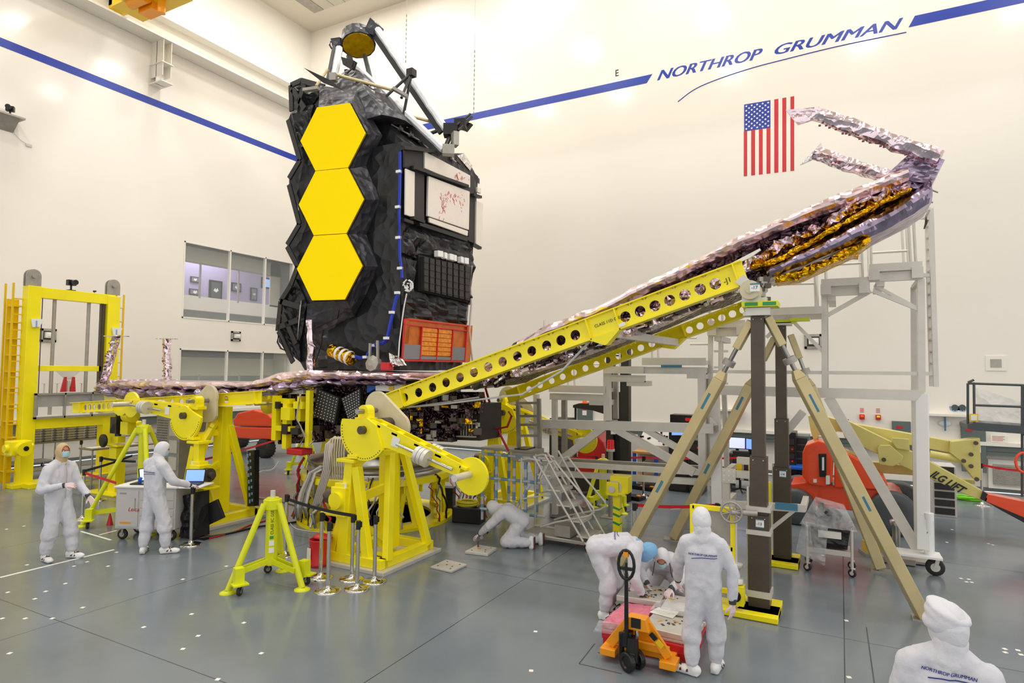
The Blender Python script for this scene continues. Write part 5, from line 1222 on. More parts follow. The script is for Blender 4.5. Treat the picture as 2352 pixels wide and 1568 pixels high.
# ================================================================ YELLOW-GREEN TRIPODS
def lime_tripod(O, label, hgt=1.23, R_=.58, a0=249, tip=True, txt=True):
    O = V(O); r = empty('tripod_jack', O, label, 'tripod', 'yellow-green tripod jacks')
    m = M(); m.tube(O + V((0, 0, .28)), O + V((0, 0, hgt)), .085, n=20); m.prism([O + V((.13 * cos(2 * pi * k / 6), .13 * sin(2 * pi * k / 6), hgt - .16)) for k in range(6)], (0, 0, .14)); m.build('mast', 'lime', r, bevel=.006)
    if tip: M().tube(O + V((0, 0, hgt)), O + V((0, 0, hgt + .1)), .035, n=14).build('spindle', 'alu', r)
    for k in range(3):
        a = radians(a0 + 120 * k - 4 * k); u = V((cos(a), sin(a), 0)); s = V((-u.y, u.x, 0)); ft = O + u * R_
        m = M(); m.tube(O + u * .12 + V((0, 0, hgt - .08)), ft + V((0, 0, .03)), .043, n=14); m.lathe([(.11, 0), (.11, .012), (.06, .035)], ft, (0, 0, 1), 18); m.build('leg', 'lime', r)
        m = M(); h0 = .34; m.bar(O + u * .06 + s * .05 + V((0, 0, h0)), O + u * (R_ * .82) + s * .05 + V((0, 0, .26)), .02, .07); m.bar(O + u * .06 - s * .05 + V((0, 0, h0)), O + u * (R_ * .82) - s * .05 + V((0, 0, .26)), .02, .07); m.cb(O + u * (R_ * .84) + s * .14 + V((0, 0, .25)), (.12, .12, .22), a); m.cb(O + u * (R_ * .84) + s * .2 + V((0, 0, .15)), (.2, .16, .02), a); m.build('brace', 'lime', r)
        caster(M(), O + u * (R_ * .84) + s * .2, .06, .04, a).build('caster', ['rubber', 'steel'], r)
    if txt:
        f = (CAM - O).normalized(); f.z = 0; f.normalize(); s = V((-f.y, f.x, 0))
        vs, fs = text_mesh('CLASS IIC GSE', .055, None, V((0, 0, 1)), -s, O + f * .088 + s * .02 + V((0, 0, .72)), extrude=.001); m = M(); m.add([v + f * .0 for v in vs], fs); m.build('stencil', 'black', r)
        m = M(); m.mat(0)
        for z_ in (.5, .6): m.cb(O + f * .086 + V((0, 0, z_)), (.02, .07, .07), atan2(f.y, f.x)); 
        m.mat(1).cb(O + f * .09 + V((0, 0, .68)), (.012, .05, .04), atan2(f.y, f.x)); m.build('data_plate', ['white', 'green'], r)
    return r
lime_tripod((-7.28, 6.37, 0), 'yellow-green tripod jack on casters in the left foreground')
pt = onz(322, 1203); lime_tripod(pt, 'tall yellow-green tripod jack behind the person at the laptop cart', 1.95, 1.0, 222, True, False)
lime_tripod(onz(1385, 1172), 'yellow-green tripod jack in front of the red forklift', 1.15, .5, 235, True, False)
lime_tripod(onz(700, 1088), 'small yellow-green tripod jack far back under the spacecraft', 1.1, .5, 205, False, False)
# winch post
O = onz(1418, 1245); r = empty('winch_post', O, 'yellow post carrying a square winch, left of the belt post', 'winch post')
M().cb(O + V((0, 0, .45)), (.13, .13, .9)).cb(O + V((0, 0, .02)), (.35, .35, .04)).build('post', 'yel', r)
M().cb(O + V((.05, .05, 1.05)), (.34, .26, .3)).cb(O + V((-.05, -.14, .98)), (.22, .04, .24)).cb(O + V((0, 0, .9)), (.36, .3, .04)).build('winch_body', 'yel', r, bevel=.01)
M().tube(O + V((-.05, -.16, .98)), O + V((-.05, -.2, .98)), .06, n=14).tube(O + V((-.02, -.1, 1.0)), O + V((-.02, .0, 1.0)), .13, n=16).build('winch_drum', 'alu', r)
m = M()
for z_ in (.35, .5, .62): m.cb(O + V((0, 0, z_)), (.136, .136, .04), 0, Matrix.Rotation(.3, 3, 'Y'))
m.build('tape_band', 'green', r)
# ================================================================ BELT POSTS
def stanchion(O, label, dual=False, flat=True, cap='black', hgt=.95, grp='chrome belt posts'):
    O = V(O); r = empty('belt_post', O, label, 'belt post', grp)
    M().lathe([(.18, 0), (.18, .012), (.15, .022), (.05, .035 if flat else .06), (.03, .08)], O, (0, 0, 1), 28).build('base', 'chrome', r)
    M().tube(O + V((0, 0, .03)), O + V((0, 0, hgt - .1)), .028, n=14).build('pole', 'chrome', r)
    M().tube(O + V((0, 0, hgt - .12)), O + V((0, 0, hgt)), .034, n=14).cb(O + V((.035, 0, hgt - .05)), (.03, .05, .08)).build('belt_head', cap, r, bevel=.004)
    return r
posts = [((753, 1357), 'foremost chrome belt post beside the red bin'), ((820, 1352), 'chrome belt post nearest the yellow stand, second from the right of its cluster'), ((808, 1330), 'belt post in the foreground cluster with the black belt clipped on'), ((860, 1335), 'rightmost chrome belt post of the foreground cluster'), ((736, 1326), 'belt post standing just behind the foremost one')]
for p, l in posts: stanchion(onz(*p), l)
others = [((655, 1275), 'belt post behind the foreground tripod holding the end of the black belt'), ((438, 1251), 'belt post in front of the tilted black monitor'), ((189, 1192), 'belt post between the masked person and the cart, red belt attached'), ((228, 1148), 'belt post left of the tall tripod leg'), ((183, 1093), 'belt post in front of the steel table'), ((3, 1090), 'belt post at the far left edge'), ((1457, 1300), 'belt post with red belt between the gold legs'), ((1648, 1300), 'belt post behind the standing person holding the end of the red belt'), ((1478, 1140), 'belt post in front of the blue bench'), ((2256, 1160), 'belt post at the tip of the cream lift arm'), ((122, 1150), 'belt post behind the masked person')]
for p, l in others: stanchion(onz(*p), l, hgt=1.0)
def belt(a, b, label, m_='redbelt', z_=.93, sg=.03, w_=.05):
    a = V(a); b = V(b); pts = [lerp(a, b, t / 10) + V((0, 0, z_ - sg * 4 * (t / 10) * (1 - t / 10))) for t in range(11)]
    d = (b - a).normalized(); n = V((-d.y, d.x, 0)) * .003; m = M(); vs = []
    for p in pts: vs += [p + n + V((0, 0, w_ / 2)), p + n - V((0, 0, w_ / 2)), p - n - V((0, 0, w_ / 2)), p - n + V((0, 0, w_ / 2))]
    m.loft([vs[i * 4:i * 4 + 4] for i in range(11)]); tag(m.build('belt', m_, origin=a), label, 'belt')
belt(onz(655, 1275), onz(808, 1330), 'black belt stretched from the foreground tripod to the post cluster', 'belt', .93)
belt(onz(1457, 1300), onz(1648, 1300), 'red belt between two posts behind the crouching people', 'redbelt', .97)
belt(onz(189, 1192), onz(262, 1225), 'short red belt from the left post to the white cart', 'redbelt', .93, 0)
belt(onz(189, 1192), onz(300, 1140), 'black belt running behind the tall tripod leg', 'belt', .97, .02)
belt(onz(228, 1148), onz(308, 1160), 'upper black belt left of the cart', 'belt', .97, .02)
belt(onz(1250, 1140), onz(1478, 1140), 'left half of the far red belt in front of the forklift', 'redbelt', .97)
belt(onz(1478, 1140), onz(1700, 1140), 'right half of the far red belt in front of the consoles', 'redbelt', .97)
belt(onz(2256, 1160), onz(2356, 1180), 'red belt at the right edge before the wall grille', 'redbelt', .97)
belt(onz(455, 1160), onz(640, 1085), 'far red belt passing the orange lift wheel', 'redbelt', 1.0)
# ================================================================ WHITE LASER CART, LAPTOPS
c0 = onz(250, 1232); c1_ = onz(402, 1238)
u = (c1_ - c0); u.z = 0; Lc = 1.25; u = V((.90, .43, 0)).normalized(); n = V((u.y, -u.x, 0)); O = onz(262, 1240) + n * 0
def CP(a, b, z_): return O + u * a - n * b + V((0, 0, z_))
r = empty('equipment_cart', CP(.6, .3, 0), 'light grey wheeled cabinet cart with red lettering, laptops on top', 'cart')
ang = atan2(u.y, u.x); RC_ = Matrix.Rotation(ang, 3, 'Z')
def CB(m, a0, a1, b0, b1, z0, z1): return m.cb(CP((a0 + a1) / 2, (b0 + b1) / 2, (z0 + z1) / 2), (a1 - a0, b1 - b0, z1 - z0), 0, RC_)
CB(M(), 0, 1.1, 0, .6, .2, .93).build('body', 'cart', r, bevel=.015)
CB(CB(M(), -.03, 1.13, -.03, .63, .93, .96), 1.13, 1.5, .0, .55, .93, .95).build('worktop', 'white', r, bevel=.005)
CB(M(), .03, .42, -.012, 0, .24, .88).build('door', 'cart', r, bevel=.005)
for z0, z1 in ((.24, .42), (.44, .56), (.58, .7), (.72, .88)):
    d_ = CB(M(), .45, 1.07, -.012, 0, z0, z1).build('drawer', 'cart', r, bevel=.005); CB(M(), .55, .68, -.03, -.012, z1 - .05, z1 - .035).build('handle', 'steel', d_)
CB(CB(M(), .08, .2, -.016, -.01, .82, .845), .36, .375, -.02, -.012, .55, .75).build('door_handle', 'alud', r)
m = M(); vs, fs = text_mesh('Leica', .1, None, u, V((0, 0, 1)), CP(.24, -.016, .52), shear=.3, extrude=.001); m.add(vs, fs); m.build('maker_lettering', 'red', r)
CB(M(), .1, .3, -.016, -.01, .3, .33).build('orange_label', 'amber', r)
for a, b_ in ((.1, .08), (1.0, .08), (.1, .52), (1.0, .52)): caster(M(), CP(a, b_, 0), .09, .05, -ang).build('caster', ['rubber', 'alud'], r)
def laptop(c, rz, label, scr='scr', open_=105, s=1.0):
    r = empty('laptop', c, label, 'laptop'); R = Matrix.Rotation(rz, 3, 'Z'); c = V(c)
    M().cb(c + V((0, 0, .012)), (.36 * s, .25 * s, .022), 0, R).build('keyboard_base', 'satin', r, bevel=.004)
    m = M(); m.cb(c + V((0, 0, .025)), (.32 * s, .14 * s, .003), 0, R); m.build('keys', 'black', r)
    a = radians(open_ - 90); h_ = c + R @ V((0, .125 * s, .02)); up_ = R @ V((0, sin(a), cos(a))); rt_ = R @ V((1, 0, 0)); nn_ = rt_.cross(up_)
    q = [h_ - rt_ * .18 * s, h_ + rt_ * .18 * s, h_ + rt_ * .18 * s + up_ * .24 * s, h_ - rt_ * .18 * s + up_ * .24 * s]
    lid = M().prism(q, -nn_ * .012).build('lid', 'black', r)
    q = [h_ + rt_ * x * s + up_ * z_ * s + nn_ * .002 for x, z_ in ((-.165, .02), (.165, .02), (.165, .225), (-.165, .225))]
    M().prism(q, nn_ * .001).build('screen', scr, lid)
laptop(CP(1.2, .3, .95), ang + .1, 'open laptop with blue screen in front of the person standing at the cart', 'scr')
laptop(CP(.42, .4, .96), ang + 1.0, 'laptop on the left of the cart with pale lit screen', 'scrw')
m = M(); CB(m, .18, .5, .1, .35, .96, .985); tag(m.build('closed_tablet', 'black', origin=CP(.3, .2, .96)), 'flat black tablet lying on the cart top', 'tablet')
m = M(); m.lathe([(.03, 0), (.03, .05), (.045, .08), (.02, .1)], CP(.3, .2, .985), (0, 0, 1), 12); tag(m.build('probe', 'bluep', origin=CP(.3, .2, .985)), 'small blue probe standing on the black tablet', 'probe')
m = M(); p = onz(252, 1205); m.lathe([(.06, 0), (.012, .22)], p, (0, 0, 1), 12); tag(m.build('warning_cone', 'red', origin=p), 'tiny red cone at the left corner of the cart', 'cone')
# tall instrument behind the cart (perforated grey panel box)
p = onz(375, 1140); r = empty('equipment_rack', p, 'grey perforated metal rack behind the left stand', 'rack')
M().cb(p + V((0, .4, 1.0)), (.9, .7, 1.9)).build('housing', 'alud', r, bevel=.01)
m = M()
for i in range(7):
    for j in range(16): m.tube(p + V((-.38 + i * .06, .045, .9 + j * .06)), p + V((-.38 + i * .06, .04, .9 + j * .06)), .012, n=6)
tag(m.build('perforation', 'dgrey', r), kind='stuff')
m = M()
for k in range(4): m.cb(p + V((.25, .04, .4 + k * .4)), (.3, .03, .3))
m.build('door_panel', 'alu', r)
# tilted monitor on floor stand
p = onz(470, 1235); r = empty('monitor', p, 'black monitor tilted over on a low stand near the left frame', 'monitor')
R = Matrix.Rotation(.3, 3, 'Z') @ Matrix.Rotation(-.45, 3, 'Y')
M().cb(p + V((0, .1, .42)), (.5, .05, .36), 0, R).build('panel', 'black', r, bevel=.01)
M().cb(p + V((-.1, 0, .2)), (.08, .06, .4)).cb(p + V((-.05, 0, .01)), (.4, .25, .02)).build('stand', 'black', r)
# wrapped black bundle
p = onz(430, 1238); m = M(); patch(m, p + V((-.2, 0, .75)), p + V((.15, 0, .85)), p + V((.2, 0, .05)), p + V((-.2, 0, .02)), 10, 12, .16, (0, .3, 0), 5); tag(m.build('cable_bundle', 'blk', origin=p), 'black plastic covered bundle beside the cart', 'bundle')
m = M(); p = onz(575, 1195)
for k, mm in enumerate(('a',)):
    q = V((-10.62, 8.75, .3)); m.mat(0).bar(q + V((.06, 0, 0)), q + V((-.1, .1, 1.1)), .2, .12, V((0, 1, 0)))
    m.mat(1)
    for j in range(8): c = q + V((.03 - j * .015, -.06, .1 + j * .13)); m.cb(c, (.03, .02, .07)); m.cb(c + V((.07, 0, .03)), (.02, .02, .05))
tag(m.build('controller_pack', ['black', 'tapeb'], origin=q), 'black controller boxes strapped to the left yellow stand', 'controller')
# ================================================================ LEFT GANTRY AND TABLES
X = -18.5
r = empty('yellow_gantry', V((X, 9.2, 0)), 'tall yellow rectangular gantry frame with pulleys at the left wall', 'gantry')
def gx(px, py): return onx(px, py, X)
yL, yR_ = 8.22, 10.27; zt = 5.0
m = M(); m.box(X - .4, X - .36, yL - .36, yL - .1, .1, zt - .2)
for k in range(11): m.box(X - .4, X - .1, yL - .34, yL - .1, .4 + k * .42, .43 + k * .42)
m.build('side_plate', 'yeld', r)
m = M(); m.box(X - .15, X + .15, yL - .13, yL + .17, 0, zt + .15); m.box(X - .15, X + .15, yR_ - .22, yR_ + .12, 0, zt + .1); m.split('upright', 'yel', r, bevel=.01)
m = M(); m.box(X - .12, X + .12, yL, yR_, zt - .14, zt + .14); m.box(X - .1, X + .05, yL, yR_, 2.95, 3.1); m.box(X - .12, X + .14, yL, yR_ + .1, 1.45, 1.75); m.box(X + .2, X + .55, yL - .1, yR_ + .2, .0, .12); m.box(X - .3, X + .2, yL - .3, yR_ + .3, 0, .1); m.split('crossbeam', 'yel', r, bevel=.008)
for y in (yL - .35, yR_ + .35):
    m = M(); s = 1 if y > 9 else -1; m.bar((X - .1, y, 0), (X - .1, y, zt + .2), .04); m.bar((X - .5, y, 0), (X - .5, y, zt + .2), .04)
    for k in range(12): m.bar((X - .1, y, .4 + k * .4), (X - .1, y - s * .25, .4 + k * .4), .05, .03)
    m.build('side_ladder', 'yeld', r)
for y in (yL, yR_ - .05):
    m = M(); q = [(X + .05, y - .16, zt + .15), (X + .05, y + .18, zt + .15)] + [(X + .05, y + .01 + .17 * cos(pi * k / 8), zt + .42 + .17 * sin(pi * k / 8)) for k in range(9)]; m.prism(q, (.04, 0, 0)); m.prism([V(v) + V((-.12, 0, 0)) for v in q], (.03, 0, 0)); m.tube((X - .1, y, zt + .4), (X + .14, y, zt + .4), .05); m.build('pulley_guard', 'alud', r)
m = M()
for y in (yL + .55, yL + 1.4): m.tube((X, y, 1.8), (X, y, zt - .1), .045, n=10)
m.build('guide_rod', 'alud', r)
m = M(); m.tube((X + .1, yL + .22, 1.8), (X + .1, yL + .22, zt), .012, n=5); m.tube((X + .1, yR_ - .3, 1.8), (X + .1, yR_ - .3, zt), .012, n=5); m.box(X - .05, X + .05, yR_ - .34, yR_ - .24, 1.8, zt - .1); m.build('lift_cable', 'bolt', r)
m = M(); m.mat(0); fy0, fy1, fz0, fz1 = yL + .1, yR_ + .35, 1.72, 2.38
for b in ((fy0, fy1, fz1 - .05, fz1), (fy0, fy1, fz0, fz0 + .05)): m.box(X + .16, X + .24, *b)
for y in (fy0, fy0 + .68, fy0 + 1.36, fy1 - .04): m.box(X + .16, X + .24, y, y + .04, fz0, fz1)
fr_ = m.build('carriage_frame', 'alud', r); M().box(X + .18, X + .2, fy0, fy1, fz0, fz1).build('carriage_panel', 'screenpanel', fr_)
m = M(); m.box(X + .1, X + .14, fy0, fy1 - .6, fz0 + .3, fz1 - .05); m.build('carriage_board', 'alud', fr_)
m = M(); m.prism([(X + .1, yL + .95, 2.4), (X + .1, yL + 1.08, 2.4), (X + .1, yL + 1.05, 2.8), (X + .1, yL + 1.0, 2.8)], (.06, 0, 0)); m.prism([(X + .1, yL + .72, 2.4), (X + .1, yL + .85, 2.4), (X + .1, yL + .85, 2.8), (X + .1, yL + .8, 2.8)], (.06, 0, 0)); m.split('red_bracket', 'stripe_red', r)
m = M(); m.prism([(X + .1, yL + .6, 2.95), (X + .1, yL + 1.2, 2.95), (X + .1, yL + .95, 2.72), (X + .1, yL + .85, 2.72)], (.01, 0, 0)); m.tube((X + .1, yL + .92, 2.4), (X + .1, yL + .92, 2.7), .04)
for y in (.35, .65, 1.25, 1.65): m.tube((X + .1, yL + y, 2.38), (X + .1, yL + y, 2.62), .015, n=6); m.tube((X + .1, yL + y, 2.62), (X + .1, yL + y, 2.63), .05, n=8)
m.build('fixture', 'alu', r)
for y, z_ in ((yL, 4.2), (yR_ - .05, 4.1)):
    m = M(); m.mat(0).prism([(X + .17, y - .06, z_ + .1), (X + .17, y + .22, z_ + .1), (X + .17, y + .14, z_ - .1), (X + .17, y - .02, z_ - .12)], (.04, 0, 0)); m.mat(1).box(X + .21, X + .22, y + .04, y + .07, z_ - .12, z_ + .05); m.build('document_pouch', ['white', 'tapeb'], r)
for py_, yy in ((yL - .3, 1.05), (yR_ + .4, 1.35)):
    m = M(); m.mat(0).cb((X + .4, py_, yy), (.35, .45, .35)); m.tube((X + .55, py_, yy - .02), (X + .75, py_, yy - .02), .17, n=18); m.tube((X + .4, py_ - .3, yy), (X + .4, py_ + .3, yy), .1, n=12); m.mat(1).tube((X + .75, py_ + .02, yy), (X + .76, py_ + .02, yy), .06, n=14); m.build('gearbox', ['yel', 'black'], r, bevel=.02)
camera_body(V((X, 9.15, zt + .14)), 'black camera standing on top of the yellow gantry', 1.3, 1.6)
camera_body(V((X - .1, 9.8, zt + .14)), 'small dark device on the gantry crossbeam right of the camera', .4, 1.6)
def steel_table(x0, x1, y0, y1, h_, label, wheels=True):
    r = empty('steel_table', V(((x0 + x1) / 2, (y0 + y1) / 2, 0)), label, 'table')
    M().box(x0, x1, y0, y1, h_ - .04, h_).build('tabletop', 'steel', r, bevel=.005); M().box(x0 + .03, x1 - .03, y0 + .03, y1 - .03, .22, .25).build('lower_shelf', 'alud', r)
    for x in (x0 + .04, x1 - .04):
        for y in (y0 + .04, y1 - .04):
            M().tube((x, y, .12 if wheels else 0), (x, y, h_ - .04), .02, n=8).build('leg', 'steel', r)
            if wheels: caster(M(), (x, y, 0), .055, .03, 1.2).build('caster', ['rubber', 'alu'], r)
a = onz(38, 1085); steel_table(a.x - .7, a.x + .05, a.y - .5, a.y + 1.0, .95, 'wheeled steel table at the far left under the gantry')
b = onz(165, 1090); steel_table(-17.3, -16.7, 8.9, 10.6, 1.0, 'second steel table with papers behind the masked person', False)
T['sheet'] = T['paper']
m = M(); m.box(-17.2, -16.85, 9.0, 9.5, 1.0, 1.006); m.box(-17.15, -16.8, 9.6, 10.2, 1.0, 1.008); tag(m.build('paper_sheets', 'paper', origin=(-17, 9.5, 1)), 'white papers spread on the second steel table', 'paper')
for k in range(7):
    c_ = onx((80, 106, 132, 158, 181, 205, 228)[k], 1000, -19.6); y = c_.y; x = -19.6; z0 = 1.0; m = M(); m.box(x - .12, x + .12, y - .07, y + .07, z0, z0 + .5)
    h0 = m.build('finned_block', 'alud', origin=(x, y, z0)); tag(h0, 'finned metal block in the row behind the steel tables', 'metal block', 'finned blocks in a row')
    m = M()
    for j in range(7): m.box(x - .16, x + .16, y - .11, y + .11, z0 + .03 + j * .07, z0 + .045 + j * .07)
    m.build('fins', 'alu', h0)
steel_table(-19.9, -19.3, 8.7, 12.6, 1.0, 'long steel bench carrying the row of finned blocks', False)
# yellow hand-cranked jack post left
p = onz(266, 1130); r = empty('jack_post', p, 'yellow square jack post with black crank wheel, left of the tall tripod', 'jack')
M().cb(p + V((0, 0, .55)), (.3, .24, 1.1)).cb(p + V((0, 0, .02)), (1.2, .8, .04)).cb(p + V((0, 0, 1.15)), (.45, .3, .05)).cb(p + V((0, 0, 1.3)), (.3, .2, .16)).build('post', 'yel', r, bevel=.01)
M().tube(p + V((0, 0, 1.3)), p + V((0, 0, 2.0)), .07).cb(p + V((0, 0, 1.65)), (.26, .26, .4)).build('wrapped_screw', 'blk', r); M().cb(p + V((0, 0, 2.1)), (.2, .2, .25)).build('head', 'alud', r, bevel=.03)
M().lathe([(.06, 0), (.16, .0), (.16, .04), (.06, .04)], p + V((-.12, -.3, 1.28)), (0, 1, 0), 20).build('crank_wheel', 'black', r)
m = M(); m.tube(p + V((.35, 0, 1.9)), p + V((.6, 0, 1.9)), .17, n=16); m.cb(p + V((.4, 0, 1.6)), (.3, .2, .3)); m.build('motor', 'yel', r)
# ================================================================ BACKGROUND RIGHT
rng = random.Random(33)
def P14(px, py, y=14.5): return ony(px, py, y)
def slab(m, pts, y, t=.3, mi=0):
    m.mat(mi); return m.prism([ony(*p, y) for p in pts], (0, t, 0))
def wheel(name, c, R_, w_, par, hub='alud', tread=True, m1='rubber', n=28):
    c = V(c); m = M(); m.mat(0).lathe([(R_ * .55, 0), (R_ * .9, 0), (R_, w_ * .15), (R_, w_ * .85), (R_ * .9, w_), (R_ * .55, w_)], c, (0, 1, 0), n)
    if tread:
        for k in range(18): a = 2 * pi * k / 18; m.cb(c + V((cos(a) * R_, w_ / 2, sin(a) * R_)), (R_ * .08, w_ * .9, R_ * .12), 0, Matrix.Rotation(-a, 3, 'Y'))
    m.mat(1).lathe([(.01, w_ * .1), (R_ * .2, 0), (R_ * .25, w_ * .2), (R_ * .5, w_ * .25), (R_ * .57, 0), (R_ * .57, w_)], c, (0, 1, 0), n)
    return m.build(name, [m1, hub], par)
# orange boom lift with cream arms
r = empty('boom_lift', P14(1950, 1195) * 1.0, 'orange boom lift with folded cream arms and grey covered wheels', 'boom lift'); r.location.z = 0
m = M(); slab(m, [(1843, 1040), (1850, 1022), (1880, 1012), (1905, 1020), (1915, 1042), (1912, 1108), (1895, 1118), (1860, 1113), (1843, 1095)], 14.2, .9)
slab(m, [(1916, 1040), (1935, 1035), (1990, 1065), (2035, 1100), (2040, 1115), (2030, 1126), (1916, 1120)], 14.2, .9); m.build('turret_cover', 'orange', r, bevel=.03)
m = M(); slab(m, [(1815, 1112), (1850, 1108), (2060, 1128), (2078, 1140), (2075, 1150), (2050, 1158), (1990, 1180), (1975, 1175), (1860, 1160), (1820, 1128)], 14.3, 1.1); m.build('chassis', 'orange', r, bevel=.02)
for px, py, y_, R_ in ((1828, 1160, 14.05, .36), (2052, 1190, 14.05, .42), (1835, 1140, 15.4, .4), (2065, 1160, 15.4, .42)):
    c = ony(px, py, y_); c.z = R_; wheel('covered_wheel', c, R_, .3, r, 'dgrey', False, 'dgrey')
arms = M()
slab(arms, [(1856, 955), (1880, 950), (1935, 968), (2180, 1012), (2183, 1040), (1990, 1002), (1925, 990), (1880, 1000), (1872, 1020), (1862, 990)], 14.7, .3); arms.build('upper_arm', 'cream', r, bevel=.01)
a2 = M(); slab(a2, [(1925, 962), (1945, 965), (2100, 1040), (2262, 1130), (2258, 1150), (2230, 1140), (2090, 1078), (1990, 1030), (1940, 1005)], 14.35, .3); fa = a2.build('lower_arm', 'cream', r, bevel=.01)
m = M(); slab(m, [(2185, 1014), (2251, 1006), (2254, 1103), (2240, 1103), (2206, 1058), (2183, 1040)], 14.5, .35); slab(m, [(2016, 1030), (2022, 1022), (2045, 1022), (2075, 1048), (2070, 1062), (2050, 1071), (2020, 1066)], 14.25, .08); slab(m, [(2050, 1005), (2088, 1008), (2090, 1035), (2060, 1030), (2048, 1015)], 14.28, .06); slab(m, [(1960, 1058), (2015, 1062), (2090, 1070), (2150, 1088), (2200, 1100), (2240, 1103), (2240, 1112), (2150, 1095), (1960, 1082)], 14.9, .25)
m.build('knuckle_plate', 'cream', r, bevel=.01)
for a, b in (((1912, 1035), (1990, 1050)), ((2136, 1042), (2212, 1056))): M().tube(ony(*a, 14.6), ony(*b, 14.6), .07, n=14).build('hydraulic_ram', 'cream', r)
m = M()
for px, py in ((2241, 1017), (2230, 1043), (2213, 1058), (2230, 1070), (2243, 1100), (2030, 1055)): c = ony(px, py, 14.24 if px < 2100 else 14.45); m.tube(c, c + V((0, -.03, 0)), .04, n=8)
m.build('pin', 'bolt', r)
u = (ony(2226, 1127, 14.33) - ony(2139, 1078, 14.33)); uu = u.normalized(); vv = uu.cross(V((0, -1, 0))).normalized(); vv = vv if vv.z > 0 else -vv
vs, fs = text_mesh('JLG LIFT', .2, None, uu, vv, ony(2135, 1092, 14.335), shear=.35, extrude=.002, bold=.006, stretch=u.length / .86 / 1.0); M().add(vs, fs).build('maker_lettering', 'black', fa)
m = M(); slab(m, [(2258, 1128), (2270, 1135), (2265, 1152), (2252, 1145)], 14.3, .35); m.build('joint', 'black', r)
m = M(); m.mat(0); slab(m, [(2268, 1135), (2352, 1152), (2400, 1165), (2400, 1200), (2352, 1188), (2262, 1150)], 14.3, .35); slab(m, [(2262, 1150), (2352, 1188), (2400, 1205), (2400, 1218), (2352, 1200), (2300, 1172)], 14.28, .38, 1); m.build('jib', ['orange', 'black'], r)
m = M(); slab(m, [(1880, 1042), (1898, 1042), (1898, 1095), (1882, 1095)], 14.18, .02, 0); m.build('grille', 'black', r); m = M(); slab(m, [(1868, 1100), (1876, 1100), (1876, 1108), (1868, 1108)], 14.18, .02); slab(m, [(1897, 1092), (1906, 1092), (1906, 1112), (1897, 1112)], 14.18, .02); slab(m, [(1888, 1050), (1893, 1050), (1893, 1080), (1888, 1080)], 14.17, .02); m.split('white_sticker', 'white', r)
m = M()
for a, b in (((2223, 880), (2223, 975)), ((2237, 878), (2238, 982)), ((2223, 878), (2237, 872)), ((2223, 880), (2400, 886)), ((2238, 930), (2400, 936)), ((2348, 884), (2348, 1140)), ((2352, 884), (2352, 1000))): m.tube(ony(*a, 14.6), ony(*b, 14.6), .022, n=8)
slab(m, [(2222, 975), (2238, 970), (2400, 982), (2400, 1000), (2236, 988), (2222, 984)], 14.5, .9); m.build('basket', 'dgrey', r)
m = M(); P = [ony(*p, 14.7) for p in ((2240, 890), (2350, 925), (2350, 978), (2242, 975))]; patch(m, *P, 10, 8, .12, (0, .02, 0), 5); m.build('plastic_sheet', 'plast', r)
m = M(); slab(m, [(2227, 950), (2247, 950), (2247, 968), (2227, 968)], 14.55, .01, 0); slab(m, [(2230, 953), (2244, 953), (2244, 965), (2230, 965)], 14.54, .01, 1); m.build('hazard_label', ['yeld', 'white'], r)
m = M(); c = ony(2352, 1062, 14.4); m.path([c + V((cos(a) * .12, 0, sin(a) * .18)) for a in [2 * pi * k / 14 for k in range(15)]], .025, 6, V((0, 1, 0))); m.build('red_hoop', 'orange', r)
# orange lift at the left
r = empty('orange_lift', V((-18.0, 15.3, 0)), 'orange machine body with chunky grey tyre far back on the left', 'lift')
m = M(); slab(m, [(535, 965), (545, 948), (580, 940), (612, 948), (630, 965), (632, 980), (535, 978)], 15, 1.0); m.build('hood', 'orange', r, bevel=.05)
m = M(); slab(m, [(530, 980), (634, 982), (634, 1010), (530, 1005)], 15, 1.2); m.build('chassis', 'orange', r, bevel=.03)
c = ony(601, 1025, 14.9); c.z = .32; wheel('wheel', c, .32, .35, r, 'alu'); c = ony(545, 1020, 16.2); c.z = .35; wheel('wheel', c, .33, .3, r)
# red forklift
r = empty('forklift', V((-5.2, 14.6, 0)), 'red forklift with tall black mast and low black forks', 'forklift')
m = M(); slab(m, [(1322, 1130), (1322, 1045), (1340, 1005), (1362, 990), (1385, 1015), (1397, 1050), (1397, 1125)], 14.7, 1.0); m.build('body', 'red', r, bevel=.03)
m = M(); slab(m, [(1340, 1050), (1372, 1048), (1372, 1075), (1340, 1075)], 14.68, .03); slab(m, [(1310, 1085), (1400, 1090), (1400, 1130), (1310, 1125)], 14.6, 1.1); slab(m, [(1316, 930), (1330, 926), (1390, 928), (1392, 952), (1360, 942), (1316, 936)], 14.5, .9); m.tube(ony(1322, 935, 14.6), ony(1322, 1050, 14.6), .03); m.build('guard_and_base', 'satin', r)
m = M()
for x0, x1 in ((1392, 1408), (1424, 1444)): slab(m, [(x0, 778), (x1, 778), (x1, 1165), (x0, 1165)], 14.4, .2)
slab(m, [(1392, 778), (1444, 778), (1444, 795), (1392, 795)], 14.45, .15); slab(m, [(1400, 900), (1440, 900), (1440, 1160), (1400, 1160)], 14.55, .05)
for k in range(6): slab(m, [(1408, 785 + k * 6), (1424, 785 + k * 6), (1424, 788 + k * 6), (1408, 788 + k * 6)], 14.4, .05)
m.build('mast', 'satin', r)
for (a, b) in ((onz(1440, 1118), onz(1506, 1128)), (onz(1432, 1142), onz(1476, 1150))): 
    m = M(); m.bar(a + V((0, 0, .06)), b + V((0, 0, .05)), .3, .08); m.mat(1).tube(b + V((-.1, 0, .1)), b + V((-.1, 0, .12)), .06, n=10).tube(b + V((-.35, 0, .1)), b + V((-.35, 0, .12)), .06, n=10); m.build('fork', ['black', 'amber'], r)
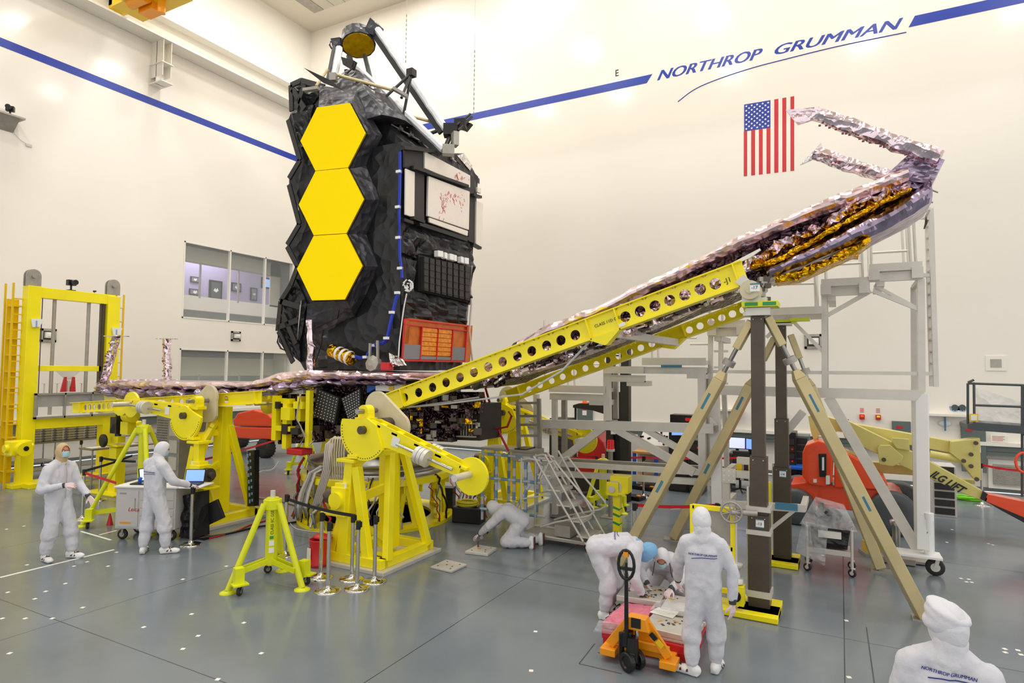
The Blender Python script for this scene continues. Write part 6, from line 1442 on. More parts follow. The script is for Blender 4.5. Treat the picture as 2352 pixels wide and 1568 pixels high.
M().lathe([(.06, 0), (.06, .08), (.04, .11)], ony(1343, 928, 14.6), (0, 0, 1), 12).build('beacon', 'lamp_or', r)
vs, fs = text_mesh('RAYMOND', .12, None, (0, 0, 1), (-1, 0, 0), ony(1327, 1075, 14.66), extrude=.002, bold=.004); M().add(vs, fs).build('maker_lettering', 'white', r)
m = M(); m.prism([ony(*p, 14.35) for p in ((1403, 989), (1414, 989), (1414, 997), (1403, 997))], (0, .01, 0)); m.build('sticker', 'white', r)
# red warning light on a post
p = onz(1402, 1188); r = empty('warning_light', p, 'red warning lamp on a slim post in front of the black mast', 'warning light'); zt = ony(1402, 1036, p.y).z
M().cb(p + V((0, 0, .01)), (.35, .35, .02)).tube(p, p + V((0, 0, zt)), .05, n=10).build('post', 'alud', r); M().tube(p + V((0, 0, zt)), p + V((0, 0, zt + .05)), .09, n=14).build('lamp_base', 'alu', r); M().tube(p + V((0, 0, zt + .05)), p + V((0, 0, zt + .24)), .08, .07, 14).build('lamp', 'lamp_red', r)
# back consoles
def desk(px0, px1, y, h_, label, topm='wood', legm='bluep', dep=.7):
    a = ony(px0, 1000, y); b = ony(px1, 1000, y); r = empty('workbench', V(((a.x + b.x) / 2, y + dep / 2, 0)), label, 'bench')
    M().box(a.x, b.x, y, y + dep, h_ - .05, h_).build('benchtop', topm, r)
    for x in (a.x + .05, b.x - .05):
        for yy in (y + .05, y + dep - .05): M().box(x - .04, x + .04, yy - .04, yy + .04, 0, h_ - .05).build('leg', legm, r)
    M().box(a.x, b.x, y + .05, y + dep, .25, .29).build('lower_shelf', topm, r)
    return r
desk(1452, 1510, 16.5, .95, 'blue framed workbench with wooden top seen through the platform frame')
desk(1672, 1740, 17.5, .95, 'dark desk carrying the two lit monitors', 'dgrey', 'dgrey')
desk(1795, 1850, 16.8, .8, 'dark bench cluttered with equipment beside the orange lift', 'bluep', 'dgrey')
def monitor(px0, py0, px1, py1, y, label, scr='scrw', sk=0.0):
    q = [ony(px0, py1, y), ony(px1, py1 + sk, y), ony(px1, py0 + sk, y), ony(px0, py0, y)]; r = empty('monitor', q[0], label, 'monitor')
    M().prism([p + V((-.02 if i in (0, 3) else .02, .0, -.02 if i < 2 else .02)) for i, p in enumerate(q)], (0, .05, 0)).build('housing', 'black', r)
    M().prism([p + V((0, -.005, 0)) for p in q], (0, .004, 0)).build('screen', scr, r)
    c = (q[0] + q[1]) / 2; M().cb(c + V((0, .05, -.12)), (.08, .04, .25)).cb(c + V((0, .05, -.24)), (.3, .2, .02)).build('stand', 'black', r)
    m = M(); c = (q[0] + q[2]) / 2; w_ = (q[1] - q[0]).x
    for k in range(4): m.cb(c + V((-w_ * .28 + k * w_ * .18, -.008, 0)), (w_ * .12, .002, .16))
    return r
monitor(1675, 1004, 1711, 1028, 17.6, 'large lit monitor with pale screen on the dark desk', 'scrw', 2); monitor(1714, 1007, 1730, 1030, 17.5, 'smaller lit monitor right of the large pale one', 'scr', 2)
monitor(1543, 981, 1571, 999, 16.3, 'lit blue screen set in the black equipment rack', 'scr')
def rack(px0, px1, py0, y, label, leds=True, mm='black', dep=.7, zb=0):
    a = ony(px0, py0, y); b = ony(px1, py0, y); r = empty('equipment_rack', V(((a.x + b.x) / 2, y + dep / 2, 0)), label, 'rack')
    M().box(a.x, b.x, y, y + dep, zb, a.z).build('cabinet', mm, r, bevel=.01)
    m = M(); n_ = int((a.z - zb) / .18)
    for k in range(n_): m.box(a.x + .04, b.x - .04, y - .02, y, zb + .05 + k * .18, zb + .19 + k * .18)
    m.build('drawer_fronts', 'satin', r)
    if leds:
        m = M(); 
        for k in range(4): c = V((lerp(a.x, b.x, rng.choice((.35, .55, .7))), y - .03, zb + .3 + k * .3)); m.tube(c, c + V((0, -.01, 0)), .025, n=8)
        m.build('red_indicator', 'lamp_red', r)
rack(1536, 1580, 976, 16.4, 'black equipment rack with red indicator lights'); rack(1583, 1612, 1010, 16.2, 'black cabinet right of the rack with the blue screen'); rack(1800, 1828, 992, 17.2, 'tall black rack with hanging cables behind the rear column')
rack(1822, 1858, 1000, 17.6, 'grey cabinet under a black box beside the orange lift', False, 'panelg')
rack(1412, 1450, 1000, 18.0, 'pale grey cabinet behind the forklift mast', False, 'cart'); rack(1262, 1300, 960, 16.6, 'dark instrument cabinet behind the stepped platform', False, 'satin'); rack(2140, 2196, 1068, 16.6, 'cream storage cabinet on casters behind the lift lettering', False, 'cart')
m = M(); a = ony(1539, 962, 16.6); b = ony(1597, 962, 16.6); m.mat(0).box(a.x, b.x, 16.6, 17.1, a.z - .12, a.z + .12); m.mat(1).box(a.x + .4, a.x + .75, 16.59, 16.6, a.z - .03, a.z + .05); tag(m.build('display_unit', ['black', 'lamp_red'], origin=a), 'flat black box with red digits on top of the rack', 'display')
r = empty('control_console', ony(1500, 1060, 17), 'slanted white control console with black knobs', 'console'); r.location.z = 0
a, b = ony(1464, 1020, 17.0), ony(1534, 1022, 17.0); m = M(); q = [(a.x, 17, 0), (b.x, 17, 0), (b.x, 17.8, 0), (a.x, 17.8, 0)]; m.hexa([(a.x, 17, 0), (b.x, 17, 0), (b.x, 17.8, 0), (a.x, 17.8, 0), (a.x, 17, a.z), (b.x, 17, a.z), (b.x, 17.8, a.z + .42), (a.x, 17.8, a.z + .42)]); m.build('body', 'cart', r)
m = M()
for k in range(30): t, v_ = rng.random(), rng.random(); m.cb((lerp(a.x, b.x, t), 17 + .8 * v_, a.z + .42 * v_ + .02), (.05, .05, .04))
tag(m.build('knobs', 'black', r), kind='stuff')
p = ony(1700, 1055, 16.9)
for k, (px, py) in enumerate(((1700, 1130), (1590, 1090))):
    p = onz(px, py); r = empty('office_chair', p, ('dark office chair in front of the lit monitors' if k == 0 else 'dark office chair beside the black rack'), 'chair'); M().cb(p + V((0, 0, .48)), (.45, .45, .08)).build('seat', 'satin', r, bevel=.03); M().cb(p + V((0, .22, .8)), (.42, .07, .5)).build('backrest', 'satin', r, bevel=.03); m = M(); m.tube(p + V((0, 0, .08)), p + V((0, 0, .45)), .03)
    for j in range(5): m.tube(p + V((0, 0, .1)), p + V((cos(j * 1.257) * .28, sin(j * 1.257) * .28, .04)), .02, n=6)
    m.build('base', 'black', r)
# T-slot frame bench next to the near column
r = empty('extrusion_bench', V((-1.6, 10.2, 0)), 'open aluminium extrusion bench left of the near column', 'bench')
Yb = 10.0; m = M(); members(m, Yb, [((1664, 1085), (1735, 1092), .1), ((1668, 1088), (1670, 1290), .1), ((1668, 1157), (1850, 1167), .1), ((1733, 1090), (1734, 1240), .08)], .08)
for px, py in ((1668, 1085), (1733, 1090), (1668, 1157), (1845, 1167)): a = ony(px, py, Yb); m.bar(a, a + V((0, .8, 0)), .08)
m.bar(ony(1770, 1215, Yb), ony(1826, 1170, Yb), .05); m.bar(ony(1668, 1085, Yb + .8), ony(1668, 1085, Yb + .8) * V((1, 1, 0)) if False else ony(1672, 1230, Yb + .8), .08); m.build('frame', 'alu', r)
m = M()
for px, py in ((1674, 1092), (1674, 1163)):
    c = ony(px, py, Yb - .07); m.mat(0).cb(c, (.2, .01, .22)); m.mat(1)
    for i in range(3):
        for j in range(3): m.tube(c + V((-.07 + i * .07, -.005, -.07 + j * .07)), c + V((-.07 + i * .07, -.012, -.07 + j * .07)), .011, n=6)
m.build('corner_plate', ['alu', 'white'], r)
m = M(); c = ony(1712, 1058, Yb + .3); m.mat(0).cb(c, (.24, .14, .1)); m.cb(c + V((-.05, 0, -.15)), (.05, .05, .3)); m.cb(c + V((.07, 0, -.15)), (.05, .05, .3)); m.mat(1).cb(c + V((-.08, -.08, -.1)), (.08, .01, .12)); m.cb(c + V((.1, -.08, -.1)), (.08, .01, .12)); m.build('clamp_head', ['alu', 'yeld'], r)
m = M(); c = ony(1806, 1163, Yb - .06); m.cb(c, (.3, .01, .1)); m.build('tape', 'tape', r)
# wheeled cart under clear plastic
r = empty('covered_cart', V((-.2, 11.15, 0)), 'silver wheeled cart with black bag under clear plastic film', 'cart'); x0, x1, y0, y1 = -.5, .12, 10.95, 11.4; zt = ony(1857, 1200, y0).z
for x in (x0, x1):
    for y in (y0, y1): M().tube((x, y, .12), (x, y, zt), .022, n=8).build('leg', 'alu', r); caster(M(), (x, y, 0), .06, .035, .4).build('caster', ['rubber', 'alu'], r)
M().box(x0, x1, y0, y1, .32, .36).box(x0, x1, y0 - .01, y0 + .01, .3, .38).build('shelf', 'alu', r); M().box(x0 - .02, x1 + .02, y0 - .02, y1 + .02, zt - .04, zt).build('tabletop', 'satin', r, bevel=.01)
m = M(); patch(m, V((x0 + .04, y0 + .02, zt - .05)), V((x1 - .02, y0 + .02, zt - .05)), V((x1 - .06, y0 + .02, .4)), V((x0 + .08, y0 + .02, .4)), 8, 8, .06, (0, .38, 0), 5); m.build('black_bag', 'black', r)
m = M(); m.box(x0 + .16, x0 + .48, y0 - .05, y0 + .02, .56, .66); m.build('lit_tray', 'paper', r)
m = M(); m.ball((x0 + .3, y0 + .2, zt + .12), (.2, .16, .12), 12); m.cb((x0 + .2, y0 + .2, zt + .2), (.08, .08, .2)); m.build('instrument', 'satin', r)
m = M(); q = [V((x0 - .1, y0 - .08, zt - .02)), V((x1 + .08, y0 - .08, zt - .04)), V((x1 - .1, y0 + .2, zt + .3)), V((x0 + .12, y0 + .2, zt + .38))]; patch(m, *q, 12, 10, .14, (0, .015, 0), 7); q = [V((x0 - .16, y0 - .1, zt - .45)), V((x0 + .25, y0 - .12, zt - .6)), V((x0 + .3, y0 - .1, zt)), V((x0 - .06, y0 - .1, zt + .04))]; patch(m, *q, 8, 10, .1, (0, .01, 0), 7, 3); m.build('plastic_film', 'plast', r)
# hydraulic clutter at the right rear
p = onz(2060, 1290); r = empty('floor_jack', p, 'steel floor jack and fittings between the gold leg and the white post', 'jack')
M().tube(p + V((0, 0, .1)), p + V((0, 0, .62)), .06, n=16).lathe([(.1, .6), (.1, .68), (.05, .7)], p, (0, 0, 1), 18).build('cylinder', 'steel', r); M().cb(p + V((0, 0, .06)), (.5, .36, .1)).cb(p + V((.3, .1, .04)), (.3, .3, .05)).build('base', 'alud', r, bevel=.01)
p = onz(2012, 1275); m = M(); m.mat(0).cb(p + V((0, 0, .12)), (.34, .3, .2), .3); m.mat(1).cb(p + V((0, 0, .03)), (.44, .36, .06), .3); m.mat(0).cb(p + V((0, 0, .3)), (.2, .2, .12), .3); tag(m.build('tool_case', ['yeld', 'alud'], origin=p), 'small yellow case on a metal tray behind the near gold leg', 'case')
# cables, hoses, cases on the floor
def coil(c, R_, n_, r_, mat_, label, nm='hose_coil', cat='hose', sq=.6):
    m = M(); pts = []
    for k in range(n_ * 14): a = 2 * pi * k / 14; rr = R_ * (.6 + .4 * noise.noise(V((k * .11, 3, c.x)))); pts.append(V(c) + V((cos(a) * rr, sin(a) * rr * sq, r_ + k * .0006 + .03 * abs(noise.noise(V((k * .2, 0, 1)))))))
    m.path(pts, r_, 5); tag(m.build(nm, mat_, origin=c), label, cat)
coil(onz(2222, 1148), .42, 9, .014, 'hose', 'bright green hose coiled on the floor under the lift arm')
p = onz(1065, 1202); r = empty('equipment_case', p, 'low black case on the floor with a yellow hose coil on top', 'case'); M().cb(p + V((0, .2, .16)), (.6, .4, .32), .2).build('shell', 'black', r, bevel=.02)
coil(p + V((0, .15, .33)), .34, 10, .014, 'yhose', 'yellow hose coil lying on the black floor case', sq=.8)
p = onz(1020, 1172); m = M(); m.cb(p + V((0, .1, .25)), (.34, .25, .5), .3); tag(m.build('power_box', 'black', origin=p), 'upright black box with red cable beside the yellow hose', 'box')
for lab, pts, rr, mm in (('thin white cable winding from the left rear toward the round stand', [(640, 1060), (625, 1078), (600, 1082), (585, 1095), (570, 1100), (580, 1108), (565, 1115)], .01, 'wire'),
    ('pale cable crossing the floor between the left stand and the round stand', [(565, 1140), (600, 1145), (640, 1150), (690, 1165)], .016, 'wire'),
    ('dark cables running from the left stand to the round stand', [(440, 1240), (520, 1228), (600, 1210), (680, 1200), (700, 1185)], .018, 'black'),
    ('orange and blue cable pair on the floor left of the foreground tripod', [(480, 1238), (540, 1222), (580, 1205), (640, 1190)], .014, 'rwire'),
    ('white cable curling right of the large yellow stand', [(1000, 1170), (1010, 1190), (1000, 1205), (985, 1215), (975, 1222)], .01, 'wire'),
    ('white cable looping in front of the round stand', [(665, 1200), (680, 1215), (720, 1222), (770, 1225)], .01, 'wire'),
    ('thin grey wire across the floor to the white post', [(1540, 1170), (1600, 1165), (1640, 1160)], .006, 'wire')):
    P = [onz(*q) + V((0, 0, rr)) for q in pts]; sm_ = []
    for i in range(len(P) - 1):
        p0 = P[max(i - 1, 0)]; p1 = P[i]; p2 = P[i + 1]; p3 = P[min(i + 2, len(P) - 1)]
        for k in range(5): t = k / 5; sm_.append(.5 * ((2 * p1) + (p2 - p0) * t + (2 * p0 - 5 * p1 + 4 * p2 - p3) * t * t + (3 * p1 - p0 - 3 * p2 + p3) * t ** 3))
    m = M(); m.path(sm_ + [P[-1]], rr, 6); tag(m.build('floor_cable', mm, origin=P[0]), lab, 'cable')
m = M()
for k in range(16):
    a = onz(1085 + rng.uniform(-25, 30), 1190 + rng.uniform(-6, 8)); b = onz(1062 + rng.uniform(-40, 60), 1150 + rng.uniform(-10, 10)); m.mat(k % 4); m.path(sag(a + V((0, 0, .04)), b + V((0, 0, rng.uniform(.1, .9))), -.1, 8, .06), .016, 5)
tag(m.build('cable_tangle', ['rwire', 'wire', 'grey', 'black'], origin=onz(1075, 1190)), 'tangle of red and white cables rising beside the wrapped platform', 'cable', kind='stuff')
m = M()
for (pts, yy) in (([(1110, 900), (1118, 950), (1140, 985), (1165, 980), (1175, 955), (1168, 945)], 10.2), ([(1112, 880), (1135, 960), (1150, 1000), (1168, 1035)], 10.3)): m.path([ony(*p, yy) for p in pts], .022, 6)
tag(m.build('overhead_cable', 'rwire', origin=ony(1140, 985, 10.2)), 'red wrapped cables drooping from the pallet to the far yellow stand', 'cable')
m = M(); m.path([ony(905, 937, 9.2), ony(1000, 930, 9.1), ony(1200, 905, 9.0), ony(1290, 852, 8.9), ony(1362, 776, 8.85)], .018, 6); m.path([ony(935, 936, 9.2), ony(1100, 912, 9.3)], .016, 6); tag(m.build('wrapped_cable', 'frost', origin=ony(905, 937, 9.2)), 'taped white cable strung below the nearest perforated beam', 'cable')
# ================================================================ FOREGROUND FLOOR ITEMS
p = onz(731, 1299); r = empty('waste_bin', p, 'red foot-pedal waste bin beside the foreground belt posts', 'bin')
M().lathe([(.13, 0), (.14, .02), (.14, .06), (.13, .07), (.145, .4), (.15, .42), (.14, .42), (.12, .1)], p, (0, 0, 1), 24).build('can', 'red', r); M().lathe([(.01, .5), (.12, .47), (.155, .44), (.15, .43)], p + V((0, .02, 0)), (.05, .1, 1), 20).build('lid', 'red', r); M().cb(p + V((-.16, -.05, .03)), (.1, .08, .02)).build('pedal', 'red', r)
M().prism([p + V((-.1, -.145, .3)), p + V((-.02, -.15, .3)), p + V((-.02, -.15, .12)), p + V((-.11, -.14, .1))], (0, .004, 0)).build('paper_label', 'paper', r)
def plate(cs, t, label):
    q = [onz(*c, z_) for c, z_ in zip(cs, (t,) * 4)]; c = sum(q, V()) / 4; r = empty('steel_plate', V((c.x, c.y, 0)), label, 'plate'); b = [V((v.x, v.y, .003)) for v in q]; m = M(); m.hexa(b + q) if (q[1] - q[0]).cross(q[3] - q[0]).z > 0 else m.hexa([b[0], b[3], b[2], b[1], q[0], q[3], q[2], q[1]]); m.build('slab', 'alu', r, bevel=.006)
    m = M()
    for u_, v_ in ((.2, .2), (.8, .2), (.8, .8), (.2, .8), (.5, .4), (.45, .7)): c = bil(*q, u_, v_); m.tube(c, c + V((0, 0, .004)), .014, n=8)
    m.build('bolt_hole', 'bolt', r); return r
plate([(989, 1300), (1025, 1284), (1073, 1295), (1037, 1311)], .035, 'bare aluminium plate on the floor right of the largest yellow stand')
pl = plate([(1068, 1265), (1097, 1250), (1141, 1257), (1120, 1271)], .05, 'aluminium plate the kneeling person is working on')
p = onz(1098, 1256, .05); m = M(); m.mat(0).tube(p, p + V((0, 0, .1)), .012).tube(p + V((0, 0, .1)), p + V((.1, .04, .12)), .008); m.mat(1).cb(p + V((.06, -.06, .005)), (.05, .05, .006)); tag(m.build('hand_tool', ['bolt', 'amber'], origin=p), 'small hand tool standing on the plate by the kneeling person', 'tool')
p = onz(748, 1335); m = M(); m.lathe([(.0, .02), (.15, .02), (.16, .04), (.12, .05)], p, (0, 0, 1), 20)
# pallet with plates and pallet jack
PX0, PX1, PY0, PY1 = -2.42, -1.42, 6.78, 7.95
r = empty('red_pallet', V((-1.92, 7.3, 0)), 'red plastic pallet loaded with plates and pink film', 'pallet')
m = M(); m.box(PX0, PX1, PY0, PY1, .1, .2)
for x in (PX0 + .09, (PX0 + PX1) / 2, PX1 - .09):
    for y in (PY0 + .1, (PY0 + PY1) / 2, PY1 - .1): m.cb((x, y, .07), (.16, .18, .14))
m.build('pallet_deck', 'red', r, bevel=.01)
def slabplate(x0, x1, y0, y1, z0, z1, label, rz=0.0, marks=6):
    c = V(((x0 + x1) / 2, (y0 + y1) / 2, z0)); r = empty('steel_plate', c, label, 'plate'); M().cb(c + V((0, 0, (z1 - z0) / 2)), (x1 - x0, y1 - y0, z1 - z0), rz).build('slab', 'alu', r, bevel=.008)
    m = M(); R = Matrix.Rotation(rz, 3, 'Z')
    for k in range(marks): p = c + R @ V((rng.uniform(-.4, .4) * (x1 - x0), rng.uniform(-.4, .4) * (y1 - y0), z1 - z0)); m.mat(k % 2).cb(p, (rng.uniform(.04, .09), .03, .004), rng.uniform(0, 3)); m.mat(1).tube(p + V((.06, .05, 0)), p + V((.06, .05, .004)), .012, n=8)
    m.build('tape_mark', ['kgold2', 'bolt'], r); return r
T['kgold2'] = mat('amber_tape', (214, 150, 30), .4)
slabplate(-1.97, -1.4, 6.82, 7.28, .235, .3, 'thick plate at the front right of the red pallet', -.05); slabplate(-1.98, -1.42, 6.82, 7.28, .2, .233, 'thin base plate under the front right plate')
slabplate(-1.92, -1.4, 7.42, 7.9, .26, .33, 'upper plate stacked at the back right of the pallet', .03); slabplate(-1.9, -1.4, 7.4, 7.88, .2, .255, 'lower plate at the back right of the pallet', .0, 0)
slabplate(-2.52, -1.98, 7.55, 8.1, .26, .33, 'plate with amber tape pattern being lowered at the back left', .08, 16)
m = M(); patch(m, V((-2.42, 6.8, .27)), V((-2.0, 6.8, .29)), V((-2.0, 7.5, .29)), V((-2.38, 7.5, .27)), 12, 14, .05, (0, 0, -.06), 9); tag(m.build('film_pad', 'pinkwrap', origin=(-2.2, 7.1, .2)), 'pink wrapped pad on the left half of the pallet', 'pad')
m = M(); patch(m, V((-2.5, 6.74, .17)), V((-2.0, 6.74, .2)), V((-2.0, 6.76, .3)), V((-2.44, 6.76, .3)), 9, 6, .04, (0, .006, 0), 8); patch(m, V((-1.95, 7.1, .4)), V((-1.45, 7.1, .4)), V((-1.45, 7.42, .42)), V((-1.95, 7.4, .4)), 10, 8, .09, (0, 0, -.006), 9, 2); rf_ = empty('plastic_film', (-2, 7, .3), 'crumpled clear plastic film draped over the pallet load', 'film'); m.split('film_sheet', 'plast', rf_)
m = M(); m.prism([(-2.0, 7.25, .305), (-1.72, 7.2, .305), (-1.7, 7.42, .305), (-1.95, 7.45, .305)], (0, 0, .004)); tag(m.build('paper_sheet', 'paper', origin=(-1.85, 7.3, .36)), 'yellowish paper sheet lying among the plates', 'paper')
J0 = V((-1.95, 6.42, 0)); r = empty('pallet_jack', J0, 'orange pallet jack with black loop handle in front of the pallet', 'pallet jack')
for s in (-.07, .07): M().lathe([(.01, -.015), (.05, -.015), (.06, -.03), (.09, -.03), (.1, -.02), (.1, .02), (.09, .03), (.03, .03)], J0 + V((s * .5, s * .86, .1)), (.5, .86, 0), 26, False).build('wheel', 'black', r)
M().cb(J0 + V((0, 0, .14)), (.09, .14, .12)).tube(J0 + V((0, 0, .1)), J0 + V((0, 0, .34)), .07, .06, 16).cb(J0 + V((-.06, .03, .3)), (.1, .1, .16)).tube(J0 + V((-.12, 0, .1)), J0 + V((-.12, 0, .36)), .03).build('pump_body', 'black', r, bevel=.012)
M().tube(J0 + V((.03, .05, .3)), J0 + V((.03, .06, .5)), .022, n=12).build('ram', 'chrome', r)
m = M(); m.tube(J0 + V((-.06, -.02, .28)), J0 + V((-.05, -.06, .95)), .024, .02, 12); h = J0 + V((-.05, -.06, .95)); hh = []
for k in range(17): a = 2 * pi * k / 16 - pi / 2; hh.append(h + V((cos(a) * .085, -.004, .14 + sin(a) * .15)))
m.path(hh, .017, 8, V((0, 1, 0))); m.bar(h + V((-.06, 0, .1)), h + V((.06, 0, .1)), .03); m.tube(h + V((0, 0, .0)), h + V((0, 0, .16)), .014); m.build('tow_handle', 'black', r)
M().cb(h + V((0, -.01, .25)), (.05, .04, .05)).build('handle_trim', 'amber', r)
m = M(); ap = J0 + V((.03, .08, .5))
m.prism([ap + V((-.1, -.06, .03)), ap + V((.1, -.06, .03)), ap + V((.14, -.06, -.1)), ap + V((-.14, -.06, -.1))], (0, .14, 0))
for s in (-1, 1):
    e = J0 + V((.03 + s * .32, .12, .1)); m.bar(ap + V((s * .09, .02, -.03)), e + V((0, 0, .06)), .1, .035, V((0, 1, 0))); m.cb(e + V((0, .02, 0)), (.17, .2, .075)); m.cb(J0 + V((.03 + s * .27, .78, .1)), (.16, 1.15, .05))
m.bar(J0 + V((-.28, .18, .2)), J0 + V((.34, .18, .2)), .05, .08); m.prism([J0 + V((-.25, .22, .08)), J0 + V((.31, .22, .08)), J0 + V((.14, .2, .44)), J0 + V((-.08, .2, .44))], (0, .02, 0))
m.build('lifting_frame', 'amber', r, bevel=.008)
m = M(); m.mat(0).cb(ap + V((0, -.065, -.02)), (.1, .01, .1)); a = ap + V((.13, -.0, -.1)); b = J0 + V((.32, .1, .24)); m.bar(lerp(a, b, .1) + V((0, -.035, .01)), lerp(a, b, .45) + V((0, -.035, .01)), .05, .012, V((0, 1, 0))); m.mat(1).bar(lerp(a, b, .5) + V((0, -.035, .01)), lerp(a, b, .85) + V((0, -.035, .01)), .05, .012, V((0, 1, 0))); m.build('sticker', ['black', 'yeld'], r)
# ================================================================ PEOPLE
from mathutils.bvhtree import BVHTree
def capsule(m, p0, r0, p1, r1, n=12):
    m.tube(p0, p1, r0, r1, n); m.ball(p0, r0, n); m.ball(p1, r1, n)
def fuse(m, name, mt, par, voxel=.02, smooth=6, fold=.0, fs=9.0, seed=0.0):
    # merge overlapping volumes into one continuous skin, relax it and add cloth folds
    me = bpy.data.meshes.new('tmp'); me.from_pydata(m.v, [], m.f); o = bpy.data.objects.new('tmp', me); sc.collection.objects.link(o)
    rm = o.modifiers.new('r', 'REMESH'); rm.mode = 'VOXEL'; rm.voxel_size = voxel; rm.use_smooth_shade = True
    s_ = o.modifiers.new('s', 'SMOOTH'); s_.factor = .5; s_.iterations = smooth
    bpy.context.view_layer.update()
    ev = o.evaluated_get(bpy.context.evaluated_depsgraph_get()); r = bpy.data.meshes.new_from_object(ev)
    if fold:
        nv = [v.normal.copy() for v in r.vertices]
        for v, n in zip(r.vertices, nv):
            p = v.co * fs + V((seed, seed, seed)); q = V((p.x, p.y, p.z * .45))
            d = noise.noise(q) * .9 + (1 - 2 * abs(noise.noise(q * 1.9 + V((3, 1, 2))))) * .55
            v.co += n * (d + (.4 - 2.2 * abs(noise.noise(q * 1.3 + V((7, 7, 7))))) * .55) * fold
    off = V((0, 0, 0)); q = par
    while q is not None: off += q.location; q = q.parent
    for v in r.vertices: v.co -= off
    r.materials.clear(); r.materials.append(T[mt]); r.polygons.foreach_set('use_smooth', [True] * len(r.polygons)); r.polygons.foreach_set('material_index', [0] * len(r.polygons)); r.name = name
    bpy.data.objects.remove(o); bpy.data.meshes.remove(me)
    ob = bpy.data.objects.new(name, r); sc.collection.objects.link(ob); ob.parent = par
    return ob
def hand(par, wrist, d, palm_n, side, curl=.35, s=1.0, name='gloved_hand'):
    # d: direction of the fingers, palm_n: direction the palm faces, side: +1 thumb on the d x palm_n side
    d = V(d).normalized(); n = (V(palm_n) - d * V(palm_n).dot(d)).normalized(); t = d.cross(n) * side; w_ = V(wrist); m = M()
    for k in (-1, -.33, .33, 1): capsule(m, w_ + t * k * .016 * s, .015 * s, w_ + d * .085 * s + t * k * .03 * s, .013 * s, 8)
    for k, (o, L, r_) in enumerate(((.033, .072, .0092), (.011, .082, .0095), (-.011, .076, .0092), (-.032, .06, .0082))):
        b = w_ + d * .088 * s + t * o * s; dd = (d + t * o * 3).normalized(); c = curl * (1 + .2 * k)
        j1 = b + (dd * cos(c) + n * sin(c)) * L * .42 * s; j2 = j1 + (dd * cos(c * 2) + n * sin(c * 2)) * L * .32 * s; j3 = j2 + (dd * cos(c * 2.8) + n * sin(c * 2.8)) * L * .26 * s
        capsule(m, b, r_ * s, j1, r_ * .95 * s, 8); capsule(m, j1, r_ * .95 * s, j2, r_ * .88 * s, 8); capsule(m, j2, r_ * .88 * s, j3, r_ * .75 * s, 8)
    b = w_ + d * .025 * s + t * .028 * s; j1 = b + (d * .6 + t * .7 + n * .35).normalized() * .045 * s; j2 = j1 + (d * .85 + t * .25 + n * .45).normalized() * .034 * s
    capsule(m, b, .013 * s, j1, .0105 * s, 8); capsule(m, j1, .0105 * s, j2, .009 * s, 8)
    return fuse(m, name, 'glove', par, .0055, 2)
def shoe(par, ankle, f, s=1.0):
    f = V(f); f.z = 0; f.normalize(); a = V((ankle[0], ankle[1], 0)); l = V((-f.y, f.x, 0)); R = Matrix((f, l, V((0, 0, 1)))).transposed(); m = M()
    m.ball(a + f * .08 + V((0, 0, .045)), (.15, .055, .045), 14, R); m.ball(a + f * .14 + V((0, 0, .035)), (.085, .056, .035), 12, R); m.ball(a - f * .03 + V((0, 0, .06)), (.07, .05, .06), 12, R); m.cb(a + f * .06 + V((0, 0, .014)), (.26, .08, .022), 0, R)
    capsule(m, a + V((0, 0, .08)), .05, a + V((0, 0, .16)), .052)
    o = fuse(m, 'boot_cover', 'white', par, .011, 3, .002, 20)
    m = M()
    for u0, u1 in ((.03, .1), (.1, .03)): m.bar(a + f * u0 + l * .062 + V((0, 0, .045)), a + f * (u0 + .02) + V((0, 0, .1)), .02, .008, l); m.bar(a + f * (u0 + .02) + V((0, 0, .1)), a + f * u1 - l * .062 + V((0, 0, .045)), .02, .008, l)
    m.build('boot_strap', 'strap', o)
    return o
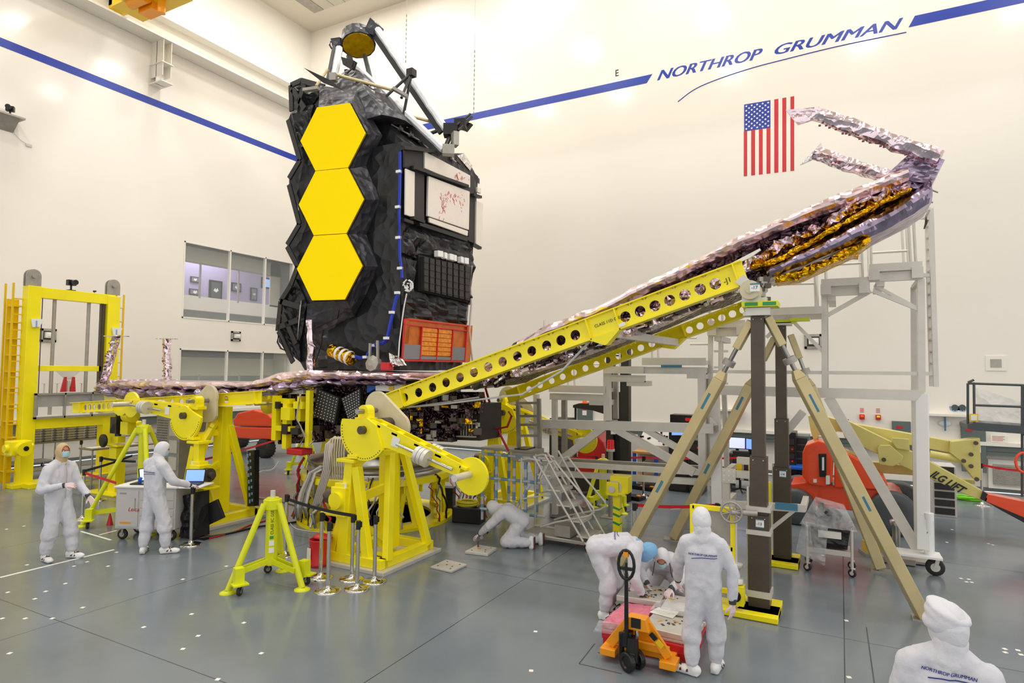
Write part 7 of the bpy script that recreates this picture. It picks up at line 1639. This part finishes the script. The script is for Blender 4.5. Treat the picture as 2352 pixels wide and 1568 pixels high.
def headgear(par, c, fwd, up, hood='hood', face=True, mask=True, drape=None, tan=False, cap=False):
    c = V(c); fwd = V(fwd).normalized(); up = V(up); up = (up - fwd * up.dot(fwd)).normalized(); l = up.cross(fwd).normalized(); R = Matrix((fwd, l, up)).transposed()
    P = lambda a, b, e: c + fwd * a + l * b + up * e
    m = M(); m.ball(c, (.098, .076, .118), 18, R); m.ball(P(.03, 0, -.05), (.07, .058, .07), 14, R); m.ball(P(.1, 0, -.012), (.018, .014, .024), 8, R); m.ball(P(.085, 0, .03), (.02, .05, .014), 8, R)
    m.ball(P(.082, 0, -.055), (.016, .026, .01), 8, R)
    for s in (-1, 1): m.ball(P(0, s * .078, -.005), (.018, .01, .03), 8, R)
    hd = fuse(m, 'head', 'skin', par, .008, 3)
    if face:
        for s in (-1, 1):
            M().ball(P(.083, s * .031, .012), (.012, .014, .009), 10, R).build('eye', 'white', hd); M().ball(P(.0925, s * .031, .012), (.004, .007, .007), 8, R).build('pupil', 'hair', hd); M().bar(P(.094, s * .015, .034), P(.085, s * .048, .034), .006, .008).build('eyebrow', 'hair', hd)
    # hood: shell around the head, open at the face
    m = M(); n = 22; rings = []; a0 = radians(42 if face else 20)
    for thick in (0, .012):
        rr = []
        for i in range(12):
            th = a0 + (pi - a0) * (i / 11); r = []
            for j in range(n):
                ph = 2 * pi * j / n; ra = (.118 - thick, .098 - thick, .14 - thick); q = V((ra[0] * cos(th), ra[1] * sin(th) * cos(ph), ra[2] * sin(th) * sin(ph) * (1.0 if sin(ph) > 0 else 1.08))); q.x -= .008
                r.append(c + R @ q + (noise.noise_vector((c + R @ q) * 22) * .007 if thick == 0 else V((0, 0, 0))))
            rr.append(r)
        rings.append(rr)
    m.s = True; m.loft(rings[1][::-1] + rings[0], True, False); ho = m.build('cap' if cap else 'hood', hood, par)
    sb = ho.modifiers.new('s', 'SUBSURF'); sb.levels = sb.render_levels = 1
    if mask:
        m = M(); g = []
        for i in range(7):
            e = lerp(.006, -.085, i / 6); row = []
            for j in range(11):
                a = lerp(-1.15, 1.15, j / 10); ww = 1 - .18 * abs(i - 3) / 3; row.append(P(.098 * cos(a * .92) + .02 * (1 - abs(a)) * (1 if 0 < i < 6 else .55) - .006 * i / 6, .082 * sin(a * ww), e + .004 * (i % 2)))
            g += row
        N = len(g); m.smooth().add(g + [p - fwd * .004 for p in g], [(i * 11 + j, i * 11 + j + 1, i * 11 + j + 12, i * 11 + j + 11) for i in range(6) for j in range(10)] + [(N + i * 11 + j + 11, N + i * 11 + j + 12, N + i * 11 + j + 1, N + i * 11 + j) for i in range(6) for j in range(10)])
        m.build('face_mask', 'mask', par)
    if drape is not None:
        m = M(); d = V(drape); capsule(m, P(-.02, 0, -.08), .085, lerp(P(-.02, 0, -.08), d, .55), .085); capsule(m, lerp(P(-.02, 0, -.08), d, .5), .082, d, .1)
        fuse(m, 'hood_collar', hood, par, .014, 3, .007, 24)
    return R
def logo(par, body, centre, out, right, width, col='blueink'):
    # chest or back print wrapped onto the coverall
    out = V(out).normalized(); right = V(right).normalized(); up = out.cross(right).normalized(); up = up if up.z > -.2 else -up
    off = V((0, 0, 0)); q = par
    while q is not None: off += q.location; q = q.parent
    bv = BVHTree.FromPolygons([v.co + off for v in body.data.vertices], [tuple(p.vertices) for p in body.data.polygons])
    vs, fs = text_mesh('NORTHROP GRUMMAN', 1, None, (1, 0, 0), (0, 1, 0), (0, 0, 0), shear=.25, extrude=0, bold=.0)
    x1 = max(v.x for v in vs); s = width / x1; m = M(); c = V(centre)
    def put(x, y):
        o = c + right * x + up * y + out * .4; h = bv.ray_cast(o, -out); return (h[0] + out * .008) if h[0] is not None else o - out * .4
    for dx in (0, .05): m.add([put((v.x + dx) * s - width / 2, v.y * s * 1.15) for v in vs], fs)
    m.path([put(-width / 2 + width * t, -.016 - .05 * width * (1 - t) ** 3 * 2) for t in [k / 16 for k in range(2, 17)]], .0035, 4)
    return m.build('back_print', col, par)
def person(loc, f, label, J, hood='hood', face=True, mask=True, back=False, s=1.0, hands=(), feet=(), hf=None, hup=(0, 0, 1), logo_z=None, seed=0.0, cuff=True, cap=False, logo_w=.3):
    # J: joints as (forward, left, up) in metres; f: facing direction
    f = V(f); f.z = 0; f.normalize(); l = V((-f.y, f.x, 0)); O = V((loc[0], loc[1], 0)); r = empty('person', O, label, 'person')
    W = lambda q: O + (f * q[0] + l * q[1] + V((0, 0, q[2]))) * s
    D = lambda q: f * q[0] + l * q[1] + V((0, 0, q[2]))
    j = {k: W(v) for k, v in J.items()}; m = M()
    pv, ch, nk = j['pelvis'], j['chest'], j['neck']; side_ = (j['shL'] - j['shR']).normalized()
    for k in (-1, 0, 1):
        h_ = pv + side_ * .07 * k * s; c_ = ch + side_ * .08 * k * s; capsule(m, h_, .118 * s, c_, .118 * s, 14)
    capsule(m, j['shL'], .078 * s, j['shR'], .078 * s, 14); capsule(m, ch, .12 * s, nk, .085 * s)
    for S in 'LR': capsule(m, lerp(nk, j['sh' + S], .1), .085 * s, j['sh' + S], .078 * s, 12)
    for S in 'LR':
        hp = j['hip' + S]; capsule(m, lerp(pv, hp, .6), .12 * s, j['knee' + S], .098 * s, 14); capsule(m, j['knee' + S], .1 * s, lerp(j['knee' + S], j['ank' + S], .3), .108 * s, 14); capsule(m, lerp(j['knee' + S], j['ank' + S], .42), .082 * s, lerp(j['knee' + S], j['ank' + S], .8), .086 * s, 14); capsule(m, lerp(j['knee' + S], j['ank' + S], .7), .084 * s, j['ank' + S], .07 * s, 14)
        capsule(m, j['sh' + S], .088 * s, j['el' + S], .068 * s, 12); capsule(m, j['el' + S], .068 * s, j['wr' + S], .048 * s, 12)
    body = fuse(m, 'coverall', 'suit', r, .015, 5, .010, 9, seed)
    for S in 'LR':
        if cuff: d = (j['wr' + S] - j['el' + S]).normalized(); m = M(); m.tube(j['wr' + S] - d * .03 + d * .03, j['wr' + S] + d * .055, .043 * s, .038 * s, 16); m.build('cuff', 'cuff', r)
        if feet and feet['LR'.index(S)] is not None: shoe(r, j['ank' + S], D(feet['LR'.index(S)]))
    for S, (dd, pn, cu) in zip('LR', hands):
        if dd is not None: d = (j['wr' + S] - j['el' + S]).normalized(); hand(r, j['wr' + S] + d * .05, D(dd), D(pn), 1 if S == 'L' else -1, cu, 1.05)
    hf_ = D(hf) if hf else f
    headgear(r, j['head'], hf_, D(hup), hood, face, mask, lerp(nk, ch, .15), cap=cap)
    if logo_z is not None:
        c = lerp(pv, ch, logo_z); ax = (ch - pv).normalized(); out = side_.cross(ax).normalized(); out = out if out.dot(f) < 0 or abs(ax.z) < .5 else -out
        if abs(ax.z) < .5 and out.z < 0: out = -out
        rt = ax.cross(out).normalized() if abs(ax.z) >= .5 else side_
        logo(r, body, c, out, rt, logo_w * s)
    return r, j, body, W, D
STAND = dict(pelvis=(0, 0, .96), chest=(.0, 0, 1.32), neck=(.0, 0, 1.5), shL=(0, .17, 1.41), shR=(0, -.17, 1.41), hipL=(0, .1, .92), hipR=(0, -.1, .92), kneeL=(.02, .12, .5), kneeR=(.02, -.12, .5), ankL=(0, .12, .15), ankR=(0, -.12, .15), elL=(0, .25, 1.13), elR=(0, -.25, 1.13), wrL=(.05, .26, .88), wrR=(.05, -.26, .88), head=(.02, 0, 1.66))
# 1 masked person with tan hood at the left
J = dict(STAND); J.update(elR=(.02, -.3, 1.12), wrR=(.24, -.16, 1.17), elL=(.1, .24, 1.14), wrL=(.34, .2, .98), ankL=(.14, .14, .15), kneeL=(.1, .13, .5), ankR=(-.06, -.12, .15), head=(.05, 0, 1.67))
o = person(onz(128, 1284), (1, .22, 0), 'person in white coverall, tan hood and pale blue mask standing at the left', J, 'tanhood', True, True, s=1.03, hands=(((.75, -.05, -.65), (.2, -.9, .3), .15), ((.9, .4, .05), (-.2, .8, -.5), .35)), feet=((1, .2, 0), (1, -.3, 0)), hf=(1, -.15, .02), seed=1)
m = M(); m.path([o[3](q) for q in ((.135, .0, 1.44), (.15, 0, 1.3), (.15, 0, 1.1), (.14, 0, .95))], .004, 4); m.build('zip', 'alud', o[0])
# 2 person typing at the cart, seen from behind
J = dict(STAND); J.update(elL=(.06, .27, 1.15), wrL=(.3, .16, 1.1), elR=(.12, -.3, 1.15), wrR=(.36, -.3, 1.06), ankL=(-.08, .12, .15), kneeL=(-.02, .12, .5), ankR=(.1, -.18, .15), kneeR=(.08, -.16, .5), head=(.09, -.02, 1.64), neck=(.03, 0, 1.49))
o2 = person(onz(350, 1270), (.02, 1, 0), 'person in white coverall seen from behind, standing and typing at the cart', J, 'hood', True, True, s=1.04, hands=(((.9, -.3, -.2), (0, 0, -1), .3), ((.95, .1, -.2), (0, 0, -1), .3)), feet=((.5, .5, 0), (.7, -.7, 0)), hf=(.8, -.5, -.35), logo_z=.92, seed=2)
# 3 kneeling person working on the floor plate
J = dict(pelvis=(-.14, 0, .42), chest=(.14, 0, .57), neck=(.27, 0, .6), shL=(.2, .17, .56), shR=(.2, -.17, .56), hipL=(-.1, .1, .4), hipR=(-.1, -.1, .4), kneeL=(.12, .16, .1), kneeR=(.06, -.14, .1), ankL=(-.26, .14, .1), ankR=(-.36, -.12, .09), elL=(.4, .22, .36), elR=(.34, -.22, .36), wrL=(.56, .1, .2), wrR=(.5, -.14, .19), head=(.38, 0, .61))
p3 = onz(1182, 1252); o3 = person(p3, (-.95, -.3, 0), 'kneeling person in white coverall bent over a small aluminium plate on the floor', J, 'hood', True, True, s=1.05, hands=(((.9, -.1, -.5), (0, 0, -1), .5), ((.7, .5, -.4), (0, .3, -1), .6)), feet=(None, None), hf=(.75, .1, -.65), hup=(.6, 0, .8), seed=3)
for q in ((-.26, .14), (-.38, -.12)):
    w_ = o3[3]((q[0], q[1], 0)); d_ = o3[4]((-1, 0, 0)); l_ = V((-d_.y, d_.x, 0)); m = M(); R = Matrix((V((0, 0, -1)), l_, d_)).transposed()
    m.ball(w_ + d_ * .05 + V((0, 0, .1)), (.13, .05, .06), 12, R); m.ball(w_ + d_ * .06 + V((0, 0, .04)), (.05, .05, .06), 10, R); fuse(m, 'boot_cover', 'white', o3[0], .012, 2); M().cb(w_ + d_ * .105 + V((0, 0, .1)), (.02, .08, .2), atan2(d_.y, d_.x)).build('boot_strap', 'strap', o3[0])
# 4 bending person with blue cap
J = dict(pelvis=(-.16, 0, .82), chest=(.19, 0, .88), neck=(.34, 0, .85), shL=(.3, .18, .84), shR=(.3, -.18, .84), hipL=(-.14, .1, .78), hipR=(-.14, -.1, .78), kneeL=(.08, .14, .46), kneeR=(.0, -.12, .46), ankL=(.02, .16, .15), ankR=(-.04, -.12, .15), elL=(.34, .24, .6), elR=(.3, -.24, .56), wrL=(.44, .18, .4), wrR=(.38, -.16, .36), head=(.46, 0, .79))
o4 = person(onz(1398, 1415), (.93, .3, 0), 'person in white coverall with blue cap bending over the pallet load', J, 'bluecap', True, True, s=1.05, hands=(((.5, .0, -.9), (.6, 0, .5), .5), ((.4, .1, -.9), (.7, 0, .4), .5)), feet=((1, .1, 0), (.9, -.3, 0)), hf=(.55, .1, -.8), hup=(.8, 0, .55), logo_z=.75, seed=4, cap=True)
# 5 crouching person facing the camera
J = dict(pelvis=(-.16, 0, .42), chest=(.12, 0, .6), neck=(.25, 0, .67), shL=(.18, .18, .61), shR=(.18, -.18, .61), hipL=(-.16, .11, .4), hipR=(-.16, -.11, .4), kneeL=(.16, .24, .36), kneeR=(.1, -.26, .12), ankL=(.06, .2, .15), ankR=(-.28, -.2, .1), elL=(.32, .28, .5), elR=(.28, -.32, .5), wrL=(.46, .14, .4), wrR=(.38, -.34, .4), head=(.36, 0, .7))
p5 = onz(1524, 1390); o5 = person(p5, (.2, -.98, 0), 'crouching person in white hood and mask facing the camera behind the pallet', J, 'hood', True, True, s=1.04, hands=(((.8, -.4, -.3), (0, 0, -1), .4), ((.9, .1, -.4), (0, 0, -1), .4)), feet=((1, 0, 0), None), hf=(.75, -.05, -.66), hup=(.6, 0, .8), seed=5)
m = M()
for s in (-1, 1): m.path([o5[3](q) for q in ((.34, .09 * s, .64), (.34, .1 * s, .56), (.3, .12 * s, .46))], .006, 5)
m.build('mask_strap', 'cuff', o5[0])
# 6 standing person seen from behind at the pallet
J = dict(STAND); J.update(elR=(.03, -.3, 1.14), wrR=(.02, -.3, .86), elL=(.12, .28, 1.14), wrL=(.3, .3, .92), ankL=(-.02, .12, .15), ankR=(.14, -.12, .15), kneeR=(.1, -.13, .5), head=(.04, .02, 1.66))
o6 = person(onz(1616, 1552), (-.12, .99, 0), 'standing person in white coverall seen from behind beside the pallet, blue print across the back', J, 'hood', False, True, s=.945, hands=(((.5, .1, -.9), (.5, -.8, 0), .35), ((.05, -.0, -1), (.6, .8, 0), .2)), feet=((.3, 1.1, 0), (1, -.2, 0)), hf=(.92, .2, -.35), logo_z=.98, seed=6)
# 7 large person at the bottom right
J = dict(STAND); p7 = at(2176, 1500, 3.55)
o7 = person(p7, (.08, 1, 0), 'person in white coverall close to the camera at the bottom right, seen from behind', J, 'hood', True, True, s=1.0, hands=(((.1, 0, -1), (.3, -.9, 0), .3), ((.1, 0, -1), (.3, .9, 0), .3)), feet=((1, .2, 0), (1, -.2, 0)), hf=(.8, .5, -.1), logo_z=1.27, seed=7, logo_w=.26)
m = M(); R = Matrix.Rotation(.42, 3, 'Y') @ Matrix.Rotation(.18, 3, 'X'); c = o7[1]['head'] + V((.01, -.01, .085)); m.ball(c, (.122, .116, .03), 24, R); m.ball(c + V((-.012, 0, -.035)), (.117, .112, .05), 20, R); m.ball(c + V((-.02, 0, -.07)), (.112, .106, .07), 20); fuse(m, 'flat_cap', 'hood', o7[0], .012, 4, .004, 14)
# 8 only the top of a hood shows at the lower edge
p8 = at(418, 1640, 2.5); J = dict(STAND)
o8 = person(p8, (-.2, 1, 0), 'person cut off by the bottom edge, only a white hood top visible', J, 'hood', False, False, s=.975, hands=(((.1, 0, -1), (.3, -.9, 0), .3), ((.1, 0, -1), (.3, .9, 0), .3)), feet=((1, .2, 0), (1, -.2, 0)), seed=8)
